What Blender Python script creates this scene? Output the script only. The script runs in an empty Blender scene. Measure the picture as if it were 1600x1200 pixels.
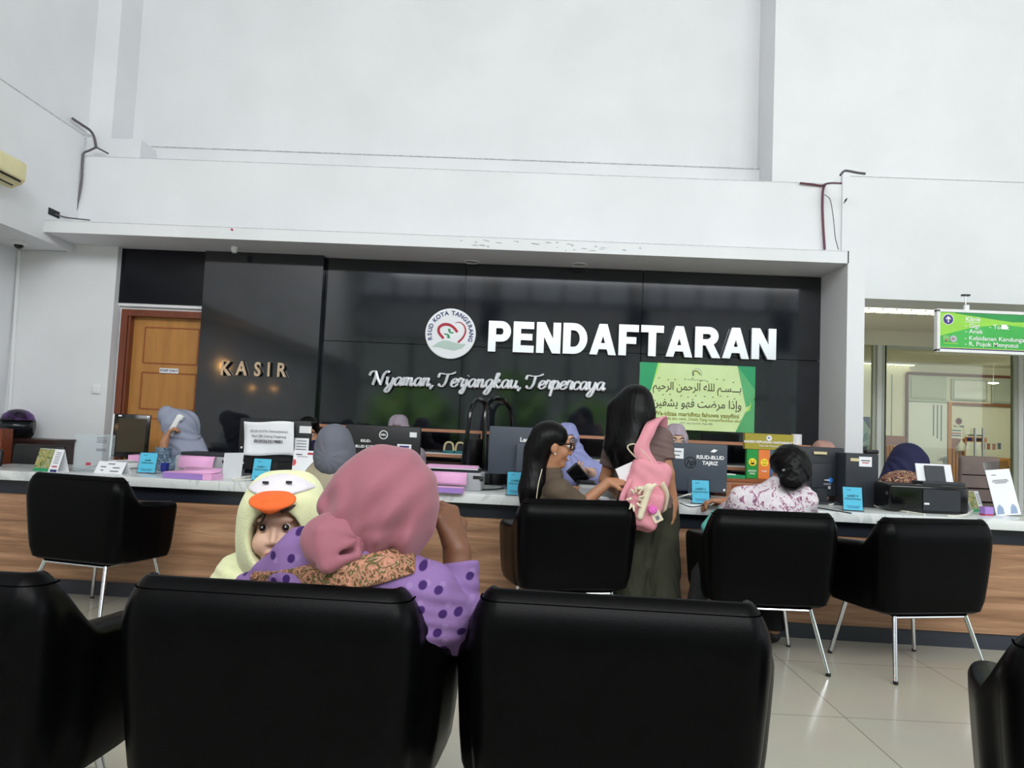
import bpy, bmesh, math, random
import numpy as np
from mathutils import Vector, Matrix, Euler

random.seed(7)
SC = bpy.context.scene
COL = SC.collection
PI = math.pi

# ------------------------------------------------------------------ camera
CAM_H = 1.18
FPX = 1150.0
VPX, VPY, ROLL = 818.0, 674.0, math.radians(2.5)
_F = np.array([(VPX - 800) / FPX, -(VPY - 600) / FPX, 1.0]); _F /= np.linalg.norm(_F)
_U = np.array([math.sin(ROLL), math.cos(ROLL), 0.0]); _U[2] = -(_F[0] * _U[0] + _F[1] * _U[1]) / _F[2]; _U /= np.linalg.norm(_U)
_R = -np.cross(_F, _U)
CM = np.array([_R, _F, _U])            # world axes written in the camera's right / up / forward
cam = bpy.data.cameras.new('camera')
cam.sensor_width = 36.0
cam.lens = 36.0 * FPX / 1600.0
cam.clip_start = 0.05
co = bpy.data.objects.new('camera', cam)
COL.objects.link(co)
_r, _u, _b = CM[:, 0], CM[:, 1], -CM[:, 2]
co.matrix_world = Matrix(((_r[0], _u[0], _b[0], 0), (_r[1], _u[1], _b[1], 0), (_r[2], _u[2], _b[2], CAM_H), (0, 0, 0, 1)))
SC.camera = co

# ------------------------------------------------------------------ world, daylight, exposure
SC.view_settings.view_transform = 'Standard'
SC.view_settings.look = 'None'
SC.view_settings.gamma = 1.0
SC.view_settings.use_curve_mapping = False
SC.view_settings.exposure = 0.0
world = bpy.data.worlds.new('sky'); SC.world = world
world.use_nodes = True
bg = world.node_tree.nodes['Background']
bg.inputs[0].default_value = (0.80, 0.90, 1.0, 1)
bg.inputs[1].default_value = 0.9

def area(name, loc, target, sx, sy, power, color=(1, 1, 1)):
    l = bpy.data.lights.new(name, 'AREA'); l.shape = 'RECTANGLE'; l.size = sx; l.size_y = sy
    l.energy = power; l.color = color
    o = bpy.data.objects.new(name, l); COL.objects.link(o); o.location = loc
    o.rotation_euler = (Vector(target) - Vector(loc)).to_track_quat('-Z', 'Y').to_euler()
    return o
# added ceiling fill behind the camera; daylight through unseen side glazing on the right
area('ceiling_fill_light', (1.5, -2.6, 5.9), (1.5, 5.2, 2.2), 9.0, 3.0, 860, (0.96, 0.98, 1.0))
area('side_window_daylight', (8.8, 0.5, 3.2), (0.0, 4.5, 2.0), 6.0, 4.0, 90, (0.96, 0.99, 1.0))
sun = bpy.data.lights.new('sun', 'SUN'); sun.energy = 13.0; sun.angle = math.radians(1.0); sun.color = (1, 0.95, 0.86)
suno = bpy.data.objects.new('sun', sun); COL.objects.link(suno); suno.rotation_euler = Vector((0.15, -1.0, -3.2)).to_track_quat('-Z', 'Y').to_euler()
# the corridor's own fluorescent light
area('corridor_light_front', (3.6, 7.4, 2.56), (3.6, 7.4, 0), 1.2, 0.3, 16, (1.0, 0.98, 0.86))
area('corridor_light_rear', (7.4, 11.6, 2.69), (7.4, 12.2, 0), 3.0, 0.6, 100, (1.0, 0.98, 0.90))

# ------------------------------------------------------------------ pixel helpers (frame taken as 1600 x 1200)
def ray(x, y):
    return CM @ np.array([(x - 800) / FPX, -(y - 600) / FPX, 1.0])
def at(x, y, Y):
    d = ray(x, y); t = Y / d[1]; return Vector((d[0] * t, Y, CAM_H + d[2] * t))
def atz(x, y, z):
    d = ray(x, y); t = (z - CAM_H) / d[2]; return Vector((d[0] * t, d[1] * t, z))
def atx(x, y, X):
    d = ray(x, y); t = X / d[0]; return Vector((X, d[1] * t, CAM_H + d[2] * t))

# ------------------------------------------------------------------ colours and materials
def lin(c):
    return tuple((v / 255 / 12.92) if v / 255 <= 0.04045 else ((v / 255 + 0.055) / 1.055) ** 2.4 for v in c)
def new_mat(name):
    m = bpy.data.materials.new(name); m.use_nodes = True
    nt = m.node_tree; b = nt.nodes['Principled BSDF']
    return m, nt, b
def N(nt, t, **kw):
    n = nt.nodes.new(t)
    for k, v in kw.items():
        if k in n.inputs: n.inputs[k].default_value = v
        else: setattr(n, k, v)
    return n
def mat(name, c, rough=0.5, metal=0.0, var=0.0, scale=8.0, bump=0.0, bscale=60.0, spec=None, stretch=None, c2=None, lo=0.35, hi=0.65, emit=0.0, sheen=0.0, coat=0.0, sss=0.0):
    """one procedural surface: base colour, an optional second colour or tonal variation by noise, an optional bump"""
    m, nt, b = new_mat(name); L = nt.links.new
    col = (*lin(c), 1)
    b.inputs['Base Color'].default_value = col
    b.inputs['Roughness'].default_value = rough
    b.inputs['Metallic'].default_value = metal
    if spec is not None: b.inputs['Specular IOR Level'].default_value = spec
    if sheen: b.inputs['Sheen Weight'].default_value = sheen
    if coat: b.inputs['Coat Weight'].default_value = coat
    if sss:
        b.inputs['Subsurface Weight'].default_value = sss
        b.inputs['Subsurface Radius'].default_value = (0.012, 0.005, 0.003)
        b.inputs['Subsurface Scale'].default_value = 1.0
    tc = N(nt, 'ShaderNodeTexCoord'); src = tc.outputs['Object']
    if stretch:
        mp = N(nt, 'ShaderNodeMapping'); mp.inputs['Scale'].default_value = stretch; L(src, mp.inputs[0]); src = mp.outputs[0]
    if var or c2:
        n = N(nt, 'ShaderNodeTexNoise', Scale=scale, Detail=5.0); L(src, n.inputs['Vector'])
        r = N(nt, 'ShaderNodeValToRGB'); L(n.outputs['Fac'], r.inputs[0])
        r.color_ramp.elements[0].position = lo; r.color_ramp.elements[1].position = hi
        if c2: e0, e1 = col, (*lin(c2), 1)
        else: e0, e1 = tuple(v * (1 - var) for v in col[:3]) + (1,), tuple(min(1, v * (1 + var)) for v in col[:3]) + (1,)
        r.color_ramp.elements[0].color = e0; r.color_ramp.elements[1].color = e1
        L(r.outputs[0], b.inputs['Base Color'])
    if bump:
        n = N(nt, 'ShaderNodeTexNoise', Scale=bscale, Detail=4.0); L(src, n.inputs['Vector'])
        bp = N(nt, 'ShaderNodeBump', Strength=bump, Distance=0.01); L(n.outputs['Fac'], bp.inputs['Height']); L(bp.outputs[0], b.inputs['Normal'])
    if emit:
        b.inputs['Emission Color'].default_value = col; b.inputs['Emission Strength'].default_value = emit
    return m
def dots_mat(name, base, dot, cell, rad, rough=0.8, jitter=0.5, third=None, plane='XZ'):
    """cloth with small scattered dots laid out over the cloth's own plane"""
    m, nt, b = new_mat(name); L = nt.links.new
    b.inputs['Roughness'].default_value = rough; b.inputs['Specular IOR Level'].default_value = 0.2
    tc = N(nt, 'ShaderNodeTexCoord'); sp = N(nt, 'ShaderNodeSeparateXYZ'); cb = N(nt, 'ShaderNodeCombineXYZ')
    L(tc.outputs['Object'], sp.inputs[0])
    L(sp.outputs[plane[0]], cb.inputs[0]); L(sp.outputs[plane[1]], cb.inputs[1])
    def layer(under, scale, radius, colour, shift):
        mp = N(nt, 'ShaderNodeMapping'); mp.inputs['Location'].default_value = (*shift, 0); L(cb.outputs[0], mp.inputs[0])
        v = N(nt, 'ShaderNodeTexVoronoi', voronoi_dimensions='2D', Scale=scale, Randomness=jitter); L(mp.outputs[0], v.inputs['Vector'])
        r = N(nt, 'ShaderNodeValToRGB'); L(v.outputs['Distance'], r.inputs[0])
        r.color_ramp.elements[0].position = radius; r.color_ramp.elements[1].position = radius + 0.05
        r.color_ramp.elements[0].color = (1, 1, 1, 1); r.color_ramp.elements[1].color = (0, 0, 0, 1)
        mx = N(nt, 'ShaderNodeMix', data_type='RGBA'); L(r.outputs[0], mx.inputs[0])
        if under is None: mx.inputs[6].default_value = (*lin(base), 1)
        else: L(under, mx.inputs[6])
        mx.inputs[7].default_value = (*lin(colour), 1); return mx.outputs[2]
    u = layer(None, 1.13 / cell, rad * 0.8, third, (0.37, 0.21)) if third else None
    L(layer(u, 1 / cell, rad, dot, (0, 0)), b.inputs['Base Color'])
    return m
def blotch_mat(name, cols, scale, rough=0.8, warp=3.0, sharp='CONSTANT', kind='noise', stretch=(1, 1, 1)):
    """printed cloth or picture: a colour ramp with hard steps over noise"""
    m, nt, b = new_mat(name); L = nt.links.new
    b.inputs['Roughness'].default_value = rough; b.inputs['Specular IOR Level'].default_value = 0.2
    tc = N(nt, 'ShaderNodeTexCoord'); mp = N(nt, 'ShaderNodeMapping'); mp.inputs['Scale'].default_value = stretch; L(tc.outputs['Object'], mp.inputs[0])
    n = N(nt, 'ShaderNodeTexNoise', Scale=scale, Detail=2.5, Distortion=warp); L(mp.outputs[0], n.inputs['Vector'])
    r = N(nt, 'ShaderNodeValToRGB'); r.color_ramp.interpolation = sharp; L(n.outputs['Fac'], r.inputs[0])
    e = r.color_ramp.elements
    while len(e) < len(cols): e.new(0.5)
    for i, (p, c) in enumerate(cols): e[i].position = p; e[i].color = (*lin(c), 1)
    L(r.outputs[0], b.inputs['Base Color'])
    return m

M = {}
M['wall'] = mat('white wall paint', (225, 226, 229), 0.6, var=0.03, scale=1.5, bump=0.03, bscale=90)
M['trimwhite'] = mat('white trim paint', (228, 229, 231), 0.5, var=0.02, scale=2)
M['ceil'] = mat('ceiling paint', (230, 230, 230), 0.8, var=0.02, scale=1)
M['cream'] = mat('cream corridor paint', (230, 226, 210), 0.6, var=0.02, scale=1)
M['leather'] = mat('black leather', (6, 6, 7), 0.30, var=0.2, scale=30, bump=0.04, bscale=220, spec=0.07)
M['piping'] = mat('black piping', (4, 4, 5), 0.9, spec=0.0)
M['chrome'] = mat('chrome', (215, 217, 220), 0.12, 1.0, bump=0.01)
M['steel'] = mat('brushed steel', (190, 192, 195), 0.28, 1.0, bump=0.02, stretch=(1, 1, 8))
M['lettersteel'] = mat('polished sign steel', (236, 239, 244), 0.28, 0.5, bump=0.02)
M['black'] = mat('black plastic', (18, 19, 22), 0.45, var=0.1, scale=20, bump=0.02, bscale=300)
M['blackgloss'] = mat('glossy black plastic', (10, 10, 12), 0.15, var=0.1)
M['slate'] = mat('slate grey plastic', (62, 70, 82), 0.5, var=0.05, scale=10, bump=0.02, bscale=300)
M['dark'] = mat('dark charcoal plastic', (38, 42, 49), 0.5, var=0.05, scale=10, bump=0.02, bscale=300)
M['grey'] = mat('warm grey plastic', (170, 172, 176), 0.5, var=0.03)
M['lightgrey'] = mat('light grey plastic', (206, 208, 208), 0.5, var=0.03)
M['white'] = mat('white plastic', (232, 232, 232), 0.4, var=0.02)
M['paper'] = mat('white paper', (238, 239, 243), 0.8, var=0.02, bump=0.03, bscale=20)
M['ink'] = mat('black ink', (25, 25, 28), 0.7, var=0.05)
M['greyink'] = mat('grey ink', (120, 122, 130), 0.7, var=0.05)
M['blueink'] = mat('navy ink', (38, 42, 110), 0.7, var=0.05)
M['whiteink'] = mat('white ink', (244, 244, 244), 0.6, var=0.02)
M['redink'] = mat('red ink', (176, 36, 60), 0.6, var=0.04)
M['pinkpaper'] = mat('pink paper', (240, 178, 222), 0.8, var=0.03)
M['lilacpaper'] = mat('lilac paper edge', (165, 130, 205), 0.8, var=0.05, stretch=(1, 1, 60), scale=4)
M['cyanpaper'] = mat('cyan paper', (84, 190, 222), 0.7, var=0.03)
M['cream_plastic'] = mat('yellowed cream plastic', (226, 217, 168), 0.45, var=0.03)
M['skin'] = mat('tan skin', (176, 124, 92), 0.5, var=0.05, scale=18, sss=0.1)
M['skin_dark'] = mat('brown skin', (116, 74, 50), 0.5, var=0.06, scale=18, sss=0.1)
M['skin_light'] = mat('light skin', (212, 172, 148), 0.5, var=0.04, scale=18, sss=0.1)
M['eye'] = mat('dark eye', (22, 14, 12), 0.1, var=0.1)
M['eyewhite'] = mat('eye white', (225, 220, 216), 0.25, var=0.02)
M['lips'] = mat('lips', (176, 92, 86), 0.4, var=0.05)
M['hair'] = mat('black hair', (7, 6, 7), 0.38, var=0.4, scale=6, stretch=(60, 60, 1.5), spec=0.16, bump=0.10, bscale=5)
M['brownhair'] = mat('brown baby hair', (70, 46, 34), 0.5, var=0.3, scale=40)
M['tealplastic'] = mat('teal plastic', (20, 110, 118), 0.4, var=0.05)
M['beigeplastic'] = mat('beige plastic', (214, 198, 156), 0.4, var=0.05)
M['cablewhite'] = mat('white cable', (222, 220, 208), 0.5, var=0.03)
M['cableblack'] = mat('black cable', (20, 20, 22), 0.5, var=0.1)
M['cablegrey'] = mat('grey cable', (92, 88, 92), 0.5, var=0.1)
M['cablered'] = mat('dark red cable', (98, 52, 66), 0.5, var=0.1)
M['darkwood'] = mat('dark brown wood', (52, 30, 26), 0.4, var=0.2, scale=5, stretch=(2, 2, 12))
M['redwood'] = mat('reddish wood', (124, 62, 38), 0.45, var=0.15, scale=5, stretch=(1, 8, 8))
M['shelfwood'] = mat('shelf wood edge', (176, 122, 92), 0.45, var=0.12, scale=5, stretch=(1, 8, 8))
M['doorwood'] = mat('oak door veneer', (178, 124, 62), 0.42, var=0.10, scale=3, stretch=(6, 6, 0.8))
M['doorframewood'] = mat('red brown door frame', (112, 56, 34), 0.4, var=0.15, scale=4, stretch=(8, 8, 1))
M['slatwood'] = mat('honey slat wood', (196, 132, 62), 0.45, var=0.10, scale=4, stretch=(8, 8, 1))
M['bandwood'] = mat('brown rail wood', (150, 82, 42), 0.45, var=0.1, scale=4, stretch=(1, 8, 8))
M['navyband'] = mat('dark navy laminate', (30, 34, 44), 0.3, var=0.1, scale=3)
M['kick'] = mat('charcoal kickboard', (52, 56, 66), 0.35, var=0.1, scale=3)

def wood_panel_mat():
    m, nt, b = new_mat('counter wood laminate'); L = nt.links.new
    tc = N(nt, 'ShaderNodeTexCoord'); mp = N(nt, 'ShaderNodeMapping'); mp.inputs['Scale'].default_value = (0.55, 1, 9.0); L(tc.outputs['Object'], mp.inputs[0])
    n = N(nt, 'ShaderNodeTexNoise', Scale=2.4, Detail=9.0, Roughness=0.62, Distortion=0.5); L(mp.outputs[0], n.inputs['Vector'])
    r = N(nt, 'ShaderNodeValToRGB'); L(n.outputs['Fac'], r.inputs[0]); e = r.color_ramp.elements
    e[0].position = 0.3; e[0].color = (*lin((122, 88, 64)), 1); e[1].position = 0.7; e[1].color = (*lin((194, 152, 118)), 1)
    x = e.new(0.5); x.color = (*lin((162, 122, 92)), 1)
    L(r.outputs[0], b.inputs['Base Color']); b.inputs['Roughness'].default_value = 0.42
    return m
M['counterwood'] = wood_panel_mat()
def marble_white():
    m, nt, b = new_mat('white veined marble'); L = nt.links.new
    tc = N(nt, 'ShaderNodeTexCoord')
    n = N(nt, 'ShaderNodeTexNoise', Scale=1.6, Detail=7.0, Distortion=2.2); L(tc.outputs['Object'], n.inputs['Vector'])
    r = N(nt, 'ShaderNodeValToRGB'); L(n.outputs['Fac'], r.inputs[0]); e = r.color_ramp.elements
    e[0].position = 0.47; e[0].color = (*lin((226, 230, 229)), 1); e[1].position = 0.53; e[1].color = (*lin((226, 230, 229)), 1)
    x = e.new(0.5); x.color = (*lin((196, 202, 202)), 1)
    L(r.outputs[0], b.inputs['Base Color']); b.inputs['Roughness'].default_value = 0.18
    return m
M['marble'] = marble_white()
def black_stone():
    m, nt, b = new_mat('polished black granite'); L = nt.links.new
    tc = N(nt, 'ShaderNodeTexCoord')
    n = N(nt, 'ShaderNodeTexNoise', Scale=9.0, Detail=8.0, Roughness=0.7); L(tc.outputs['Object'], n.inputs['Vector'])
    r = N(nt, 'ShaderNodeValToRGB'); L(n.outputs['Fac'], r.inputs[0]); e = r.color_ramp.elements
    e[0].position = 0.4; e[0].color = (*lin((16, 19, 25)), 1); e[1].position = 0.75; e[1].color = (*lin((34, 38, 46)), 1)
    L(r.outputs[0], b.inputs['Base Color']); b.inputs['Roughness'].default_value = 0.07; b.inputs['Specular IOR Level'].default_value = 0.8
    return m
M['granite'] = black_stone()
M['glossyblack'] = mat('black glass panel', (7, 9, 18), 0.25, var=0.1, scale=2, spec=0.3)
def floor_mat():
    m, nt, b = new_mat('polished beige floor tile'); L = nt.links.new
    tc = N(nt, 'ShaderNodeTexCoord'); mp = N(nt, 'ShaderNodeMapping'); L(tc.outputs['Object'], mp.inputs[0])
    mp.inputs['Rotation'].default_value = (0, 0, math.radians(0)); mp.inputs['Location'].default_value = (0.15, -0.11, 0)
    br = N(nt, 'ShaderNodeTexBrick', Scale=1.0); br.offset = 0.0
    br.inputs['Brick Width'].default_value = 0.8; br.inputs['Row Height'].default_value = 0.8; br.inputs['Mortar Size'].default_value = 0.0025
    br.inputs['Color1'].default_value = (*lin((190, 186, 172)), 1); br.inputs['Color2'].default_value = (*lin((186, 182, 168)), 1); br.inputs['Mortar'].default_value = (*lin((132, 126, 115)), 1)
    L(mp.outputs[0], br.inputs['Vector'])
    n = N(nt, 'ShaderNodeTexNoise', Scale=3.0, Detail=6.0); L(tc.outputs['Object'], n.inputs['Vector'])
    mx = N(nt, 'ShaderNodeMix', data_type='RGBA', blend_type='MULTIPLY'); mx.inputs[0].default_value = 0.12
    L(br.outputs['Color'], mx.inputs[6]); L(n.outputs['Color'], mx.inputs[7]); L(mx.outputs[2], b.inputs['Base Color'])
    b.inputs['Roughness'].default_value = 0.16; b.inputs['Specular IOR Level'].default_value = 0.5
    return m
M['floor'] = floor_mat()
def glass_mat(name, c, rough, op):
    m, nt, b = new_mat(name); L = nt.links.new
    tr = N(nt, 'ShaderNodeBsdfTransparent'); tr.inputs[0].default_value = (*lin(c), 1)
    gl = N(nt, 'ShaderNodeBsdfGlossy'); gl.inputs['Roughness'].default_value = rough; gl.inputs['Color'].default_value = (0.8, 0.85, 0.85, 1)
    mx = N(nt, 'ShaderNodeMixShader'); mx.inputs[0].default_value = op
    L(tr.outputs[0], mx.inputs[1]); L(gl.outputs[0], mx.inputs[2]); L(mx.outputs[0], nt.nodes['Material Output'].inputs[0])
    return m
M['glass'] = glass_mat('clear greenish glass', (232, 236, 226), 0.02, 0.05)
M['acrylic'] = glass_mat('clear acrylic', (232, 236, 238), 0.05, 0.012)
M['frost'] = mat('frosted strip film', (186, 192, 182), 0.35, var=0.02)
M['tube_light'] = mat('fluorescent diffuser', (255, 252, 226), 0.5, emit=2.2)
M['down_light'] = mat('round lamp diffuser', (255, 252, 236), 0.5, emit=5.0)
M['foliage'] = mat('garden leaves', (58, 112, 38), 0.7, c2=(120, 168, 60), scale=9, lo=0.3, hi=0.7)

# ------------------------------------------------------------------ mesh builder
class MB:
    def __init__(self): self.v = []; self.f = []; self.mi = []; self.mats = []
    def _m(self, m):
        m = M[m] if isinstance(m, str) else m
        if m not in self.mats: self.mats.append(m)
        return self.mats.index(m)
    def add(self, verts, faces, m, T=None):
        o = len(self.v); k = self._m(m)
        self.v += [tuple(T @ Vector(p)) if T is not None else tuple(p) for p in verts]
        self.f += [tuple(i + o for i in f) for f in faces]; self.mi += [k] * len(faces); return self
    def box(self, c, s, m, rot=None, T=None, taper=1.0):
        x, y, z = s[0] / 2, s[1] / 2, s[2] / 2; q = taper
        vs = [(-x, -y, -z), (x, -y, -z), (x, y, -z), (-x, y, -z), (-x * q, -y * q, z), (x * q, -y * q, z), (x * q, y * q, z), (-x * q, y * q, z)]
        A = Matrix.Translation(c)
        if rot is not None: A = A @ Euler(rot).to_matrix().to_4x4()
        if T is not None: A = T @ A
        return self.add(vs, [(3, 2, 1, 0), (4, 5, 6, 7), (0, 1, 5, 4), (1, 2, 6, 5), (2, 3, 7, 6), (3, 0, 4, 7)], m, A)
    def rbox(self, c, s, m, r=0.01, seg=3, rot=None, T=None):
        """box with rounded edges"""
        bm = bmesh.new(); bmesh.ops.create_cube(bm, size=1.0)
        for v in bm.verts: v.co = Vector((v.co.x * s[0], v.co.y * s[1], v.co.z * s[2]))
        bmesh.ops.bevel(bm, geom=bm.edges[:], offset=min(r, min(s) * 0.49), segments=seg, affect='EDGES', profile=0.5)
        bm.verts.ensure_lookup_table()
        A = Matrix.Translation(c)
        if rot is not None: A = A @ Euler(rot).to_matrix().to_4x4()
        if T is not None: A = T @ A
        self.add([v.co.copy() for v in bm.verts], [tuple(v.index for v in f.verts) for f in bm.faces], m, A); bm.free(); return self
    def tube(self, pts, r, m, seg=10, T=None, cap=True, flat=1.0):
        pts = [Vector(p) for p in pts]; n = len(pts); rs = r if isinstance(r, (list, tuple)) else [r] * n
        vs = []; fs = []; prev = None
        for i, p in enumerate(pts):
            t = (pts[min(i + 1, n - 1)] - pts[max(i - 1, 0)]).normalized()
            if prev is None:
                a = Vector((0, 0, 1)) if abs(t.z) < 0.9 else Vector((1, 0, 0)); u = t.cross(a).normalized()
            else: u = (prev - t * prev.dot(t)).normalized()
            prev = u; w = t.cross(u)
            for k in range(seg):
                a = 2 * PI * k / seg; vs.append(p + (u * math.cos(a) + w * math.sin(a) * flat) * rs[i])
        for i in range(n - 1):
            for k in range(seg):
                fs.append((i * seg + k, i * seg + (k + 1) % seg, (i + 1) * seg + (k + 1) % seg, (i + 1) * seg + k))
        if cap: fs += [tuple(range(seg - 1, -1, -1)), tuple(range((n - 1) * seg, n * seg))]
        return self.add(vs, fs, m, T)
    def lathe(self, prof, m, seg=24, T=None, cap=True):
        """profile of (radius, z) turned about Z"""
        vs = []; fs = []; n = len(prof)
        for r, z in prof:
            for k in range(seg): a = 2 * PI * k / seg; vs.append((r * math.cos(a), r * math.sin(a), z))
        for i in range(n - 1):
            for k in range(seg): fs.append((i * seg + k, i * seg + (k + 1) % seg, (i + 1) * seg + (k + 1) % seg, (i + 1) * seg + k))
        if cap: fs += [tuple(range(seg - 1, -1, -1)), tuple(range((n - 1) * seg, n * seg))]
        return self.add(vs, fs, m, T)
    def prism(self, poly, y0, y1, m, T=None):
        """polygon in XZ given as (x, z), counter-clockwise seen from -Y, between y0 (front) and y1 (back)"""
        n = len(poly); vs = [(x, y0, z) for x, z in poly] + [(x, y1, z) for x, z in poly]
        fs = [tuple(range(n)), tuple(range(2 * n - 1, n - 1, -1))] + [(i, i + n, (i + 1) % n + n, (i + 1) % n) for i in range(n)]
        return self.add(vs, fs, m, T)
    def text(self, s, m, size, x=0.0, z=0.0, y=0.0, depth=0.001, bold=0.0, align='CENTER', shear=0.0, sx=1.0, T=None):
        """a line of lettering standing in XZ and read from -Y"""
        vs, fs = text_mesh(s, size, bold, align, shear)
        vs2 = [(vx * sx + x, y - (vz + 0.5) * depth, vy + z) for vx, vy, vz in vs]
        return self.add(vs2, fs, m, T)
    def build(self, name, parent=None, smooth=True, angle=40, loc=None, rz=None, bevel=None, sub=0):
        me = bpy.data.meshes.new(name); me.from_pydata(self.v, [], self.f)
        for m in self.mats: me.materials.append(m)
        me.polygons.foreach_set('material_index', self.mi); me.update()
        bm = bmesh.new(); bm.from_mesh(me); bmesh.ops.recalc_face_normals(bm, faces=bm.faces[:]); bm.to_mesh(me); bm.free()
        if smooth:
            me.polygons.foreach_set('use_smooth', [True] * len(me.polygons)); me.set_sharp_from_angle(angle=math.radians(angle))
        o = bpy.data.objects.new(name, me); COL.objects.link(o)
        if parent is not None: o.parent = parent
        if loc is not None: o.location = loc
        if rz is not None: o.rotation_euler = (0, 0, rz)
        if bevel: b = o.modifiers.new('bevel', 'BEVEL'); b.width = bevel; b.segments = 2; b.limit_method = 'ANGLE'
        if sub: b = o.modifiers.new('subsurf', 'SUBSURF'); b.levels = sub; b.render_levels = sub
        return o
_tc = {}
def text_mesh(s, size, bold, align, shear):
    key = (s, bold, align, shear)
    if key not in _tc:
        c = bpy.data.curves.new('tmp', 'FONT'); c.body = s; c.size = 1.0; c.align_x = align; c.align_y = 'CENTER'; c.extrude = 0.5; c.offset = bold; c.shear = shear; c.resolution_u = 3
        o = bpy.data.objects.new('tmp', c); COL.objects.link(o); bpy.context.view_layer.update()
        me = bpy.data.meshes.new_from_object(o.evaluated_get(bpy.context.evaluated_depsgraph_get()))
        _tc[key] = ([tuple(v.co) for v in me.vertices], [tuple(p.vertices) for p in me.polygons])
        bpy.data.objects.remove(o); bpy.data.curves.remove(c); bpy.data.meshes.remove(me)
    vs, fs = _tc[key]
    return [(x * size, y * size, z) for x, y, z in vs], fs

def tag(o, label=None, cat=None, group=None, kind=None):
    if label: o['label'] = label
    if cat: o['category'] = cat
    if group: o['group'] = group
    if kind: o['kind'] = kind
    return o
def thing(name, label, cat, loc=(0, 0, 0), rz=0.0, group=None):
    o = bpy.data.objects.new(name, None); COL.objects.link(o); o.location = loc; o.rotation_euler = (0, 0, rz); o.empty_display_size = 0.1
    return tag(o, label, cat, group)
def struct(mb, name, parent=None, **kw):
    o = mb.build(name, parent, **kw)
    if parent is None: o['kind'] = 'structure'
    return o
def box_between(x0, x1, y0, y1, z0, z1, m):
    return MB().box(((x0 + x1) / 2, (y0 + y1) / 2, (z0 + z1) / 2), (x1 - x0, y1 - y0, z1 - z0), m)
def kids(o): return [c for c in bpy.data.objects if c.parent == o]
def copy_tree(o, parent=None):
    c = o.copy(); COL.objects.link(c)
    if parent is not None: c.parent = parent; c.matrix_parent_inverse = o.matrix_parent_inverse
    for ch in kids(o): copy_tree(ch, c)
    return c
def catmull(pts, n=8):
    pts = [Vector(p) for p in pts]; out = []
    P = [pts[0] * 2 - pts[1]] + pts + [pts[-1] * 2 - pts[-2]]
    for i in range(1, len(P) - 2):
        for k in range(n):
            t = k / n; a, b, c, d = P[i - 1], P[i], P[i + 1], P[i + 2]
            out.append(0.5 * ((2 * b) + (c - a) * t + (2 * a - 5 * b + 4 * c - d) * t * t + (3 * b - a - 3 * c + d) * t ** 3))
    out.append(pts[-1]); return out

# ================================================================== THE SETTING
YB = 6.28        # granite wall
YBEAM = 6.19     # face of the beam over the canopy
YC = 5.76        # front of the canopy, pillar and wall over the corridor opening
YU = 6.62        # upper wall
XL = -3.92       # upper left wall
ZC = at(700, 387, YC).z          # underside of the canopy
ZB = 3.40                        # top of the beam
ZT = 6.2                         # hall ceiling
XR = at(1325, 400, YC).x         # right end of the canopy
XO = at(1350, 560, YC).x         # left edge of the corridor opening
ZL = at(1475, 471, YBEAM - 0.02).z         # underside of the wall over that opening
ZW = at(1450, 279, YBEAM - 0.02).z         # top of that wall
ZREC = atx(60, 372, XL).z        # underside of the upper left wall

struct(box_between(-5.2, 11.2, -4.9, 14.0, -0.1, 0.0, 'floor'), 'floor')
struct(box_between(-4.4, 9.3, -4.9, 7.0, ZT, ZT + 0.1, 'ceil'), 'ceiling')
# left side: upper wall with a faint step, recess under it
w = box_between(-4.45, XL, -4.9, YBEAM, ZREC, 3.58, 'wall')
w.box(((-4.45 + XL - 0.03) / 2, 0.9, (3.58 + ZT) / 2), (4.45 + XL - 0.03, 11.4, ZT - 3.58), 'wall')
struct(w, 'wall_left')
XRL = at(27, 420, 6.17).x
XRC = at(176, 500, 6.17).x
struct(box_between(-4.9, XRL, -4.9, 6.17, 0, ZREC, 'wall'), 'wall_recess_side')
struct(box_between(XRL - 0.4, XRC, 6.17, 6.45, 0, ZREC + 0.12, 'wall'), 'wall_recess_back')
# door wall behind the counter, opening framed by the door
dx0 = at(194, 487, YB).x; dz1 = at(250, 486, YB).z
px1 = at(319, 520, YB).x
w = box_between(XRC, dx0, YB, YB + 0.2, 0, ZC, 'wall')
w.box(((dx0 + px1 + 0.2) / 2, YB + 0.1, (dz1 + ZC) / 2), (px1 + 0.2 - dx0, 0.2, ZC - dz1), 'wall')
struct(w, 'wall_door_side')
# granite cladding in panels over a dark backing
PKX0 = px1; PKX1 = at(499, 520, 6.2).x; GX1 = at(1286, 600, YB).x
w = box_between(PKX0, PKX1, 6.2, YB + 0.2, 0, ZC, 'granite')
xs = [PKX1, at(725, 500, YB).x, at(1003, 500, YB).x, GX1]
zj = at(725, 541, YB).z
for a, b in zip(xs[:-1], xs[1:]):
    for z0, z1 in ((0, zj), (zj, ZC)):
        w.box(((a + b) / 2, YB + 0.1, (z0 + z1) / 2), (b - a - 0.006, 0.2, z1 - z0 - 0.006), 'granite')
w.box(((PKX1 + GX1) / 2, YB + 0.16, ZC / 2), (GX1 - PKX1, 0.2, ZC), 'blackgloss')
struct(w, 'wall_back')
# canopy slab, beam face, ledge
struct(box_between(XL - 0.05, XR, YC, YB + 0.22, ZC, at(700, 368, YC).z, 'wall'), 'canopy_slab').__setitem__('kind', 'structure')
zlip = at(700, 368, YC).z
struct(box_between(XL - 0.02, XR + 0.35, YBEAM, YU + 0.3, zlip - 0.02, ZB, 'wall'), 'wall_beam')
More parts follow.
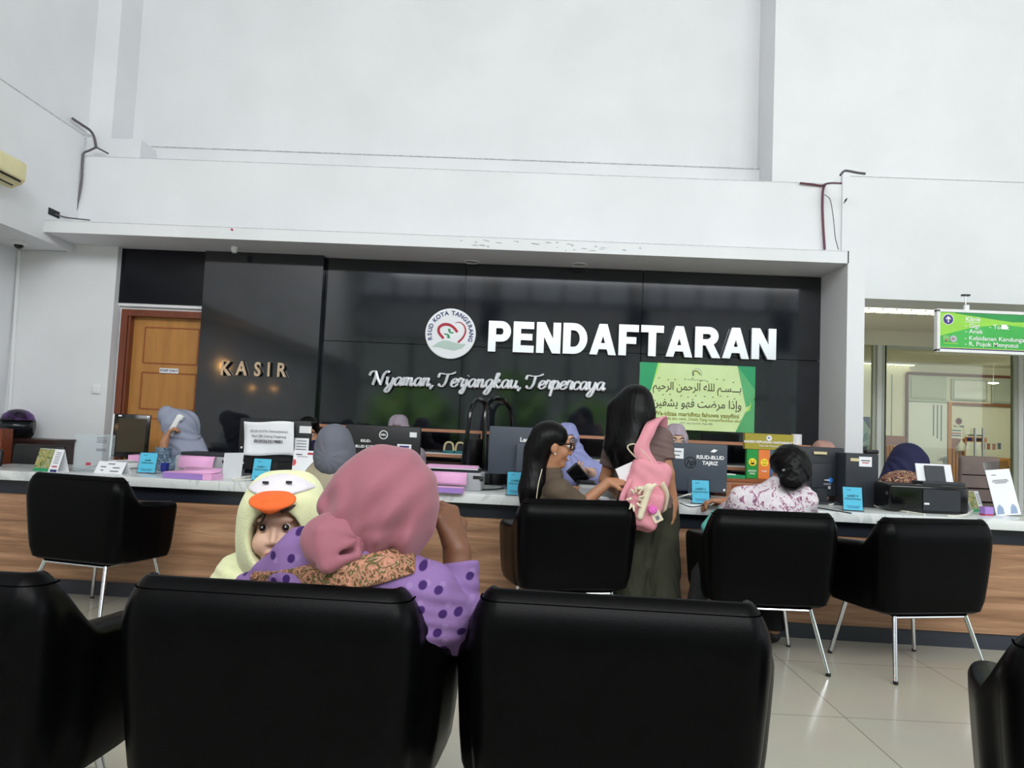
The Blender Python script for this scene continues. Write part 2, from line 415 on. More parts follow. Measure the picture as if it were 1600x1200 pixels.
# upper wall, its foot strip, two piers
zs = at(700, 245, 6.55).z
struct(box_between(XL - 0.6, XR + 0.6, YU, YU + 0.2, ZB, ZT, 'wall'), 'wall_upper')
struct(box_between(XL, XR - 0.1, YU - 0.07, YU, ZB, zs, 'wall'), 'trim_1')
cx0, cx1 = at(141, 60, 6.3).x, at(176, 100, 6.3).x + 0.03
w = box_between(XL - 0.1, at(176, 190, 6.28).x, 6.28, YU, ZB, ZT, 'wall')
struct(w, 'pillar_left')
struct(box_between(XL - 0.05, at(220, 230, 6.27).x, 6.27, YU, ZB, at(195, 217, 6.27).z, 'wall'), 'trim_2')
struct(box_between(at(1208, 150, 6.22).x, at(1316, 150, 6.20).x, 6.20, YU, ZB, ZT, 'wall'), 'pillar_right')
# right: pillar, wall over the opening, wall above set back
YW = YBEAM - 0.02
struct(box_between(XR, XO, YC, 6.5, 0, zlip, 'wall'), 'pillar_corner')
xw = at(1316, 330, YW).x
w = box_between(xw, 9.2, YW, YW + 0.4, ZL, ZW, 'wall')
w.box(((6.6 + 9.2) / 2, YW + 0.13, ZL / 2), (2.6, 0.26, ZL), 'wall')
struct(w, 'wall_front_right')
struct(box_between(at(1316, 150, YW + .03).x - .02, 9.2, YW + 0.032, YW + 0.4, ZW - 0.02, ZT, 'wall'), 'wall_upper_right')
# right side of the hall and the glazed front behind the camera
w = box_between(9.0, 9.2, -4.9, YC, 0, 0.9, 'wall'); w.box((9.1, 0.4, 5.75), (0.2, 10.7, 0.9), 'wall')
for y in (-4.4, 4.6): w.box((9.1, y, 3.1), (0.2, 2.2, 4.4), 'wall')
struct(w, 'wall_right')
w = MB()
for x0, x1, z0, z1 in ((-5, 9.2, 3.3, 4.2), (-5, 9.2, 5.8, 6.2), (-5, 9.2, 0, 0.35)):
    w.box(((x0 + x1) / 2, -4.9, (z0 + z1) / 2), (x1 - x0, 0.2, z1 - z0), 'wall')
for x in (-4.2, -0.9, 2.6, 6.0, 9.0): w.box((x, -4.9, 3.1), (0.5, 0.2, 6.2), 'wall')
struct(w, 'wall_front')
win = MB()
for i in range(17): win.box((-4.0 + 0.8 * i, -4.66, 5.0), (0.07, 0.05, 1.6), 'dark')
for z in (4.22, 5.78): win.box((2.2, -4.66, z), (13, 0.05, 0.08), 'dark')
struct(win, 'window_1')
win = MB()
for i in range(11): win.box((-4.0 + 1.25 * i, -4.9, 1.8), (0.08, 0.08, 3.0), 'dark')
for z in (0.35, 2.2, 3.3): win.box((2.2, -4.9, z), (13, 0.08, 0.08), 'dark')
win.box((2.2, -4.9, 1.8), (13, 0.012, 3.0), 'glass')
struct(win, 'window_2')
for i, (y, z, r) in enumerate(((1.9, 1.93, .05), (0.75, 1.68, .022), (-0.25, 1.73, .022))):
    o = thing('wall_lamp', ('bright', 'small', 'smallest')[i] + ' warm wall lamp on the left recess side wall, mirrored in the dark granite', 'lamp', (XRL, y, z))
    MB().box((.01, 0, 0), (.02, .06, .1), 'dark').build('bracket', o); MB().lathe([(0, -r), (r * .7, -r * .7), (r, 0), (r * .7, r * .7), (0, r)], mat('warm lamp glass', (255, 190, 110), .4, emit=(60, 45, 45)[i]), 14, T=Matrix.Translation((.05, 0, 0))).build('bulb', o)
# garden outside that front, seen mirrored in the granite
gr = MB(); gr.box((2, -13, -0.05), (40, 16, 0.1), mat('garden grass', (92, 128, 62), 0.9, var=0.2))
tag(gr.build('ground'), kind='structure')
def bush(name, c, s, label, seed):
    bm = bmesh.new(); bmesh.ops.create_icosphere(bm, subdivisions=4, radius=1.0); rn = random.Random(seed)
    ph = [rn.uniform(0, 6) for _ in range(6)]
    mb = MB(); vs = []
    for v in bm.verts:
        p = v.co; k = 1 + 0.16 * math.sin(5 * p.x + ph[0]) * math.sin(5 * p.y + ph[1]) + 0.13 * math.sin(9 * p.z + ph[2]) * math.sin(8 * p.x + ph[3]) + rn.uniform(-.05, .05)
        vs.append((p.x * k * s[0], p.y * k * s[1], p.z * k * s[2] + s[2] * 0.85))
    mb.add(vs, [tuple(v.index for v in f.verts) for f in bm.faces], 'foliage'); bm.free()
    o = thing(name, label, 'shrub', c)
    mb.build('foliage', o, angle=20)
    MB().tube([(0, 0, 0), (0.03, 0, s[2] * .5)], [0.08, 0.05], 'darkwood').build('stem', o)
for i, (x, y, sx, sz, lb) in enumerate(((-3.2, -8.2, 1.3, 1.25, 'rounded green shrub outside the glazed front, furthest along the left wall side'),
                                     (-0.4, -9.0, 1.0, 1.55, 'tall green shrub outside the glazed front, second from the left wall side'),
                                     (2.0, -8.0, 1.2, 1.1, 'low green shrub outside the middle of the glazed front'),
                                     (4.6, -9.2, 1.5, 1.7, 'large green shrub outside the glazed front beside the low one'))):
    bush('garden_shrub', (x, y, 0), (sx, 1.0, sz), lb, i)

# joint lines and cracks in the plaster, contact shade put into their colour
M['crack_shade'] = mat('plaster joint and contact shade', (188, 188, 190), .9, var=.2, scale=30)
struct(box_between(at(229, 226, YU - .07).x, XR - .12, YU - .076, YU - .06, zs - .012, zs - .003, 'crack_shade'), 'trim_9')
struct(box_between(XL, XR + .1, YBEAM - .003, YBEAM + .01, ZB - .005, ZB - .002, 'crack_shade'), 'trim_10')
struct(box_between(XL - .01, XL + .003, -4.7, YBEAM, 3.572, 3.580, 'crack_shade'), 'trim_11')
struct(box_between(XR - .002, XR + .006, YC - .003, YC + .02, ZC, zlip, 'ink'), 'trim_12')
struct(box_between(XL, XR, YC - .002, YC + .01, zlip - .004, zlip - .001, 'crack_shade'), 'trim_13')
struct(box_between(XO + .05, 6.0, YW - .003, YW + .01, ZW - .007, ZW - .001, 'crack_shade'), 'trim_14')
# ------------------------------------------------------------------ corridor behind the opening
YP = 8.4; YF = 13.4; ZCF = 2.5; ZCR = 2.70
struct(box_between(2.3, 2.5, 6.5, YP, 0, ZCF, 'cream'), 'wall_corridor')
struct(box_between(2.3, 10.6, YW + 0.3, YP + 0.2, ZCF, ZCF + 0.1, 'cream'), 'ceiling_corridor')
struct(box_between(3.0, 10.6, YP + 0.1, YF + 0.2, ZCR, ZCR + 0.1, 'cream'), 'ceiling_rear')
zh = at(1420, 541, YP).z
struct(box_between(2.4, 10.6, YP, YP + 0.12, zh, ZCR + 0.1, 'cream'), 'wall_partition_header')
def gx(px, py=620): return at(px, py, YP).x
win = MB()
def post(p0, p1, m, d=0.06): win.box(((gx(p0) + gx(p1)) / 2, YP + 0.05, zh / 2), (gx(p1) - gx(p0), d, zh), m)
post(1371, 1377.5, 'trimwhite', 0.1); post(1365.5, 1370.5, 'frost', 0.05); post(1378, 1384, 'frost', 0.05); post(1384.3, 1386, 'black', 0.06)
post(1586, 1592, 'frost', 0.06); post(1592, 1599, 'trimwhite', 0.1)
win.box((gx(1365) - 0.3, YP + 0.05, zh / 2), (0.7, 0.012, zh), 'glass')
win.box(((gx(1386) + gx(1586)) / 2, YP + 0.05, zh / 2), (gx(1586) - gx(1386), 0.012, zh), 'glass')
win.box(((gx(1600) + 9.5) / 2, YP + 0.05, zh / 2), (9.5 - gx(1600), 0.012, zh), 'glass')
win.box(((gx(1386) + gx(1586)) / 2, YP + 0.05, zh - 0.015), (gx(1586) - gx(1386), 0.06, 0.03), 'frost')
struct(win, 'window_3')
hz0, hz1 = at(1520, 752, YP).z, at(1520, 669, YP).z
hd = MB()
for px in (1518.5, 1531):
    hd.tube([(gx(px), YP - 0.06, hz0), (gx(px), YP - 0.06, hz1)], 0.013, 'steel')
    for z in (hz0 + 0.08, hz1 - 0.08): hd.tube([(gx(px), YP - 0.06, z), (gx(px), YP + 0.05, z)], 0.009, 'steel')
o = thing('door_pull', 'pair of tall steel bar handles on the corridor glass door', 'handle', (0, 0, 0)); hd.build('bar', o)
# far wall of the corridor
def fx(px, py=640): return at(px, py, YF).x
def fz(px, py): return at(px, py, YF).z
struct(box_between(3.0, 10.8, YF, YF + 0.2, 0, ZCR + 0.1, 'cream'), 'wall_far')
struct(box_between(10.6, 10.8, YP, YF, 0, ZCR + 0.1, 'cream'), 'wall_corridor_right')
struct(box_between(2.9, 3.1, YP, YF, 0, ZCR, 'cream'), 'wall_corridor_left')
zrail0, zrail1 = fz(1400, 691), fz(1400, 681)
for (a, b, nm) in ((1340, 1414, 'trim_3'), (1481, 1509, 'trim_4')):
    w = MB(); x0, x1 = fx(a), fx(b)
    w.box(((x0 + x1) / 2, YF - 0.02, (zrail0 + zrail1) / 2), (x1 - x0, 0.04, zrail1 - zrail0), 'bandwood')
    n = int((x1 - x0) / 0.055)
    w.box(((x0 + x1) / 2, YF - 0.008, zrail0 / 2), (x1 - x0, 0.016, zrail0), 'bandwood')
    for i in range(n): w.box((x0 + (i + .5) * (x1 - x0) / n, YF - 0.02, zrail0 / 2 - 0.02), (0.036, 0.03, zrail0 - 0.06), 'slatwood')
    struct(w, nm)
x0, x1 = fx(1557), fx(1588); w = MB()
w.box(((x0 + x1) / 2, YF - 0.02, fz(1570, 716) / 2), (x1 - x0, 0.04, fz(1570, 716)), 'slatwood'); struct(w, 'trim_5')
for px in (1392.5,): struct(box_between(fx(px), fx(px) + 0.012, YF - 0.008, YF, zrail1, fz(px, 585), 'greyink'), 'trim_6')
# white corridor door with three slots, wood frame, transom windows
zd = fz(1446, 628)
w = MB(); a0, a1, b1 = fx(1415.5), fx(1480), fx(1592)
ztop = fz(1440, 584)
for x in (a0, ): w.box((x, YF - 0.03, ztop / 2), (0.03, 0.06, ztop), 'doorframewood')
w.box((fx(1481.5), YF - 0.03, fz(1480, 628) / 2), (0.06, 0.06, fz(1480, 628)), 'slatwood')
w.box(((a0 + b1) / 2, YF - 0.03, ztop), (b1 - a0, 0.06, 0.045), 'doorframewood')
w.box(((a1 + b1) / 2, YF - 0.03, zd - 0.01), (b1 - a1, 0.05, 0.04), 'bandwood')
w.box(((a0 + a1) / 2, YF - 0.03, zd + 0.02), (a1 - a0, 0.05, 0.04), 'frost')
struct(w, 'trim_7')
d = MB(); d.box(((a0 + a1) / 2 + 0.0, YF - 0.025, zd / 2), (a1 - a0 - 0.05, 0.04, zd - 0.02), 'trimwhite')
for px, y1 in ((1456.5, 681), (1462.5, 685), (1468.5, 689)): d.box((fx(px), YF - 0.047, (zd - 0.05 + fz(px, y1)) / 2), (0.02, 0.006, zd - 0.05 - fz(px, y1)), 'greyink')
dd = struct(d, 'door_2')
h = MB(); h.tube([(fx(1464), YF - 0.09, fz(1470, 715)), (fx(1476), YF - 0.09, fz(1470, 715))], 0.012, 'steel'); h.box((fx(1474.5), YF - 0.06, fz(1474, 719)), (0.05, 0.03, 0.14), 'steel'); h.build('handle', dd)
w = MB()
for (p0, p1, q0, q1, mt) in ((1418, 1477, 588, 624, 'frost'), (1485, 1541, 593, 626, 'trimwhite'), (1548, 1586, 594, 631, 'frost')):
    xa, xb, z1, z0 = fx(p0), fx(p1), fz((p0 + p1) / 2, q0), fz((p0 + p1) / 2, q1)
    w.box(((xa + xb) / 2, YF - 0.02, (z0 + z1) / 2), (xb - xa, 0.03, z1 - z0), 'frost')
    w.box(((xa + xb) / 2, YF - 0.04, (z0 + z1) / 2), (xb - xa - 0.08, 0.02, z1 - z0 - 0.06), mt)
struct(w, 'window_4')
# corridor lamps
def strip_lamp(name, p, sx, label):
    o = thing(name, label, 'ceiling light', p)
    MB().box((0, 0, -0.015), (sx, 0.3, 0.03), 'lightgrey').build('housing', o)
    b = MB(); n = max(3, int(sx / 0.12))
    b.box((0, 0, -0.034), (sx - 0.04, 0.26, 0.008), 'tube_light'); b.build('diffuser', o)
    g = MB()
    for i in range(n + 1): g.box((-sx / 2 + 0.02 + i * (sx - 0.04) / n, 0, -0.045), (0.008, 0.26, 0.02), 'steel')
    g.build('louvre', o)
p = atz(1402, 480, ZCF); strip_lamp('strip_light', (p.x, p.y, ZCF), 0.95, 'long louvred strip light on the corridor ceiling left of the green hanging sign')
p = atz(1386, 567, ZCR); strip_lamp('strip_light', (p.x - .1, p.y, ZCR), 1.1, 'strip light beyond the corridor glass, above the white pole')
p = atz(1552, 579, ZCR); strip_lamp('strip_light', (p.x, p.y - .05, ZCR), 0.95, 'strip light beyond the corridor glass, above the transom windows')
o = thing('pendant_lamp', 'small glowing round lamp seen before the transom window', 'lamp', (fx(1524.5), YF - 0.5, fz(1524.5, 602)))
MB().lathe([(0.0, 0.02), (0.075, 0.015), (0.08, 0.0), (0.0, -0.015)], 'down_light', T=None).build('diffuser', o)
MB().tube([(0, 0, 0.01), (0, 0, ZCR - o.location.z)], 0.004, 'white', seg=6).build('cord', o)
# things on the far wall and the glass
o = thing('sanitiser_bottle', 'white pump bottle of hand sanitiser on the slatted corridor wall', 'bottle', (fx(1497.5), YF - 0.1, fz(1497, 704)))
MB().lathe([(0.05, 0), (0.055, 0.01), (0.055, 0.12), (0.03, 0.15), (0.02, 0.16)], 'cream', 16).build('bottle', o)
MB().lathe([(0.02, 0.155), (0.02, 0.18), (0.008, 0.185), (0.008, 0.21)], 'white', 12).box((-0.02, 0, 0.215), (0.07, 0.02, 0.015), 'white').build('pump', o)
MB().box((0, 0.05, 0.04), (0.12, 0.08, 0.1), 'cream').build('bracket', o)
o = thing('round_notice', 'dark red scalloped sticker with a caption on the far cream wall', 'sticker', (fx(1498), YF - 0.004, fz(1498, 658)))
poly = [((0.055 + 0.01 * math.cos(8 * a)) * math.cos(a), (0.055 + 0.01 * math.cos(8 * a)) * math.sin(a)) for a in [2 * PI * i / 64 for i in range(64)]]
MB().prism(poly, -0.004, 0.002, mat('maroon print', (110, 30, 48), 0.6, var=0.05)).build('sticker', o)
MB().text('No. 1000', 'ink', 0.05, z=-0.095, y=-0.001, bold=0.02).build('lettering', o)
o = thing('wall_notice', 'small notice with green and red bars on the far cream wall', 'notice', (fx(1494), YF - 0.004, fz(1494, 677)))
nb = MB(); nb.box((0, 0, 0), (0.2, 0.006, 0.15), 'paper')
for z, c in ((0.05, (60, 110, 70)), (0.0, (180, 80, 80)), (-0.04, (60, 100, 80))): nb.box((0, -0.004, z), (0.17, 0.003, 0.022), mat('notice print', c, 0.7, var=0.05))
nb.build('sheet', o)
o = thing('payment_stickers', 'row of four small stickers on the corridor glass door', 'stickers', (gx(1552), YP + 0.035, at(1552, 698, YP).z))
for i, c in enumerate(((110, 60, 50), (150, 100, 80), (165, 120, 100), (90, 100, 100))):
    MB().box((-0.09 + i * 0.06, 0, (0.01 if i == 3 else 0)), (0.035, 0.003, 0.07), mat('sticker print', c, 0.6, var=0.1, scale=60)).build('sticker', o)
o = thing('letter_plate', 'dark framed plate across the corridor door handles', 'plate', (gx(1528), YP + 0.037, at(1528, 687, YP).z))
pl = MB(); pl.box((0, 0, 0), (0.24, 0.012, 0.055), 'slatwood'); pl.box((-0.075, -0.008, 0), (0.05, 0.006, 0.035), 'blueink'); pl.box((0.03, -0.008, 0), (0.12, 0.006, 0.03), 'black'); pl.build('plate', o)
o = thing('glass_poster', 'blue and white poster behind the glass beside the white pillar', 'poster', (gx(1350), YP + 0.1, 0))
pz0, pz1 = at(1358, 706, YP).z, at(1358, 651, YP).z
b = MB(); b.box((0, 0, (pz0 + pz1) / 2), (gx(1366) * 2 - gx(1350) * 2, 0.006, pz1 - pz0), mat('pale poster', (196, 222, 224), 0.6, var=0.08))
wdt = gx(1366) - gx(1350)
b.prism([(0.02, pz1), (wdt, pz1 - 0.14), (wdt, pz1)], -0.008, -0.003, mat('violet poster print', (70, 74, 150), 0.6, var=0.1))
b.prism([(0.03, pz0 + 0.1), (wdt - 0.02, pz0 + 0.14), (wdt - 0.03, pz0 + 0.22), (0.05, pz0 + 0.2)], -0.008, -0.003, mat('teal poster print', (110, 160, 176), 0.6, var=0.2, scale=30))
b.prism([(0.0, pz0), (wdt * .7, pz0), (wdt * .7, pz0 + 0.06), (0.0, pz0 + 0.05)], -0.008, -0.003, 'blueink')
b.build('sheet', o)

# ------------------------------------------------------------------ staff door and the dark panel over it
door = MB(); dxa, dxb = dx0 + 0.055, px1 + 0.06; dzt = at(250, 495, YB).z
door.box(((dxa + dxb) / 2, YB + 0.05, dzt / 2), (dxb - dxa, 0.04, dzt), 'doorwood')
pa, pb = at(221, 560, YB).x, at(306, 560, YB).x
for y0, y1 in ((512, 568), (583, 640), (655, 760)):
    za, zb = at(262, y1, YB).z, at(262, y0, YB).z
    for (c, s) in ((((pa + pb) / 2, YB + 0.029, za), (pb - pa, 0.006, 0.012)), (((pa + pb) / 2, YB + 0.029, zb), (pb - pa, 0.006, 0.012)), ((pa, YB + 0.029, (za + zb) / 2), (0.012, 0.006, zb - za)), ((pb, YB + 0.029, (za + zb) / 2), (0.012, 0.006, zb - za))):
        door.box(c, s, 'bandwood')
dr = struct(door, 'door_1')
pz = at(262, 579, YB).z; pl = MB(); pl.box((at(262, 579, YB).x, YB + 0.025, pz), (0.165, 0.008, 0.042), 'white'); pl.text('STAFF ONLY', 'blueink', 0.028, x=at(262, 579, YB).x, z=pz, y=YB + 0.0205, bold=0.02)
pl.build('sign_plate', dr)
fr = MB(); fr.box((dx0 + 0.028, YB + 0.02, dz1 / 2), (0.056, 0.12, dz1), 'doorframewood'); fr.box(((dx0 + px1) / 2 + 0.078, YB + 0.02, dz1 - 0.028), (px1 + 0.044 - dx0, 0.12, 0.056), 'doorframewood'); fr.box((dx0 + 0.07, YB + 0.0, dzt / 2), (0.02, 0.06, dzt), 'doorframewood')
struct(fr, 'trim_8')
ov = MB(); oxa, oxb = at(185, 440, YB).x, px1 + 0.02; oza, ozb = at(250, 481, YB).z, at(250, 388, YB).z
ov.box(((oxa + oxb) / 2, YB - 0.01, (oza + ozb) / 2), (oxb - oxa, 0.05, ozb - oza), 'trimwhite'); ov.box(((oxa + oxb) / 2 + 0.02, YB - 0.03, (oza + ozb) / 2), (oxb - oxa - 0.01, 0.03, ozb - oza - 0.05), 'glossyblack')
struct(ov, 'window_5')

# ================================================================== CHAIRS
def chair_shell(flare):
    w, yf, yb, rc, th = 0.350, 0.195, -0.285, 0.060, 0.085
    h = th / 2; wi = w - h; ybi = yb + h; r = rc - 0.02
    P = []
    for i in range(14): P.append((-wi, yf - i * (yf - ybi - r) / 14, 'arm'))
    for i in range(7): a = PI + i * (PI / 2) / 6; P.append((-wi + r + r * math.cos(a), ybi + r + r * math.sin(a), 'c'))
    for i in range(1, 12): P.append((-wi + r + i * (2 * wi - 2 * r) / 12, ybi, 'b'))
    for i in range(7): a = -PI / 2 + i * (PI / 2) / 6; P.append((wi - r + r * math.cos(a), ybi + r + r * math.sin(a), 'c'))
    for i in range(13, -1, -1): P.append((wi, yf - i * (yf - ybi - r) / 14, 'arm'))
    n = len(P); vs = []; fs = []; sec = None; seam = []
    zb = 0.315
    for i, (x, y, k) in enumerate(P):
        a, b = P[max(i - 1, 0)], P[min(i + 1, n - 1)]
        t = Vector((b[0] - a[0], b[1] - a[1], 0)).normalized(); nn = Vector((t.y, -t.x, 0))
        # height: arm slopes to the front, steps up to the back beside the corner
        u = (y - (ybi)) / 0.16
        s = max(0.0, min(1.0, 1.0 - (u - 0.45) / 0.26)); s = s * s * (3 - 2 * s)
        zt = (0.682 - 0.025 * max(0, (y + 0.1) / 0.37)) * (1 - s) + 0.826 * s
        if k == 'b': zt -= 0.006 * (1 - (x / wi) ** 2) * 0
        rr = 0.020
        loop = [(h, zb), (h, zb + 0.3 * (zt - zb)), (h, zt - .035 - .085 * s), (h - .004 - .006 * s, zt - .028 - .045 * s), (h * .7 - .020 * s, zt - .006 - .022 * s), (-.012 * s, zt - .003 * s), (-h * .6, zt - .004), (-h, zt - rr), (-h, zb + 0.6 * (zt - zb)), (-h, zb)]
        if i in (0, n - 1): loop = [(o * 0.75, z if z < zt - rr else z - 0.004) for o, z in loop]
        for o, z in loop:
            p = Vector((x, y, 0)) + nn * o
            f = 0.90 + 0.10 * min(1, (z - zb) / 0.45) ** 0.8 + (0.06 * max(0.0, min(1.0, (y - ybi) / 0.30)) + flare) * (1 - s)
            yy = p.y * (0.93 + 0.07 * min(1, (z - zb) / 0.4)) - (0.05 * (z - 0.5) * s)
            vs.append((p.x * f, yy, z))
        if s > 0.9: seam.append(vs[-10 + 4])
    m = 10
    for i in range(n - 1):
        for j in range(m): fs.append((i * m + j, i * m + (j + 1) % m, (i + 1) * m + (j + 1) % m, (i + 1) * m + j))
    fs += [tuple(range(m)), tuple(range((n - 1) * m + m - 1, (n - 1) * m - 1, -1))]
    return vs, fs, seam
def make_chair(flare):
    o = thing('tub_chair', 'chair', 'chair')
    vs, fs, seam = chair_shell(flare); b = MB(); b.add(vs, fs, 'leather'); b.build('tub_shell', o, sub=1, angle=70)
    b = MB(); b.rbox((0, -0.02, 0.385), (0.50, 0.42, 0.13), 'leather', 0.04, 3); b.build('seat', o)
    b = MB(); b.rbox((0, -0.03, 0.322), (0.44, 0.36, 0.02), 'piping', .008); b.build('underside', o)
    s = [Vector(p) + Vector((0, 0.002, -0.003)) for p in seam]
    b = MB(); b.tube(s, 0.0022, 'piping', 6); b.build('seam_piping', o)
    b = MB()
    for y in (-0.2, 0.18): b.tube([(-0.22, y, 0.306), (0.22, y, 0.306)], 0.006, 'chrome', 8)
    for x in (-0.2, 0.2): b.tube([(x, -0.2, 0.306), (x, 0.18, 0.306)], 0.006, 'chrome', 8)
    b.build('underframe', o)
    for sx in (-1, 1):
        for sy in (-1, 1):
            b = MB(); b.tube([(sx * 0.215, sy * (0.2 if sy < 0 else 0.18), 0.312), (sx * 0.275, sy * (0.285 if sy < 0 else 0.23), 0.012)], [0.0125, 0.0105], 'chrome', 12)
            leg = b.build('leg', o)
            MB().lathe([(0.0125, 0), (0.0125, 0.016), (0.0, 0.018)], 'black', 12, T=Matrix.Translation((sx * 0.276, sy * (0.287 if sy < 0 else 0.232), 0))).build('foot_cap', leg)
    return o
_chair = {}
def place_chair(px_mid, py_top, rz, label, group, flare=0.0):
    """the top edge of the back passes through that pixel at its middle"""
    p = atz(px_mid, py_top, 0.826); r = math.radians(rz)
    back = Vector((math.sin(r) * 0.30, -math.cos(r) * 0.30, 0))       # from centre to the back's outer face
    c = p - back
    if flare not in _chair: o = _chair[flare] = make_chair(flare)
    else: o = copy_tree(_chair[flare])
    o.location = (c.x, c.y, 0); o.rotation_euler = (0, 0, r); o['label'] = label; o['group'] = group; return o
GW = 'waiting chairs in the nearest row'; GC = 'client chairs drawn up to the counter'
NEAR = []
for px, py, rz, lb in ((406, 914, -3, 'black leather tub chair in the nearest row with the pink headscarf woman in it'),
                   (973, 936, -3, 'empty black leather tub chair in the nearest row, beside the woman in purple'),
                   (-186, 890, 0, 'black leather tub chair cut by the left frame edge in the nearest row'),
                   ):
    NEAR.append(place_chair(px, py, rz, lb, GW, 0.09))
o = place_chair(1938, 1046, -30, 'black leather tub chair cut by the right frame edge, nearest to the bare floor', GW, 0.09)
NEAR.append(o)
FAR = []
for px, py, rz, lb in ((106, 741, -14, 'black tub chair in front of the desk calendar at the left counter end'),
                   (487, 763, 0, 'black tub chair at the counter with the beige vest client in it'),
                   (911, 781, 13, 'black tub chair the girl with glasses sits in'),
                   (1217, 799, 2, 'black tub chair the woman in the flowered blouse sits in'),
                   (1478, 811, 13, 'black tub chair standing empty before the black inkjet printer')):
    FAR.append(place_chair(px, py, rz, lb, GC))

# ================================================================== COUNTER
CR = math.atan(-0.048); CZ = 0.78
def cfront(x): return 4.58 - 0.048 * x
counter = thing('reception_counter', 'long wood-fronted service counter with white marble top', 'counter', (0, 4.58, 0), CR)
CX0, CX1 = -3.78, 4.3
b = MB(); b.rbox(((CX0 + CX1) / 2, 0.41, CZ - 0.03), (CX1 - CX0, 0.82, 0.06), 'marble', 0.004, 2); b.build('worktop', counter)
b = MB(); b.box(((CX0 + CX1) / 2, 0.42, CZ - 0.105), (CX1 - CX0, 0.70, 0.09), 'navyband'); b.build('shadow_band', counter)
b = MB(); b.box(((CX0 + CX1) / 2, 0.10, 0.365), (CX1 - CX0, 0.04, 0.54), 'counterwood'); b.build('front_panel', counter)
b = MB(); b.box(((CX0 + CX1) / 2, 0.12, 0.05), (CX1 - CX0, 0.05, 0.10), 'kick'); b.build('kickboard', counter)
for x in (CX1 - 0.02, CX0 + 0.02): MB().box((x, 0.44, 0.33), (0.04, 0.6, 0.66), 'counterwood').build('side_panel', counter)
b = MB(); b.rbox((-3.10, 1.05, CZ - 0.03), (0.55, 0.47, 0.058), 'marble', 0.004, 2); b.build('return_top', counter)
b = MB(); b.box((-3.10, 1.04, 0.36), (0.48, 0.44, 0.72), 'counterwood'); b.build('return_panel', counter)

# ================================================================== SHELF UNIT ALONG THE GRANITE
su = thing('back_shelf', 'low wood-edged shelf unit against the granite wall behind the clerks', 'shelf')
sx0, sx1 = at(492, 668, 6.0).x, at(1262, 700, 6.0).x
zs1 = at(690, 673, 5.93).z; zs2 = at(690, 712, 5.93).z
for z, nm in ((zs1, 'top_board'), (zs2, 'middle_board')):
    b = MB(); b.box(((sx0 + sx1) / 2, 6.06, z), (sx1 - sx0, 0.26, 0.024), 'shelfwood'); 
    if nm == 'middle_board': b.box(((sx0 + sx1) / 2, 6.065, z + 0.0165), (sx1 - sx0, 0.25, 0.009), 'lightgrey')
    b.build(nm, su)
for x in (sx0, at(753, 690, 5.93).x, at(766, 690, 5.93).x, sx1):
    MB().box((x, 6.06, (zs1) / 2), (0.024, 0.24, zs1 - 0.03), 'shelfwood').build('upright', su)
b = MB(); b.box(((sx0 + sx1) / 2, 6.06, zs2 / 2 - 0.02), (sx1 - sx0 - 0.06, 0.2, zs2 - 0.06), 'darkwood'); b.build('cupboard_front', su)

# ================================================================== SIGNS ON THE GRANITE
def letter_strokes(ch):
    s = 0.27
    def arc(cx, cz, rx, rz, a0, a1, n=14, t=s):
        o = [(cx + rx * math.cos(math.radians(a0 + (a1 - a0) * i / n)), cz + rz * math.sin(math.radians(a0 + (a1 - a0) * i / n))) for i in range(n + 1)]
        q = [(cx + (rx - t) * math.cos(math.radians(a0 + (a1 - a0) * i / n)), cz + (rz - t * 0.86) * math.sin(math.radians(a0 + (a1 - a0) * i / n))) for i in range(n + 1)]
        return [[o[i], o[i + 1], q[i + 1], q[i]] for i in range(n)]
    R = lambda x0, z0, x1, z1: [[(x0, z0), (x1, z0), (x1, z1), (x0, z1)]]
    if ch == 'P': return 0.80, R(0, 0, s, 1) + R(s, 0.77, 0.46, 1) + R(s, 0.33, 0.46, 0.56) + arc(0.46, 0.665, 0.34, 0.335, -90, 90)
    if ch == 'E': return 0.74, R(0, 0, s, 1) + R(s, 0.77, .73, 1) + R(s, .4, .68, .61) + R(s, 0, .74, .23)
    if ch == 'N': return 0.86, R(0, 0, s, 1) + R(.86 - s, 0, .86, 1) + [[(0, 1), (.86 - s - .02, 0), (.86, 0), (s + .02, 1)]]
    if ch == 'D': return 0.86, R(0, 0, s, 1) + R(s, 0.77, 0.38, 1) + R(s, 0, 0.38, 0.23) + arc(0.38, 0.5, 0.48, 0.5, -90, 90)
    if ch == 'A': return 0.94, [[(0, 0), (.27, 0), (.60, 1), (.33, 1)], [(.67, 0), (.94, 0), (.61, 1), (.34, 1)], [(.24, .18), (.70, .18), (.64, .38), (.30, .38)]]
    if ch == 'F': return 0.70, R(0, 0, s, 1) + R(s, 0.77, .70, 1) + R(s, .38, .62, .60)
    if ch == 'T': return 0.80, R(.265, 0, .535, 1) + R(0, .77, .80, 1)
    if ch == 'R': return 0.88, R(0, 0, s, 1) + R(s, 0.77, 0.48, 1) + R(s, 0.40, 0.48, 0.60) + arc(0.48, 0.70, 0.34, 0.30, -90, 90) + [[(.36, .42), (.60, 0), (.90, 0), (.64, .46)]]
sg = thing('name_sign', 'large polished steel block letters reading PENDAFTARAN on the granite', 'sign')
pl_, pr_ = at(762, 549, YB - .05), at(1212, 562, YB - .05); pt_ = at(762, 501, YB - .05)
hh = pt_.z - pl_.z; word = 'PENDAFTARAN'; gap = 0.085
tot = sum(letter_strokes(c)[0] for c in word) + gap * (len(word) - 1); kx = (pr_.x - pl_.x) / tot
x = pl_.x
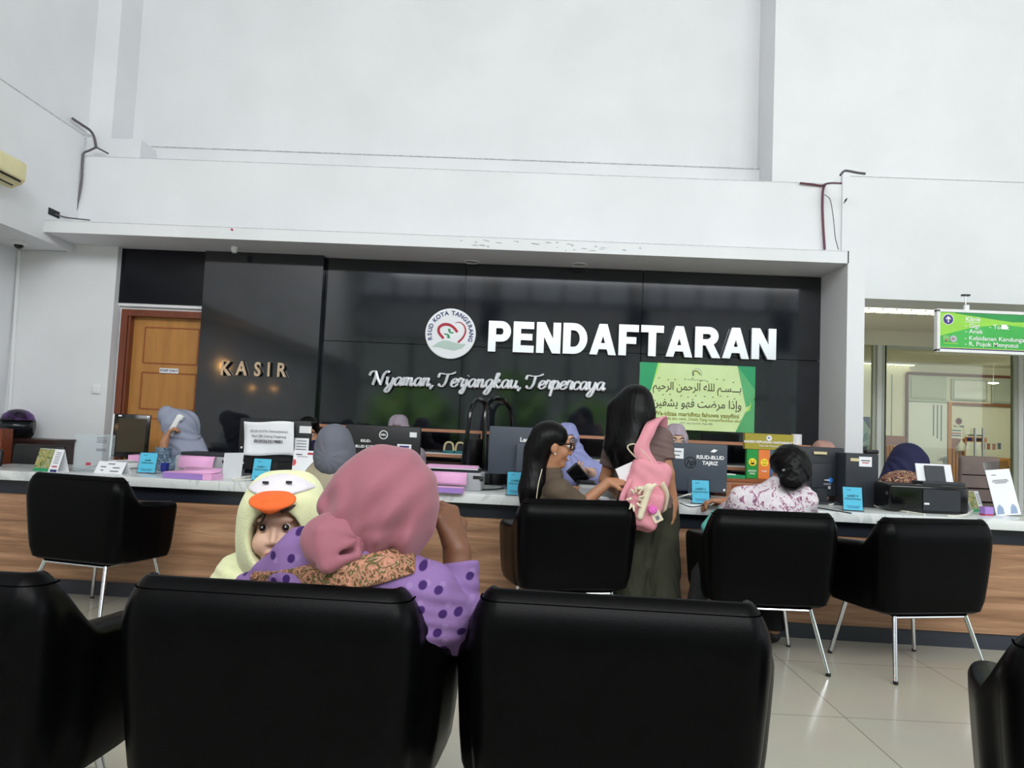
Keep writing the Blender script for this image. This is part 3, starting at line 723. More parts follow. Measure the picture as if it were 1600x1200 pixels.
for i, c in enumerate(word):
    wch, polys = letter_strokes(c); b = MB()
    z0 = pl_.z + (pr_.z - pl_.z) * (x - pl_.x) / (pr_.x - pl_.x)
    for j, p in enumerate(polys): b.prism([(x + q[0] * kx, z0 + q[1] * hh) for q in p], YB - 0.055 - (0.0006 * j if len(polys) < 9 else 0.0006 * (j if j < 3 else 3 + (j > 16) * (j - 16))), YB - 0.02, 'lettersteel')
    b.build('letter', sg, smooth=False); x += (wch + gap) * kx
# italic brush lettering
GL = {
 'N': (1.75, [[(-.35, 1.15), (-.2, 1.6), (.2, 1.7), (.38, 1.2), (.3, 0)], [(.25, 1.7), (.7, .8), (1.2, .05)], [(1.15, 0), (1.25, 1.3), (1.6, 1.8), (1.8, 1.6)]]),
 'T': (1.15, [[(-.45, 1.1), (-.35, 1.6), (.2, 1.55), (.9, 1.6), (1.4, 1.85)], [(.55, 1.6), (.5, .5), (.25, .02), (-.15, .1), (-.1, .35)]]),
 'y': (.92, [[(-.05, .8), (.05, 1), (.08, .35), (.3, .02), (.6, .3), (.72, 1)], [(.72, 1), (.68, -.2), (.42, -.85), (.1, -.7), (.4, -.1), (1, .35)]]),
 'a': (.98, [[(.7, .85), (.42, 1.02), (.1, .7), (.08, .2), (.32, 0), (.6, .35), (.74, 1)], [(.74, 1), (.7, .25), (.82, .0), (1.05, .3)]]),
 'm': (1.3, [[(-.05, .7), (.1, 1), (.1, 0)], [(.1, .5), (.36, 1), (.5, .8), (.48, 0)], [(.48, .5), (.76, 1), (.92, .8), (.92, .15), (1.06, 0), (1.28, .3)]]),
 'n': (.95, [[(-.05, .7), (.1, 1), (.1, 0)], [(.1, .5), (.4, 1), (.56, .8), (.56, .15), (.7, 0), (.95, .3)]]),
 'e': (.78, [[(-.02, .35), (.4, .5), (.6, .8), (.4, 1.02), (.12, .75), (.08, .2), (.34, 0), (.6, .12), (.85, .4)]]),
 'r': (.72, [[(-.02, .5), (.14, 1.1), (.3, .95), (.5, .95), (.46, .3), (.56, 0), (.8, .3)]]),
 'j': (.5, [[(.2, 1), (.2, -.2), (.02, -.85), (-.25, -.65), (.1, -.1), (.5, .35)], [(.26, 1.35), (.30, 1.42)]]),
 'g': (.95, [[(.68, .85), (.42, 1.02), (.1, .7), (.08, .2), (.32, .02), (.6, .35), (.72, 1)], [(.72, 1), (.68, -.2), (.42, -.85), (.1, -.7), (.4, -.1), (1, .35)]]),
 'k': (.88, [[(0, .4), (.3, 1.5), (.26, 1.8), (.1, 1.6), (.08, 0)], [(.1, .45), (.45, 1.0), (.5, .75), (.2, .52), (.5, .05), (.66, 0), (.88, .3)]]),
 'u': (.98, [[(0, .8), (.08, 1), (.08, .25), (.28, 0), (.56, .35), (.62, 1)], [(.62, 1), (.6, .2), (.74, 0), (.98, .3)]]),
 'p': (.92, [[(-.05, .7), (.1, 1), (.06, -.9)], [(.1, .5), (.4, 1.02), (.66, .7), (.56, .12), (.3, 0), (.12, .2)], [(.5, .06), (.7, .06), (.95, .35)]]),
 'c': (.74, [[(.58, .78), (.42, 1.02), (.12, .75), (.08, .2), (.34, 0), (.56, .1), (.8, .38)]]),
 ',': (.5, [[(.16, .12), (.2, .0), (.05, -.35)]]), ' ': (.62, [])}
def script_sign(words, x0, zb0, x1, zb1, xh, y, mtl, name, label):
    o = thing(name, label, 'sign')
    full = ' '.join(words); tot = sum(GL[c][0] for c in full); kx = (x1 - x0) / tot; x = x0
    for wd in words:
        b = MB(); back = MB()
        for c in wd:
            adv, st = GL[c]
            zb = zb0 + (zb1 - zb0) * (x - x0) / (x1 - x0)
            for s in st:
                pts = catmull([(x + (px * kx) + pz * xh * 0.22, y, zb + pz * xh) for px, pz in s], 6)
                rs = []
                for i in range(len(pts)):
                    d = (pts[min(i + 1, len(pts) - 1)] - pts[max(i - 1, 0)]).normalized(); rs.append(xh * (0.088 + 0.115 * abs(d.z)))
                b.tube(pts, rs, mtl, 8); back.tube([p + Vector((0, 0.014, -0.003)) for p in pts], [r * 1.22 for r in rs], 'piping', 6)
            x += adv * kx
        w_ = b.build('word', o); back.build('backing', w_); x += GL[' '][0] * kx
    return o
p0, p1 = at(573, 601, YB - .03), at(944, 610, YB - .03)
script_sign(['Nyaman,', 'Terjangkau,', 'Terpercaya'], p0.x + .03, p0.z, p1.x, p1.z, 12.5 / FPX * YB, YB - 0.035, 'lettersteel', 'slogan_sign', 'white italic script letters reading Nyaman, Terjangkau, Terpercaya below the round emblem')
# KASIR
ks = thing('cashier_sign', 'spaced bronze-lit steel letters reading KASIR left of the emblem', 'sign')
M['kasir'] = mat('aged steel letters', (196, 178, 156), 0.3, 0.9, var=0.1)
for c, px, py in zip('KASIR', (354, 379, 404, 421.5, 441), (577, 577, 578.5, 578.8, 579.5)):
    p = at(px, py, 6.19); b = MB()
    b.text(c, 'kasir', 27 / FPX * 6.19 * 1.12, x=p.x, z=p.z, y=6.18, depth=0.02, bold=0.028, sx=0.78)
    b.build('letter', ks, smooth=False)
# warm downlights in the canopy over the cashier letters
for px, py, lb in ((737, 409, 'round recessed lamp in the canopy underside above the emblem'), (905, 413, 'round recessed lamp in the canopy underside above the block letters')):
    p = atz(px, py, ZC); o = thing('recessed_lamp', lb, 'lamp', (p.x, p.y, ZC))
    MB().lathe([(0.07, 0.0), (0.07, -0.006), (0.055, -0.008), (0.05, 0.0)], 'trimwhite', 20).build('rim', o)
    MB().lathe([(0.05, -0.002), (0.0, -0.004)], 'grey', 20).build('lens', o)
p = at(345, 576, 6.1)
sp = bpy.data.lights.new('cashier_spot', 'SPOT'); sp.energy = 9; sp.color = (1, 0.66, 0.32); sp.spot_size = math.radians(60); sp.shadow_soft_size = 0.03; sp.spot_blend = 0.6
so = bpy.data.objects.new('cashier_spot', sp); COL.objects.link(so); so.location = (at(352, 405, 6.0).x, 5.98, ZC - 0.02); so.rotation_euler = (Vector((p.x, 6.2, p.z - .1)) - so.location).to_track_quat('-Z', 'Y').to_euler()
o = thing('spot_lamp', 'small white spotlight in the canopy above the KASIR letters', 'lamp', (at(366, 395, 6.02).x, 6.02, ZC))
MB().lathe([(0.03, 0), (0.03, -0.02), (0.018, -0.05), (0.0, -0.05)], 'white', 14).build('shade', o)
# round emblem
ec = at(704, 521.5, YB - .05); er = 39.5 / FPX * YB
em = thing('round_emblem', 'round white emblem sign with red heart and green mark on the granite', 'sign', (ec.x, YB - 0.001, ec.z))
RX = Matrix.Rotation(PI / 2, 4, 'X')
MB().lathe([(er, 0.0), (er, 0.055), (0, 0.055)], 'steel', 64, T=RX).build('drum', em)
MB().lathe([(er * 0.985, 0.055), (er * 0.98, 0.059), (0, 0.059)], mat('emblem white', (236, 238, 242), 0.35, var=0.02), 64, T=RX).build('face', em)
b = MB()
s = 'RSUD KOTA TANGERANG'; a0, a1 = math.radians(202), math.radians(-22)
wd = {'I': .4, ' ': .55, 'N': 1.1, 'G': 1.1, 'O': 1.15, 'D': 1.05}
tw = sum(wd.get(c, 1) for c in s); acc = 0
for c in s:
    k = (acc + wd.get(c, 1) / 2) / tw; acc += wd.get(c, 1); a = a0 + (a1 - a0) * k
    if c != ' ': b.text(c, 'blueink', er * 0.235, depth=0.002, bold=0.02, T=Matrix.Translation((er * 0.815 * math.cos(a), -0.0605, er * 0.815 * math.sin(a))) @ Matrix.Rotation(PI / 2 - a, 4, 'Y'))
b.build('lettering', em, smooth=False)
def flat_stroke(mb, pts, ws, y, m, n=8):
    P_ = catmull([(p[0], 0, p[1]) for p in pts], n); m_ = len(P_)
    for i in range(m_ - 1):
        f = lambda j: ws[0] + (ws[1] - ws[0]) * j / (m_ - 1) if len(ws) == 2 else np.interp(j / (m_ - 1), np.linspace(0, 1, len(ws)), ws)
        q = []
        for j in (i, i + 1):
            d = (P_[min(j + 1, m_ - 1)] - P_[max(j - 1, 0)]).normalized(); nn = Vector((-d.z, 0, d.x)); q.append((P_[j] + nn * f(j), P_[j] - nn * f(j)))
        mb.prism([(q[0][0].x, q[0][0].z), (q[0][1].x, q[0][1].z), (q[1][1].x, q[1][1].z), (q[1][0].x, q[1][0].z)], y - 0.002, y, m)
def E(px, py): return ((px - 720) / 440 * er, -(py - 590) / 440 * er)   # from the close-up of the emblem
b = MB()
flat_stroke(b, [E(605, 680), E(520, 580), E(520, 490), E(600, 435), E(700, 440), E(780, 490), E(840, 560)], [er * .05, er * .055, er * .05], -0.0605, 'redink')
flat_stroke(b, [E(790, 400), E(870, 385), E(950, 440), E(980, 540), E(940, 650), E(860, 740)], [er * .008, er * .03, er * .04], -0.0605, 'redink')
gm = mat('emblem green', (30, 146, 92), 0.5, var=0.03); pg = mat('emblem pale green', (184, 206, 196), 0.5, var=0.03)
b.prism([E(670, 510), E(715, 505), E(720, 560), E(775, 565), E(770, 585), E(720, 585), E(690, 565)], -0.0625, -0.0605, gm)
b.prism([E(720, 670), E(665, 670), E(668, 620), E(610, 610), E(612, 592), E(660, 592), E(700, 610)], -0.0625, -0.0605, gm)
b.prism([E(400, 835), E(500, 760), E(600, 710), E(690, 715), E(860, 760), E(1000, 760), E(930, 840), E(800, 885), E(640, 860), E(520, 835)], -0.061, -0.0595, pg)
b.build('mark', em, smooth=False)
# green verse poster
q0, q1, q2, q3 = at(1000.5, 566, YB - .03), at(1181, 572.5, YB - .03), at(1179, 676, YB - .03), at(1004, 671, YB - .03)
pw, ph = q1.x - q0.x, q1.z - q2.z; pcx, pcz = (q0.x + q1.x) / 2, (q0.z + q2.z) / 2
po = thing('verse_poster', 'green and lime poster with Arabic verse and emblem on the granite', 'poster', (pcx, YB, pcz))
def Q(px, py): return ((px - 765) / 1525 * pw, -(py - 515) / 915 * ph)   # from the close-up of the poster, corrected for its slope
lime = mat('lime poster ground', (206, 228, 158), 0.5, c2=(216, 240, 180), scale=3)
MB().box((0, -0.012, 0), (pw, 0.02, ph), lime).build('board', po)
gd, gmid, gl_ = mat('poster green', (20, 158, 100), 0.5, var=0.06, scale=4), mat('poster mid green', (86, 176, 112), 0.5, var=0.08, scale=4), mat('poster bright lime', (176, 232, 96), 0.5, var=0.05)
b = MB()
L_, R_, T_, B_ = -pw / 2, pw / 2, ph / 2, -ph / 2
b.prism([(L_, T_), (L_ + pw * .155, T_), (L_ + pw * .10, T_ - ph * .42), (L_, T_ - ph * .60)][::-1], -0.0235, -0.0215, gd)
b.prism([(L_ + pw * .175, T_), (L_ + pw * .155, T_), (L_, T_ - ph * .85), (L_, T_ - ph)], -0.023, -0.0215, gl_)
b.build('left_corner_print', po, smooth=False); b = MB()
b.prism([(R_ - pw * .155, T_), (R_, T_), (R_, T_ - ph * .55), (R_ - pw * .075, T_ - ph * .62)][::-1], -0.0235, -0.0215, gd)
b.prism([(R_ - pw * .155, T_), (R_ - pw * .075, T_ - ph * .62), (R_, T_ - ph * .5), (R_, T_ - ph * .35)][::-1], -0.0242, -0.0235, gmid)
b.prism([(R_ - pw * .16, B_), (R_, B_), (R_, B_ + ph * .52), (R_ - pw * .08, B_ + ph * .30)], -0.0242, -0.0215, gmid)
b.prism([(R_ - pw * .08, B_ + ph * .30), (R_ - pw * .03, B_ + ph * .46), (R_ - pw * .04, B_ + ph * .34)], -0.025, -0.0235, gl_)
b.build('right_corner_print', po, smooth=False)
b = MB()
yk = mat('dark brown print', (62, 52, 30), 0.7, var=0.05)
b.text('\ufe91\ufeb4\ufee2 \ufe8d\ufee0\ufee0\ufeea \ufe8d\ufedf\ufeae\ufea3\ufee4\ufee6 \ufe8d\ufedf\ufeae\ufea3\ufef4\ufee2'[::-1].replace('\ufeb4', '\u0640\ufeb4\u0640\u0640\u0640'), yk, ph * .165, x=pw * .0, z=ph * .15, y=-0.0225, bold=0.006, sx=0.80)
b.text('\ufeed\ufe87\ufeab\ufe8d \ufee3\ufeae\ufebf\ufe96 \ufed3\ufeec\ufeee \ufef3\ufeb8\ufed4\ufef4\ufee6'[::-1], yk, ph * .175, x=pw * .0, z=-ph * .10, y=-0.0225, bold=0.006, sx=0.83)
# vowel marks above the verse
rn = random.Random(3)
for k in range(20):
    xx = -pw * .33 + pw * .66 * (k + rn.uniform(-.4, .4)) / 19; zz = (ph * .0 if k % 2 else ph * .255) + rn.uniform(-.02, .025) * ph
    b.prism([(xx, zz), (xx + pw * .012, zz + ph * .008), (xx + pw * .012, zz + ph * .02), (xx, zz + ph * .012)], -0.0235, -0.0225, yk)
b.build('verse', po, smooth=False)
b = MB(); oy = mat('olive print', (128, 128, 24), 0.7, var=0.05)
b.text('Wa-idzaa maridhtu fahuwa yasyfiini', oy, ph * .092, z=-ph * .265, y=-0.0225, bold=0.02, sx=0.98)
b.text('"Dan apabila aku sakit, Dialah Yang menyembuhkan aku"', oy, ph * .06, z=-ph * .335, y=-0.0225, bold=0.005, sx=1.0)
b.text('(Q.S. Asy-Syu\u2019ara: Ayat 80)', 'greyink', ph * .045, z=-ph * .395, y=-0.0225)
b.build('lettering', po, smooth=False)
b = MB()
pe = mat('pale print', (176, 186, 190), 0.6, var=0.03); ecx, ecz = pw * -0.005, ph * .36
ring = [(math.cos(2 * PI * i / 40), math.sin(2 * PI * i / 40)) for i in range(40)]
for i in range(40):
    a, c = ring[i], ring[(i + 1) % 40]
    if a[1] < -0.5: continue
    for r0, r1 in ((ph * .068, ph * .078), ):
        b.prism([(ecx + a[0] * r0, ecz + a[1] * r0), (ecx + a[0] * r1, ecz + a[1] * r1), (ecx + c[0] * r1, ecz + c[1] * r1), (ecx + c[0] * r0, ecz + c[1] * r0)][::-1], -0.0235, -0.0225, pe)
flat_stroke(b, [(ecx - .03, ecz - .02), (ecx - .03, ecz + .015), (ecx, ecz + .02), (ecx + .03, ecz - .01)], [.006, .004], -0.0225, oy)
b.text('RSUD KOTA TANGERANG', 'greyink', ph * .024, x=ecx, z=ecz - ph * .10, y=-0.0225)
b.build('emblem', po, smooth=False)

# ================================================================== HANGING GREEN SIGN
YS = 5.85
h0, h1, h2 = at(1462, 484, YS), at(1462, 549, YS), at(1600, 489, YS)
hs = thing('hanging_sign', 'green hanging direction sign with white frame and purple arrow', 'sign', (h0.x, YS, h1.z))
HW, HH = 1.08, h0.z - h1.z
b = MB()
for c, s in (((HW / 2, 0, 0.008), (HW, 0.05, 0.024)), ((HW / 2, 0, HH - 0.006), (HW, 0.05, 0.024)), ((0.012, 0, HH / 2), (0.024, 0.05, HH)), ((HW - 0.012, 0, HH / 2), (0.024, 0.05, HH))): b.box(c, s, 'white')
b.build('frame', hs, bevel=0.003)
sgm = mat('sign bright green', (72, 190, 84), 0.4, c2=(50, 168, 66), scale=2); sgl = mat('sign lime', (150, 214, 70), 0.4, var=0.05); sgd = mat('sign dark green', (36, 150, 70), 0.4, var=0.05)
b = MB(); b.box((HW / 2, 0, HH / 2), (HW - 0.04, 0.03, HH - 0.02), sgm)
def S_(u, v): return (0.024 + u * (HW - 0.048), 0.02 + v * (HH - 0.04))
b.prism([S_(0, .35), S_(.25, .62), S_(.5, .72), S_(1, .55), S_(1, .8), S_(.5, .98), S_(0, 1)], -0.0165, -0.015, sgl)
b.prism([S_(.12, .98), S_(.55, .80), S_(1, .86), S_(1, 1), S_(.12, 1)], -0.018, -0.016, sgd)
b.prism([S_(0, 0), S_(1, 0), S_(1, .035), S_(0, .035)], -0.018, -0.015, 'blueink'); b.prism([S_(0, .035), S_(1, .035), S_(1, .05), S_(0, .05)], -0.018, -0.015, mat('sign yellow line', (224, 224, 110), .5, var=.03))
b.build('board', hs, smooth=False)
k = FPX / YS
def U(px, py): p = at(px, py, YS); return (p.x - h0.x, p.z - h1.z)
b = MB(); cx, cz = U(1479.5, 499.5); r = 7.6 / k
b.lathe([(r * 1.12, .017), (r * 1.12, .0185), (0, .0185)], 'whiteink', 32, T=Matrix.Translation((cx, 0, cz)) @ RX)
b.lathe([(r, .0185), (r, .0195), (0, .0195)], mat('sign purple', (66, 52, 128), 0.4, var=0.03), 32, T=Matrix.Translation((cx, 0, cz)) @ RX)
a = r * .62
b.prism([(cx - a * .18, cz - a), (cx + a * .18, cz - a), (cx + a * .18, cz + a * .4), (cx - a * .18, cz + a * .4)], -0.021, -0.0195, 'whiteink')
for sx in (-1, 1): b.prism([(cx, cz + a * 1.05), (cx, cz + a * .5), (cx + sx * a * .75, cz - a * .15), (cx + sx * a * .75, cz + a * .35)], -0.021, -0.0195, 'whiteink')
b.build('arrow', hs, smooth=False)
b = MB()
for t, px, py in (('Klinik', 1506.5, 499), ('- Gigi', 1505.5, 509.5), ('- Toilet', 1543, 511.5), ('- Anak', 1505.5, 518), ('- Kebidanan Kandungan', 1505, 528.5), ('- R. Pojok Menyusui', 1505, 537.5)):
    x_, z_ = U(px, py); b.text(t, 'whiteink', 9.6 / k * 1.0, x=x_, z=z_, y=-0.0185, depth=.001, bold=0.008, align='LEFT', sx=1.06)
x_, z_ = U(1517, 504); b.box((x_ + .0, -.0185, z_), (.115, .001, .004), 'whiteink')
b.build('lettering', hs, smooth=False)
b = MB(); x_, z_ = U(1566.5, 511.5); b.box((x_, -.0195, z_), (.045, .002, .036), 'whiteink'); b.build('patch', hs)
b = MB()
x_, z_ = U(1487.5, 530); b.lathe([(.028, .018), (.028, .0195), (0, .0195)], pe, 24, T=Matrix.Translation((x_, 0, z_)) @ RX); flat_stroke(b, [(x_ - .01, z_ - .008), (x_ - .008, z_ + .008), (x_ + .012, z_ - .002)], [.002, .002], -.0195, 'redink')
x_, z_ = U(1476, 529.5); b.prism([(x_ - .024, z_ - .02), (x_ + .024, z_ - .02), (x_ + .026, z_ + .025), (x_ - .026, z_ + .025)], -.0195, -.018, mat('crest green', (126, 186, 110), .5, var=.1)); b.box((x_, -.02, z_ - .012), (.012, .002, .012), 'redink')
x_, z_ = U(1483, 537); b.box((x_, -.019, z_), (.11, .001, .008), sgl)
b.build('crests', hs, smooth=False)
for xx in (0.235, 0.85): b = MB(); b.tube([(xx, 0, HH), (xx, 0, ZL - h1.z)], 0.006, 'steel', 8); b.box((xx, 0, ZL - h1.z - .008), (.06, .03, .012), 'dark'); b.box((xx, -.01, HH + .025), (.035, .02, .04), 'white'); b.build('hanger', hs)

# ================================================================== FIXED FITTINGS
# split air conditioner on the left wall
p_f, p_b = atx(43, 258, XL + 0.2), atx(42, 290, XL + 0.2)
ay1 = p_f.y; az1 = p_f.z; az0 = p_b.z
ac = thing('air_conditioner', 'yellowed cream split air conditioner on the left wall', 'air conditioner', (XL, ay1, az0))
L = 0.85
prof = [(0, .0), (.10, -.035), (.175, .0), (.2, .03), (.2, az1 - az0), (.17, az1 - az0 + .02), (0, az1 - az0 + .02)]
vs = [(x, -L, z) for x, z in prof] + [(x, 0, z) for x, z in prof]; n = len(prof)
b = MB(); b.add(vs, [tuple(range(n)), tuple(range(2 * n - 1, n - 1, -1))] + [(i, (i + 1) % n, (i + 1) % n + n, i + n) for i in range(n)], 'cream_plastic'); b.build('casing', ac, bevel=0.008)
b = MB(); b.box((.19, -L / 2, .012), (.012, L - .09, .012), 'black', rot=(0, -.8, 0)); b.box((.135, -L / 2, -.018), (.012, L - .09, .008), 'black', rot=(0, -.5, 0)); b.build('outlet_slot', ac)
b = MB(); b.box((.165, -L / 2, .0), (.05, L - .12, .006), 'cream_plastic', rot=(0, -.7, 0)); b.build('louvre_flap', ac)
MB().box((.2015, -.36, (az1 - az0) * .75), (.003, .07, .035), 'dark').build('badge', ac)
# dome camera
p = atz(45, 378, ZREC); o = thing('dome_camera', 'white dome security camera under the left wall step', 'camera', (p.x - .08, p.y, ZREC))
MB().lathe([(.055, 0), (.055, -.022), (.048, -.03), (0, -.03)], 'white', 24).build('base', o)
MB().lathe([(.036, -.03), (.032, -.045), (.02, -.057), (0, -.062)], 'blackgloss', 24).build('dome', o)
p = at(150, 608, 6.16); o = thing('switch_plate', 'square white switch plate on the recess wall', 'switch', (p.x, 6.17, p.z))
MB().rbox((0, -.006, 0), (.075, .012, .075), 'white', .004).build('plate', o); MB().box((0, -.013, 0), (.03, .004, .05), 'white').build('rocker', o)
def cable(name, pts, r, m, label, n=8):
    b = MB(); b.tube(catmull(pts, n), r, m, 6); o = b.build(name); return tag(o, label, 'cable')
ly = lambda x, y: atx(x, y, XL + 0.012)
pc = at(150, 230, 6.17)
cable('wall_cable', [ly(113, 185), ly(128, 195), at(141, 204, 6.2) - Vector((0, 0.0, 0)), at(147, 214, 6.24), at(150, 230, 6.24)], 0.011, 'cablegrey', 'dark cable bundle running along the left wall groove to the pier')
cable('wall_cable', [at(150, 230, 6.17), at(140, 235, 6.17), at(131, 239.5, 6.17), at(129, 252, 6.17), at(127, 285, 6.17), at(121, 318, 6.17), at(118, 337, 6.17)], 0.009, 'cablegrey', 'dark cable dropping down the left end of the beam face')
cable('wall_cable', [at(150, 230, 6.18), at(158, 234, 6.18), at(169, 240, 6.18)], 0.008, 'cablegrey', 'short cable end lying on the beam top beside the left pier')
cable('wall_cable', [at(1250, 286, 6.17), at(1268, 288, 6.17), at(1284, 290, 6.17), at(1292, 287, 6.10), at(1302, 286, 5.95), at(1314, 286.5, 5.74)], 0.009, 'cablered', 'dark red cable along the beam top beside the right pier')
cable('wall_cable', [at(1290, 287, 6.17), at(1286, 297, 6.17), at(1285, 320, 6.17), at(1286, 350, 6.17), at(1288.5, 390, 6.17)], 0.010, 'cablered', 'dark red cable dropping beside the right end of the beam face')
cable('wall_cable', [at(1288, 304, 6.16), at(1297, 312, 6.1), at(1302, 340, 6.05), at(1305, 370, 5.95), at(1310, 390, 5.9)], 0.0035, 'cablegrey', 'thin loose grey wire hanging beside the dark red cable')
cable('wall_cable', [at(1313, 274, 5.74), at(1318, 268, 5.745), at(1324, 267, 5.745), at(1340, 270, 5.75), at(1352, 271.5, 5.75)], 0.010, 'cablegrey', 'dark cable end along the ledge over the corridor opening')
b = MB(); b.prism([(p_.x, p_.z) for p_ in (at(1318, 319, YC), at(1320, 312, YC), at(1324, 309, YC), at(1323, 313, YC))], YC - .003, YC + .002, 'ink'); tag(b.build('wall_hole'), 'small dark hole in the white wall beside the right pier', 'hole')
b = MB(); b.box(atx(84, 333, XL).to_tuple(), (.01, .14, .055), 'ink'); tag(b.build('cable_hole'), 'dark slot in the left wall over the canopy end', 'hole')
cable('wall_cable', [ly(86, 335), ly(105, 340), at(122, 342, 6.0), at(140, 344, 5.9)], 0.006, 'cablegrey', 'grey wire from the dark slot along the canopy top')
b = MB(); pa, pb = at(30, 392, 6.16), at(12, 690, 6.16); b.tube([pa, pb], .016, 'trimwhite', 8); tag(b.build('conduit'), 'white conduit pipe down the recess corner', 'pipe')
b = MB(); b.tube([at(35, 388, 6.15), at(104, 391, 6.15)], .012, 'ink', 8); tag(b.build('black_pipe'), 'thin black pipe along the top of the recess wall', 'pipe')
# flaked paint on the canopy face
b = MB(); rn = random.Random(5)
for i in range(26):
    px = rn.choice((rn.uniform(712, 770), rn.uniform(775, 1005), rn.uniform(860, 1005))); c = at(px, 386 + (px - 840) * .04 + rn.uniform(-9, 4), YC)
    s = rn.uniform(.006, .035); q_ = rn.uniform(.003, .007); b.prism([(c.x - s, c.z), (c.x + s * .4, c.z - q_), (c.x + s, c.z + q_ * .3 - s * .04), (c.x - s * .2, c.z + q_)], YC - .0015, YC + .001, 'grey')
c = at(362, 359, YC); b.prism([(c.x - .012, c.z + .004), (c.x + .006, c.z - .012), (c.x + .014, c.z), (c.x + .002, c.z + .012)], YC - .0015, YC + .001, 'redink')
tag(b.build('paint_flakes'), 'small flaked paint marks on the canopy face', 'paint marks', kind='stuff')

# ================================================================== THINGS ON THE COUNTER
def on_counter(px, py, z=CZ):
    return atz(px, py, z)
def rzc(deg=0): return CR + math.radians(deg)
GB = 'cyan window number signs on the counter'
_bs = []
def blue_sign(px, py, label, deg=0, w=.132, h=.155, txt=('LOKET', 'PENDAFTARAN')):
    p = on_counter(px, py); o = thing('counter_sign', label, 'sign', p, rzc(deg), GB)
    lean = Matrix.Rotation(math.radians(-12), 4, 'X')
    MB().box((0, 0, h / 2), (w, .004, h), 'acrylic', T=lean).box((0, .03, .003), (w, .07, .004), 'acrylic').build('holder', o)
    b = MB(); b.box((0, -.003, h * .5), (w * .86, .002, h * .9), 'cyanpaper', T=lean); b.build('card', o)
    b = MB(); b.text(txt[0], 'ink', h * .105, z=h * .60, y=-.0045, bold=.02, T=lean); b.text(txt[1], 'ink', h * .085, z=h * .48, y=-.0045, T=lean)
    for z, ww in ((.84, .2), (.2, .6), (.14, .5)): b.box((-.02 if z > .5 else 0, -.0045, h * z), (w * ww, .001, h * .018), 'blueink', T=lean)
    b.build('lettering', o, smooth=False); return o
blue_sign(228, 740, 'cyan card in a clear holder beside the white telephone', 4, .135, .150, ('KASIR', 'PEMBAYARAN'))
blue_sign(406, 752, 'cyan card in a clear holder below the taped account number sheet', -2, .135, .155, ('LOKET 1', 'PENDAFTARAN'))
blue_sign(806, 775, 'cyan card in a clear holder beside the dark blue-grey monitor and the long-haired girl', 6, .13, .155, ('LOKET 2', 'PENDAFTARAN'))
blue_sign(1095, 788, 'cyan card in a clear holder in front of the monitor with white stickers', 3, .122, .155, ('LOKET 3', 'PENDAFTARAN'))
blue_sign(1333, 799, 'cyan card in a clear holder in front of the black computer tower', -6, .128, .155, ('LOKET 4', 'PENDAFTARAN'))

pic = blotch_mat('landscape print', [(0, (86, 110, 70)), (.42, (150, 150, 90)), (.5, (196, 170, 110)), (.56, (120, 150, 110)), (.64, (170, 186, 210))], 24, .6)
def calendar(px, py, rz, label, w=.19, h=.155):
    p = on_counter(px, py); o = thing('desk_calendar', label, 'calendar', p, rz)
    a = math.radians(-18); d = h * math.sin(-a)
    T = Matrix.Rotation(a, 4, 'X'); T2 = Matrix.Translation((0, 2 * d, 0)) @ Matrix.Rotation(-a, 4, 'X')
    MB().box((0, 0, h / 2), (w, .003, h), 'paper', T=T).box((0, 0, h / 2), (w, .003, h), 'paper', T=T2).box((0, d, .002), (w * .98, 2 * d, .003), 'paper').build('stand', o)
    b = MB(); b.box((-w * .18, -.003, h * .56), (w * .62, .002, h * .84), pic, T=T); b.build('picture', o)
    b = MB(); b.box((-w * .18, -.003, h * .07), (w * .62, .002, h * .13), gm, T=T); b.box((w * .34, -.003, h * .06), (w * .26, .002, h * .1), 'blueink', T=T)
    for k in range(6): b.box((w * .33, -.003, h * (.85 - .09 * k)), (w * .2, .001, h * .025), 'greyink', T=T)
    b.box((w * .33, -.003, h * .24), (w * .2, .002, h * .05), 'redink', T=T); b.build('print', o); return o
calendar(70, 737, -.2, 'white desk calendar with a landscape picture at the left counter end')
calendar(1528, 800, .45, 'desk calendar with a landscape picture beside the black inkjet printer', .13, .14)
# white tent card
p = on_counter(168, 740); o = thing('tent_card', 'small white printed tent card between the calendar and the telephone', 'card', p, -.12)
T = Matrix.Rotation(math.radians(-32), 4, 'X'); T2 = Matrix.Translation((0, .10, 0)) @ Matrix.Rotation(math.radians(32), 4, 'X')
MB().box((0, 0, .045), (.2, .003, .09), 'paper', T=T).box((0, 0, .045), (.2, .003, .09), 'paper', T=T2).build('card', o)
b = MB()
for x, z, w_ in ((.0, .072, .05), (-.05, .048, .04), (.045, .044, .05), (-.05, .022, .02), (.04, .018, .06)): b.box((x, -.003, z), (w_, .001, .008), 'greyink', T=T)
b.build('print', o)
# clear acrylic stand
p = on_counter(138, 737); o = thing('acrylic_stand', 'clear acrylic notice stand behind the tent card', 'stand', (p.x, p.y + .05, CZ), .5)
T = Matrix.Rotation(math.radians(-16), 4, 'X')
MB().box((0, 0, .13), (.24, .004, .26), 'acrylic', T=T).box((0, .05, .004), (.24, .1, .004), 'acrylic').build('holder', o)
b = MB()
for z in (.235, .22, .205, .155, .145): b.box((.04, -.003, z), (.06, .001, .006), 'greyink', T=T)
b.box((-.03, -.003, .05), (.03, .001, .02), 'redink', T=T); b.build('print', o)
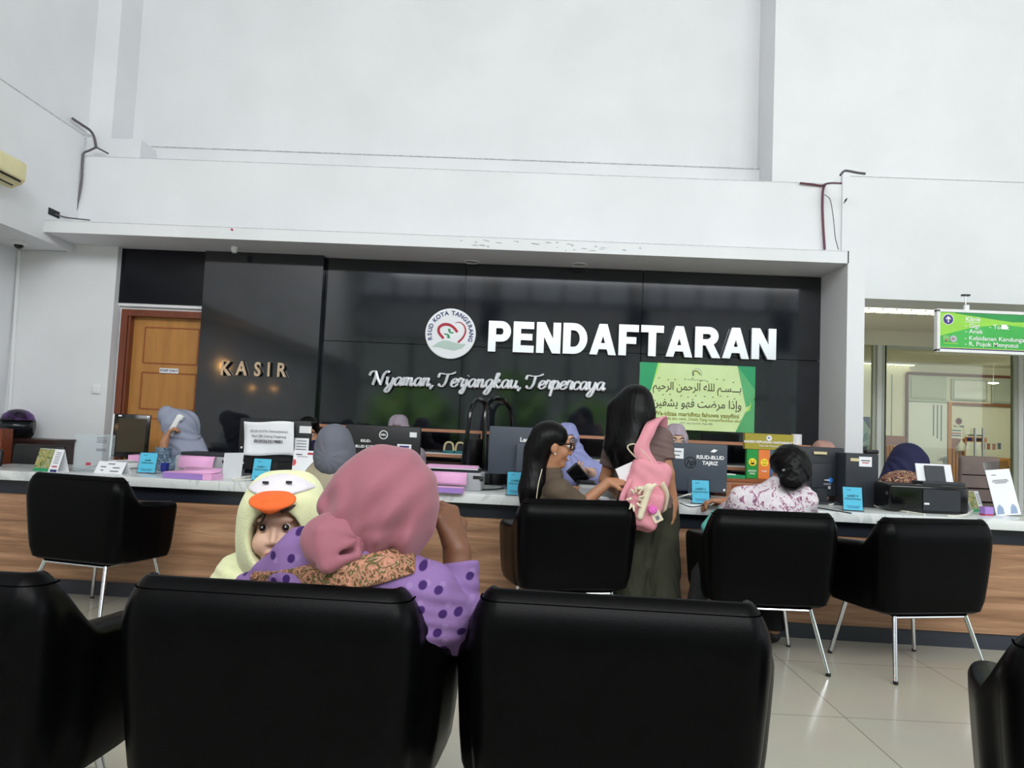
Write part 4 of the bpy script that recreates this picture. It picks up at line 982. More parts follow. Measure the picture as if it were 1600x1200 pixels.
# telephone with its handset held by the clerk
p = on_counter(197, 731); o = thing('telephone', 'white desk telephone base below the standing screen', 'telephone', (p.x, p.y, CZ), -.35)
b = MB(); b.rbox((0, 0, .022), (.20, .17, .04), 'white', .012); b.build('base', o)
b = MB(); b.rbox((.03, -.02, .046), (.10, .10, .012), 'grey', .003)
for i in range(4):
    for j in range(3): b.box((.0 + .03 * j, -.055 + .024 * i, .055), (.018, .014, .006), 'white')
b.build('keypad', o)
b = MB(); b.rbox((-.07, 0, .045), (.045, .17, .02), 'white', .008); b.build('cradle', o)
# tilted screen facing the hall
p = at(203, 700, 5.76); o = thing('touch_screen', 'standing black screen with a white edge facing the hall by the staff door', 'screen', (p.x, 5.76, CZ), .22)
T = Matrix.Translation((0, 0, .06)) @ Matrix.Rotation(math.radians(-4), 4, 'X')
b = MB(); b.rbox((0, 0, .17), (.265, .03, .34), 'blackgloss', .006, T=T); b.build('bezel', o)
b = MB(); b.box((.005, -.0165, .175), (.205, .002, .262), mat('dim brown screen', (62, 50, 38), .2, var=.1, scale=3), T=T); b.build('display', o)
b = MB(); b.box((-.136, .0, .17), (.012, .034, .335), 'white', T=T); b.build('side_trim', o)
b = MB(); b.box((-.09, -.017, .325), (.025, .002, .012), 'white', T=T); b.box((.115, -.017, .325), (.02, .002, .014), 'paper', T=T); b.box((.09, -.017, .02), (.03, .002, .02), 'lilacpaper', T=T); b.build('sticker', o)
b = MB(); b.rbox((0, .03, .008), (.20, .16, .016), 'black', .004); b.box((0, .03, .05), (.06, .03, .09), 'black'); b.build('stand', o)
# pink folders by the screen
p = at(226, 716, 5.70); o = thing('pink_folder', 'stack of pink folders right of the standing screen', 'folder', (p.x, 5.66, CZ), .1); MB().box((0, 0, .045), (.14, .16, .09), 'pinkpaper').build('sheets', o)
# pen cup
p = on_counter(257, 737); o = thing('pen_cup', 'small dark blue cup beside the pink printer paper', 'cup', p)
MB().lathe([(.026, 0), (.032, .062), (.028, .062), (.023, .006), (0, .006)], mat('blue plastic', (44, 54, 150), .4, var=.05), 4, cap=False, T=Matrix.Rotation(PI / 4, 4, 'Z')).build('cup', o)
p = on_counter(268, 735); o = thing('note_block', 'cream block of notes behind the blue cup', 'note block', (p.x, p.y + .06, CZ)); MB().box((0, 0, .045), (.06, .05, .09), 'beigeplastic').build('block', o)

def dot_printer(px, py, rz, label, s=1.0):
    p = on_counter(px, py); o = thing('dot_matrix_printer', label, 'printer', p, rz)
    b = MB(); b.rbox((0, .16, .065 * s), (.40 * s, .24, .13 * s), 'grey', .01); b.build('casing', o)
    b = MB(); b.rbox((0, .17, .142 * s), (.36 * s, .2, .026), 'dark', .006); b.build('top_cover', o)
    b = MB(); b.tube([(.19 * s, .05, .09 * s), (.215 * s, .05, .09 * s)], .016, 'black', 14); b.box((.17 * s, .042, .10 * s), (.05, .012, .02), 'black'); b.build('platen_knob', o)
    b = MB()
    prof = [(.06, .125), (.035, .132), (.012, .122), (.0, .095), (-.003, .06), (.0, .042)]
    wv = .125 * s
    vs = [(x, y - .01, z * s) for y, z in prof for x in (-wv - .02, wv - .02)]
    b.add(vs, [(2 * i, 2 * i + 1, 2 * i + 3, 2 * i + 2) for i in range(len(prof) - 1)], 'pinkpaper')
    q = b.build('paper_feed', o); m_ = q.modifiers.new('thickness', 'SOLIDIFY'); m_.thickness = .0015
    return o
dot_printer(310, 743, rzc(-2), 'grey dot matrix printer with pink paper by the clerk on the telephone')
p = on_counter(292, 749); o = thing('paper_stack', 'stack of pink continuous paper with lilac front edge before the left printer', 'paper', (p.x, p.y, CZ), rzc(-3))
MB().box((.0, .07, .021), (.33, .14, .040), 'pinkpaper').build('sheets', o); MB().box((-.03, -.002, .02), (.27, .004, .036), 'lilacpaper').build('edge', o)
b = MB(); vs = [(-.11, .01, .042), (.15, .01, .042), (-.09, .10, .05), (.17, .10, .05), (-.08, .13, .07), (.17, .13, .07)]; b.add(vs, [(0, 1, 3, 2), (2, 3, 5, 4)], 'pinkpaper'); q = b.build('top_sheet', o); q.modifiers.new('thickness', 'SOLIDIFY').thickness = .002
p = on_counter(357, 748); o = thing('paper_sheets', 'white sheets standing against the right side of the left printer', 'paper', (p.x, p.y + .06, CZ), 1.15)
MB().box((0, 0, .085), (.16, .012, .17), 'paper', rot=(.08, 0, 0)).build('sheets', o)
dot_printer(706, 767, rzc(0), 'grey dot matrix printer with pink paper half hidden by the pink headscarf', .9)
p = on_counter(690, 770); o = thing('paper_stack', 'stack of pink continuous paper with lilac front edge beside the pink headscarf', 'paper', (p.x, p.y, CZ), rzc(0))
MB().box((0, .045, .018), (.26, .09, .035), 'pinkpaper').build('sheets', o); MB().box((0, -.002, .017), (.26, .004, .033), 'lilacpaper').build('edge', o)
p = on_counter(706, 767); o = thing('pink_sheets', 'loose pink sheets lying on the right dot matrix printer', 'paper', (p.x - .02, p.y + .17, CZ + .145), rzc(3)); MB().box((0, 0, .004), (.34, .24, .008), 'pinkpaper').box((0.01, .0, -.006), (.33, .23, .008), 'paper').build('sheets', o)
p = on_counter(752, 757); o = thing('card_reader', 'small black box behind the right dot matrix printer', 'box', (p.x, p.y + .05, CZ), rzc(0)); MB().rbox((0, .06, .05), (.13, .12, .10), 'black', .008).build('case', o); MB().box((.02, -.002, .085), (.05, .003, .012), 'greyink').build('slot', o)

# monitors seen from behind
def monitor(px, py_top, px0, px1, py_bot, Y, m, name, label, rz=0.0, tilt=0, foot=True, r=.012, hood=True):
    """px0..px1 and py_top..py_bot is the back of its panel"""
    k = FPX / Y; w = (px1 - px0) / k / math.cos(rz); h = (py_bot - py_top) / k; c = at((px0 + px1) / 2, py_bot, Y)
    o = thing('monitor' if name is None else name, label, 'monitor', (c.x, Y, CZ), rz); z0 = c.z - CZ
    b = MB(); b.rbox((0, .02, z0 + h / 2), (w, .035, h), m, r); b.build('back_panel', o)
    b = MB(); b.box((0, .039, z0 + h / 2), (w * .94, .003, h * .92), 'blackgloss'); b.build('display', o)
    if hood: b = MB(); b.rbox((0, .002, z0 + h * .42), (w * .5, .02, h * .5), m, .008); b.build('rear_housing', o)
    if foot:
        b = MB(); b.box((0, .01, (z0 + h * .3) / 2), (.07, .025, z0 + h * .3), m); b.build('stem', o)
        b = MB(); b.rbox((0, .02, .008), (.24, .19, .016), m, .005); b.build('foot', o)
    return o, w, h, z0
o, w, h, z0 = monitor(0, 655, 370, 482, 735, 5.22, 'black', None, 'black monitor back with a taped white account number sheet', .04)
o['label'] = 'black monitor with the white account number sheet taped to its back'
b = MB(); b.box((w * .42, -.001, h * .82 + z0), (.085, .002, .05), 'white'); b.box((w * .38, -.001, h * .50 + z0), (.10, .002, .11), 'paper')
for k in range(4): b.box((w * .38, -.0025, h * .5 + z0 + .035 - .02 * k), (.07, .001, .006), 'greyink')
b.build('sticker', o)
b = MB()
for x, z in ((-.45, .42), (-.42, .12)): b.lathe([(.009, 0), (.007, .006), (0, .007)], 'white', 12, T=Matrix.Translation((x * w, 0, z0 + h * z)) @ RX)
b.build('port', o)
ac_ = at(421, 685, 5.18); sh = thing('account_sheet', 'crumpled white sheet with a long account number taped to a monitor', 'sheet', (ac_.x, 5.185, ac_.z), .04)
n_ = 10; vs = []; W_, H_ = .352, .235
for j in range(n_ + 1):
    for i in range(n_ + 1):
        u, v = i / n_ - .5, j / n_ - .5
        vs.append((u * W_ * (1 - .03 * abs(v)) - v * .012, -.012 - .008 * math.sin(3 * u + 4 * v) - .02 * (abs(u) > .45) * abs(v), v * H_ + .008 * math.sin(5 * u)))
b = MB(); b.add(vs, [(j * (n_ + 1) + i, j * (n_ + 1) + i + 1, (j + 1) * (n_ + 1) + i + 1, (j + 1) * (n_ + 1) + i) for j in range(n_) for i in range(n_)], 'paper'); q = b.build('sheet', sh); q.modifiers.new('thickness', 'SOLIDIFY').thickness = .001
b = MB(); b.text('RSUD KOTA TANGERANG', 'greyink', .021, z=.048, y=-.0225, sx=1.05); b.text('Bank BJB Cabang Tangerang', 'greyink', .021, z=.015, y=-.0225, bold=.005); b.text('0030263219001', 'ink', .030, z=-.022, y=-.0225, bold=.022, sx=1.05); b.build('lettering', sh, smooth=False)
p = on_counter(471, 753); o = thing('payment_card_stand', 'white payment card stand with a red mark beside the taped sheet', 'stand', (p.x, p.y, CZ), rzc(3))
T = Matrix.Rotation(math.radians(-10), 4, 'X'); MB().box((0, 0, .105), (.145, .005, .21), 'paper', T=T).box((0, .04, .004), (.14, .08, .006), 'white').build('card', o)
b = MB(); b.box((.04, -.004, .19), (.036, .002, .013), 'redink', T=T); b.box((-.035, -.004, .182), (.04, .001, .006), 'ink', T=T); b.box((-.01, -.004, .168), (.07, .001, .003), 'greyink', T=T)
b.prism([(-.07, .105), (-.055, .11), (-.048, .128), (-.055, .146), (-.07, .15)], -.005, -.003, mat('soft red', (214, 74, 84), .5, var=.03), T=T)
for k in range(3): b.box((0, -.004, .035 - .009 * k), (.09, .001, .003), 'greyink', T=T)
b.build('print', o)
o, w, h, z0 = monitor(0, 665, 536, 655, 728, 5.22, 'black', None, 'wide black monitor with a round white badge behind the pink headscarf', .0, hood=False)
b = MB(); b.lathe([(.031, 0), (.031, .004), (.026, .004), (.026, 0)], 'whiteink', 32, T=Matrix.Translation((.005, .003, z0 + h * .77)) @ RX, cap=False); b.text('DELL', 'whiteink', .018, x=.005, z=z0 + h * .77, y=.001, bold=.03); b.build('badge', o)
b = MB(); b.box((w * .40, .001, z0 + h * .80), (.05, .002, .035), 'white'); b.box((w * .29, .001, z0 + h * .40), (.10, .002, .09), 'paper'); b.box((w * .29, -.0005, z0 + h * .5), (.07, .002, .012), 'blueink'); b.build('sticker', o)
b = MB(); b.text('RSUD-', 'whiteink', .026, x=-w * .22, z=z0 + h * .60, y=.0015, bold=.02); b.text('BLUD KOTA', 'whiteink', .026, x=-w * .22, z=z0 + h * .46, y=.0015, bold=.02); b.build('lettering', o, smooth=False)
o, w, h, z0 = monitor(0, 668, 762, 862, 742, 5.16, 'slate', None, 'flat blue-grey monitor back behind the girl with glasses', .0, hood=False, r=.004)
b = MB(); b.text('Lenovo', 'whiteink', .042, x=.055, z=z0 + h * .735, y=.0015, bold=.03); b.build('lettering', o, smooth=False)
b = MB(); b.rbox((.10, -.03, z0 + .09), (.26, .05, .26), 'slate', .006); b.build('stand_block', o)
b = MB(); b.lathe([(.013, .0), (.013, .004), (0, .004)], 'whiteink', 16, T=Matrix.Translation((.13, .003, z0 + h * .58)) @ RX); b.build('sticker', o)
o, w, h, z0 = monitor(0, 694, 1034, 1133, 768, 5.02, 'slate', None, 'blue-grey monitor with white stickers beside the girl with the pink backpack', -.12, hood=False, r=.008)
b = MB(); b.box((-w * .28, .001, z0 + h * .78), (.10, .002, .07), 'paper'); b.box((-w * .28, -.0005, z0 + h * .82), (.07, .001, .008), 'greyink'); b.box((-w * .28, -.0005, z0 + h * .74), (.05, .001, .008), 'greyink'); b.build('sticker', o)
b = MB(); b.text('RSUD-BLUD', 'whiteink', .034, x=w * .24, z=z0 + h * .72, y=.0015, bold=.03); b.text('TAJRIZ', 'whiteink', .034, x=w * .24, z=z0 + h * .60, y=.0015, bold=.03); b.prism([(w * .24, z0 + h * .84), (w * .3, z0 + h * .83), (w * .35, z0 + h * .88), (w * .29, z0 + h * .90)], .0, .003, 'whiteink'); b.build('lettering', o, smooth=False)
b = MB(); b.lathe([(.038, 0), (.038, .003), (.034, .003), (.034, 0)], 'blackgloss', 32, T=Matrix.Translation((-w * .06, .003, z0 + h * .60)) @ RX, cap=False)
b.text('hp', 'blackgloss', .055, x=-w * .06, z=z0 + h * .60, y=.0015, shear=.3); b.build('badge', o)
b = MB(); b.lathe([(.009, 0), (.007, .008), (0, .009)], 'white', 12, T=Matrix.Translation((w * .46, .0, z0 + .02)) @ RX); b.lathe([(.009, 0), (.007, .008), (0, .009)], 'white', 12, T=Matrix.Translation((-w * .05, -.02, z0 - .02)) @ RX); b.build('port', o)
o, w, h, z0 = monitor(0, 700, 1249, 1319, 776, 5.05, 'dark', None, 'dark charcoal monitor back right of the woman in the flowered blouse', .06, r=.01)
b = MB(); b.box((-.02, -.012, z0 + h * .88), (.09, .003, .018), 'beigeplastic'); b.box((.03, -.012, z0 + h * .34), (.035, .003, .006), 'white'); b.lathe([(.017, 0), (.017, .003), (0, .003)], mat('blue sticker', (40, 110, 190), .4, var=.04), 20, T=Matrix.Translation((.052, -.009, z0 + h * .34)) @ RX); b.box((.03, -.012, z0 + h * .26), (.05, .003, .012), 'greyink'); b.box((.045, -.012, z0 + h * .19), (.018, .003, .018), 'grey'); b.build('sticker', o)
# computer tower
p = at(1347, 740, 4.92); k = FPX / 4.92; o = thing('computer_tower', 'black computer tower with a white label behind the right cyan card', 'computer', (p.x, 4.94, CZ), .05)
h = 82 / k; b = MB(); b.rbox((0, .1, h / 2), (.222, .24, h), 'dark', .008); b.build('case', o)
b = MB(); b.box((.02, -.021, h * .85), (.085, .003, .065), 'paper'); b.box((-.045, -.021, h * .31), (.03, .003, .026), 'paper'); b.box((-.05, -.021, h * .88), (.06, .002, .02), 'beigeplastic'); b.build('sticker', o)
b = MB()
b.box((.02, -.023, h * .87), (.06, .001, .006), 'ink'); b.box((.02, -.023, h * .83), (.045, .001, .006), 'redink'); b.build('print', o)
o = thing('web_camera', 'small black camera resting on the computer tower', 'camera', (p.x + .09, 4.96, CZ + h)); MB().rbox((0, .03, .014), (.085, .05, .027), 'black', .008).build('body', o)
# black inkjet printer
p = on_counter(1455, 803); o = thing('inkjet_printer', 'black inkjet printer with white paper in its rear feed', 'printer', (p.x, p.y + .02, CZ), rzc(-1.5))
b = MB(); b.rbox((0, .15, .09), (.475, .30, .17), 'blackgloss', .02); b.build('casing', o)
b = MB(); b.box((.07, -.003, .085), (.22, .008, .13), 'dark'); b.box((-.02, -.008, .06), (.03, .003, .012), 'white'); b.build('front_cover', o)
T = Matrix.Translation((.11, .16, .165)) @ Matrix.Rotation(math.radians(-18), 4, 'X')
b = MB(); b.box((0, .0, .07), (.22, .01, .15), 'paper', T=T); b.add([(-.11, .0, .14), (.11, .0, .14), (.16, .10, .17), (-.06, .10, .175)], [(0, 1, 2, 3)], 'paper', T=T); b.build('paper', o)
b = MB(); b.box((0, -.012, .065), (.12, .012, .13), 'dark', T=T); b.build('feed_support', o)
b = MB(); b.rbox((.12, .15, .18), (.26, .16, .03), 'dark', .006); b.build('feed_tray', o)
# acrylic stand at the right counter end
p = on_counter(1576, 806); o = thing('acrylic_stand', 'tall clear acrylic stand with a white printed sheet at the right counter end', 'stand', (p.x, p.y, CZ), -.12)
T = Matrix.Rotation(math.radians(-14), 4, 'X') @ Matrix.Rotation(math.radians(-7), 4, 'Y')
MB().box((0, 0, .175), (.155, .005, .35), 'acrylic', T=T).box((0, .05, .004), (.155, .10, .005), 'acrylic').build('holder', o)
b = MB(); b.box((0, -.004, .150), (.148, .002, .295), 'paper', T=T); b.build('sheet', o)
b = MB()
for z, w_ in ((.262, .03), (.228, .09), (.219, .10), (.210, .07)): b.box((-.03 if z > .25 else 0, -.0055, z), (w_, .001, .005), 'greyink', T=T)
for x in (-.045, .035): b.prism([(x - .022, .012), (x + .022, .012), (x + .022, .05), (x + .005, .075), (x - .012, .055)], -.006, -.0055, mat('pale blue print', (150, 170, 200), .7, var=.1), T=T)
b.build('print', o)
p = on_counter(1551, 806); o = thing('purple_box', 'small purple box against the right acrylic stand', 'box', (p.x - .02, p.y + .03, CZ), .3); MB().box((0, 0, .026), (.07, .04, .052), 'lilacpaper').box((0, 0, .004), (.071, .041, .008), 'redink').build('box', o)
p = on_counter(930, 779); o = thing('document_tray', 'grey document tray before the clerk in the lilac headscarf', 'tray', (p.x + .03, p.y + .03, CZ), rzc(0))
MB().box((0, .12, .03), (.26, .24, .06), 'grey').box((0, .12, .062), (.24, .22, .006), 'lightgrey').build('tray', o)
p = on_counter(940, 781); o = thing('crumpled_paper', 'crumpled white paper on the counter before the girl with glasses', 'paper', (p.x, p.y, CZ)); MB().rbox((0, 0, .01), (.09, .04, .02), 'paper', .008, rot=(.1, .1, .3)).build('paper', o)
p = at(1454, 750, 5.06); o = thing('cash_box', 'black cash box behind the black inkjet printer', 'box', (p.x, 5.06, CZ), .1)
b = MB(); b.rbox((0, 0, .05), (.16, .10, .10), 'black', .01); b.build('case', o)
# cables on the counter
def ccable(px_list, r, m, label, z=.006):
    pts = [atz(x, y, CZ + z) if len(q) == 0 else atz(x, y, CZ + q[0]) for x, y, *q in px_list]
    b = MB(); b.tube(catmull(pts, 6), r, m, 6); tag(b.build('desk_cable'), label, 'cable')
ccable([(362, 749), (385, 745, .02), (410, 742, .02), (440, 740, .03), (455, 734, .05)], .006, 'cablewhite', 'white cable looping behind the cyan card under the account sheet')
ccable([(365, 751), (390, 749, .01), (425, 748, .006), (448, 752, .006)], .005, 'cablewhite', 'white cable lying flat behind the second cyan card from the left')
ccable([(104, 735), (118, 731), (130, 733), (146, 728), (160, 724)], .003, 'cablegrey', 'thin grey cable beside the clear acrylic stand at the left')
ccable([(1284, 785), (1300, 788), (1312, 779, .03), (1315, 772, .06)], .005, 'cablewhite', 'white cable rising left of the right cyan card')
ccable([(1345, 776, .05), (1360, 787, .02), (1385, 795), (1420, 800), (1445, 804)], .006, 'cablewhite', 'white cable curving from the tower to the black inkjet printer')
ccable([(1350, 782, .04), (1372, 790, .01), (1400, 797), (1418, 800)], .005, 'cablewhite', 'second white cable beside the tower, nearer the counter edge')
ccable([(1480, 806), (1500, 806), (1517, 800), (1522, 790, .03), (1516, 780, .06)], .006, 'cablewhite', 'white cable bending around the right end of the inkjet printer')
ccable([(735, 763), (760, 765), (785, 763), (797, 757)], .006, 'cableblack', 'black cable on the counter beside the right dot matrix printer')
ccable([(1055, 772, .03), (1075, 778, .01), (1092, 783), (1110, 776, .03)], .005, 'cableblack', 'black cable tangled under the monitor with white stickers')
ccable([(1057, 778), (1070, 774, .03), (1085, 770, .04), (1098, 765, .06)], .005, 'cablewhite', 'white cable tangled under the monitor with white stickers')
ccable([(1062, 786), (1080, 792), (1100, 789), (1112, 786)], .003, 'cableblack', 'thin black cable in front of the cyan card by the girl with the backpack')
ccable([(1270, 792), (1300, 797), (1330, 802)], .004, 'cableblack', 'black cable along the counter before the charcoal monitor')

# ================================================================== BEHIND THE COUNTER
# satisfaction index board on a low cabinet
Yc = 5.62; zc_top = at(1190, 749, Yc - .1).z
o = thing('low_cabinet', 'low brown wooden cabinet behind the counter under the satisfaction board', 'cabinet', (at(1190, 749, Yc).x, Yc, 0))
MB().box((0, .0, zc_top / 2 - .01), (.62, .34, zc_top - .02), 'shelfwood').build('body', o); MB().box((0, 0, zc_top - .01), (.64, .36, .02), 'bandwood').build('top', o); MB().box((-.12, -.172, zc_top - .1), (.3, .008, .12), 'bandwood').build('drawer', o)
q = at(1200, 748, Yc - .05); ib = thing('satisfaction_board', 'olive board above green and orange smiley cards on the low cabinet', 'board', (at(1200, 748, Yc - .05).x, Yc - .05, zc_top))
k = FPX / (Yc - .05); zt0, zt1 = 45.5 / k, 70 / k
oliv = mat('olive board', (166, 152, 48), .5, var=.05)
b = MB(); b.box((0, .02, (zt0 + zt1) / 2), (74 / k, .05, zt1 - zt0), oliv); b.build('header', ib)
b = MB(); b.text('INDEKS KEPUASAN MASYARAKAT', 'whiteink', .0245, z=zt0 + .055, y=-.0065, bold=.03); b.text('Pada Unit Pelayanan', 'whiteink', .018, z=zt0 + .028, y=-.0065); b.build('lettering', ib, smooth=False)
b = MB(); b.lathe([(.021, .006), (.021, .008), (0, .008)], 'paper', 24, T=Matrix.Translation((0, 0, zt1 - .032)) @ RX); flat_stroke(b, [(-.008, zt1 - .036), (-.006, zt1 - .026), (.008, zt1 - .034)], [.0025, .0025], -.008, 'blueink'); b.build('emblem', ib)
for i, (c, mood) in enumerate((((24, 150, 62), 1), ((240, 132, 60), 0), ((60, 110, 170), -1))):
    x = (-24.5 + 18.2 * i) / k; b = MB(); b.box((x, .02, zt0 / 2), (17.6 / k, .04, zt0 - .004), mat('card colour', c, .5, var=.04)); cd = b.build('card', ib)
    b = MB(); yl = mat('smiley yellow', (250, 222, 60), .5, var=.04); T = Matrix.Translation((x, 0, zt0 * .56)) @ RX
    b.lathe([(.029, .0), (.029, .004), (0, .004)], yl, 28, T=T)
    for ex in (-.010, .010): b.box((x + ex, -.005, zt0 * .56 + .009), (.006, .002, .008), 'darkwood')
    if mood > 0: b.prism([(x - .016, zt0 * .56 - .003), (x + .016, zt0 * .56 - .003), (x + .009, zt0 * .56 - .017), (x - .009, zt0 * .56 - .017)], -.006, -.004, 'darkwood')
    elif mood < 0: flat_stroke(b, [(x - .012, zt0 * .56 - .016), (x, zt0 * .56 - .008), (x + .012, zt0 * .56 - .016)], [.002, .002], -.005, 'darkwood')
    else: flat_stroke(b, [(x - .012, zt0 * .56 - .010), (x, zt0 * .56 - .014), (x + .012, zt0 * .56 - .010)], [.002, .002], -.005, 'darkwood')
    b.build('smiley', cd)
    b = MB(); b.text(('SANGAT', 'PUAS', 'TIDAK')[i], 'whiteink', .016, x=x, z=zt0 * .26, y=-.0015, bold=.03)
    if i != 1: b.text('PUAS', 'whiteink', .016, x=x, z=zt0 * .17, y=-.0015, bold=.03)
    b.build('lettering', cd, smooth=False)
o = thing('tissue_roll', 'white paper roll standing on the back shelf right of the olive board', 'paper roll', (at(1244.5, 702, 6.05).x, 6.05, zs1 + .012))
MB().lathe([(.012, 0), (.04, 0), (.04, .085), (.012, .085)], 'paper', 24).build('roll', o)
p = at(1146, 748, Yc - .1); o = thing('green_folder', 'green folder lying on the low cabinet left of the smiley cards', 'folder', (p.x, p.y + .05, zc_top), .1); MB().box((0, 0, .012), (.14, .18, .024), gm).box((-.03, -.02, .027), (.07, .1, .006), 'paper').build('sheets', o)
# hole punches
for px, c, lb in ((700, 'beigeplastic', 'teal hole punch with a beige handle on the back shelf, left of two'), (718, 'beigeplastic', 'teal hole punch with a beige handle on the back shelf, right of two')):
    o = thing('hole_punch', lb, 'hole punch', (at(px, 714, 5.96).x, 5.99, zs2 + .021), 0, 'hole punches on the back shelf')
    MB().rbox((0, 0, .011), (.09, .07, .022), 'tealplastic', .005).build('base', o)
    b = MB(); b.tube(catmull([(-.038, 0, .02), (-.034, 0, .06), (-.022, 0, .082), (0, 0, .088), (.022, 0, .082), (.034, 0, .06), (.038, 0, .02)], 4), .009, c, 8); b.box((0, .01, .045), (.05, .02, .05), 'black'); b.build('handle', o)
# office chairs of the clerks
def office_chair(x, y, rz, label, zt, m='black', kind='loop'):
    o = thing('office_chair', label, 'chair', (x, y, 0), rz, 'office chairs behind the counter')
    b = MB(); b.rbox((0, 0, .47), (.46, .44, .07), 'black', .03); b.build('seat', o)
    w = .21
    if kind == 'loop':
        b = MB(); pts = catmull([(-w * .7, -.24, .56), (-w, -.27, .75), (-w, -.30, zt - .16), (-w * .62, -.31, zt - .03), (0, -.315, zt), (w * .62, -.31, zt - .03), (w, -.30, zt - .16), (w, -.27, .75), (w * .7, -.24, .56)], 5); b.tube(pts, .017, 'blackgloss', 8); b.build('back_frame', o)
        b = MB(); vs = [(sx * w * f, yy, z) for z, yy, f in ((.60, -.25, .8), (.75, -.26, .97), (zt - .30, -.285, .97)) for sx in (-1, 1)]
        b.add(vs, [(0, 1, 3, 2), (2, 3, 5, 4)], 'black'); q = b.build('mesh_back', o); q.modifiers.new('thickness', 'SOLIDIFY').thickness = .02
    else:
        b = MB(); b.rbox((0, -.26, (zt + .55) / 2), (.30, .05, zt - .55), m, .02, rot=(.06, 0, 0))
        for kz in range(5): b.box((0, -.293, .62 + (zt - .66) * kz / 5), (.28, .008, .006), 'piping', rot=(.06, 0, 0))
        b.build('backrest', o)
    b = MB(); b.tube([(0, 0, .44), (0, 0, .10)], .028, 'black', 10); b.build('gas_column', o)
    b = MB(); b.tube([(0, -.2, .45), (0, -.27, .62)], .02, 'black', 8); b.build('back_bracket', o)
    for i in range(5):
        a = 2 * PI * i / 5; b = MB(); b.tube([(0, 0, .10), (.27 * math.cos(a), .27 * math.sin(a), .065)], [.022, .014], 'black', 8); lg = b.build('leg', o)
        MB().lathe([(.0, -.011), (.027, -.011), (.027, .011), (0, .011)], 'black', 14, T=Matrix.Translation((.27 * math.cos(a), .27 * math.sin(a), .028)) @ Matrix.Rotation(a, 4, 'Z') @ Matrix.Rotation(PI / 2, 4, 'X')).build('caster', lg)
    return o
c1 = at(747, 660, 5.5); office_chair(at(748, 640, 5.72).x - .29, 5.70, math.radians(76), 'black office chair with a looped back left of the blue-grey monitor', at(750, 625, 5.62).z)
c2 = at(782, 645, 5.62); office_chair(at(780, 640, 5.76).x + .265, 5.62, math.radians(180 + 62), 'black office chair with a looped back rising over the blue-grey monitor', at(778, 623, 5.77).z)
c3 = at(1528, 750, 5.45); office_chair(c3.x, 5.75, .08, 'brown-backed office chair with ribbed backrest behind the inkjet printer', at(1528, 713, 5.45).z, mat('grey brown vinyl', (108, 92, 86), .5, var=.1), 'panel')
# left recess: dark cabinet, helmet, box, two black chairs
zc_ = at(70, 687, 5.85).z
o = thing('dark_cabinet', 'dark brown cabinet in the left recess under the helmet', 'cabinet', (at(62, 687, 6.0).x, 6.0, 0))
MB().box((-.06, 0, zc_ / 2 - .01), (.52, .30, zc_ - .02), 'darkwood').build('body', o); MB().box((-.06, 0, zc_ - .012), (.54, .32, .024), 'darkwood').build('top', o)
for sx in (-.19, .07): MB().box((sx, -.155, zc_ * .5), (.24, .012, zc_ * .8), 'darkwood').build('door', o)
hp = at(28, 688, 6.0); o = thing('motorcycle_helmet', 'black and purple motorcycle helmet on the dark cabinet', 'helmet', (hp.x, 5.98, zc_), .5)
vt = mat('purple black lacquer', (30, 18, 40), .15, c2=(86, 34, 120), scale=5, lo=.4, hi=.55)
prof = [(.10, 0), (.122, .03), (.132, .09), (.128, .14), (.108, .19), (.07, .222), (.03, .235), (0, .237)]
b = MB(); b.lathe(prof[:4], 'blackgloss', 32, cap=False); b.build('shell', o)
b = MB(); b.lathe(prof[3:], vt, 32, cap=False); b.build('crown', o)
b = MB(); b.add([(r_ * math.sin(a) * 1.03, -r_ * math.cos(a) * 1.03, z) for z, r_ in ((.06, .128), (.095, .133), (.13, .131)) for a in [(-1.15 + 2.3 * i / 14) for i in range(15)]], [(j * 15 + i, j * 15 + i + 1, (j + 1) * 15 + i + 1, (j + 1) * 15 + i) for j in range(2) for i in range(14)], mat('smoked visor', (30, 34, 38), .1, var=.1)); q = b.build('visor', o); q.modifiers.new('thickness', 'SOLIDIFY').thickness = .004
b = MB(); b.add([(r_ * math.sin(a), -r_ * math.cos(a), z) for z, r_ in ((.135, .135), (.15, .165)) for a in [(-.9 + 1.8 * i / 10) for i in range(11)]], [(i, i + 1, 12 + i, 11 + i) for i in range(10)], 'blackgloss'); q = b.build('peak', o); q.modifiers.new('thickness', 'SOLIDIFY').thickness = .004
o = thing('brown_box', 'reddish brown box at the left frame edge below the helmet', 'box', (at(2, 698, 5.7).x - .03, 5.66, 0), 0); zb_ = at(5, 670, 5.6).z
MB().box((0, 0, zb_ / 2), (.20, .12, zb_), 'redwood').build('box', o)
def small_chair(px, pyt, Y, rz, label):
    p = at(px, pyt, Y); o = thing('visitor_chair', label, 'chair', (p.x, Y, 0), rz, 'black visitor chairs in the left recess'); zt = p.z
    b = MB(); b.rbox((0, -.20, zt - .14), (.36, .04, .28), 'black', .03, rot=(-.1, 0, 0)); b.build('backrest', o)
    b = MB(); b.rbox((0, 0, .45), (.36, .36, .05), 'black', .02); b.build('seat', o)
    for sx in (-1, 1):
        for sy in (-1, 1): MB().tube([(sx * .16, sy * .16, .43), (sx * .17, sy * .17, 0)], .012, 'steel', 8).build('leg', o)
        MB().tube([(sx * .13, -.17, .45), (sx * .13, -.2, zt - .2)], .011, 'steel', 8).build('back_post', o)
    return o
small_chair(84, 694, 5.62, .12, 'black visitor chair whose back shows right of the desk calendar')
small_chair(-4, 699, 5.28, 0.0, 'black visitor chair cut by the left frame edge below the helmet')

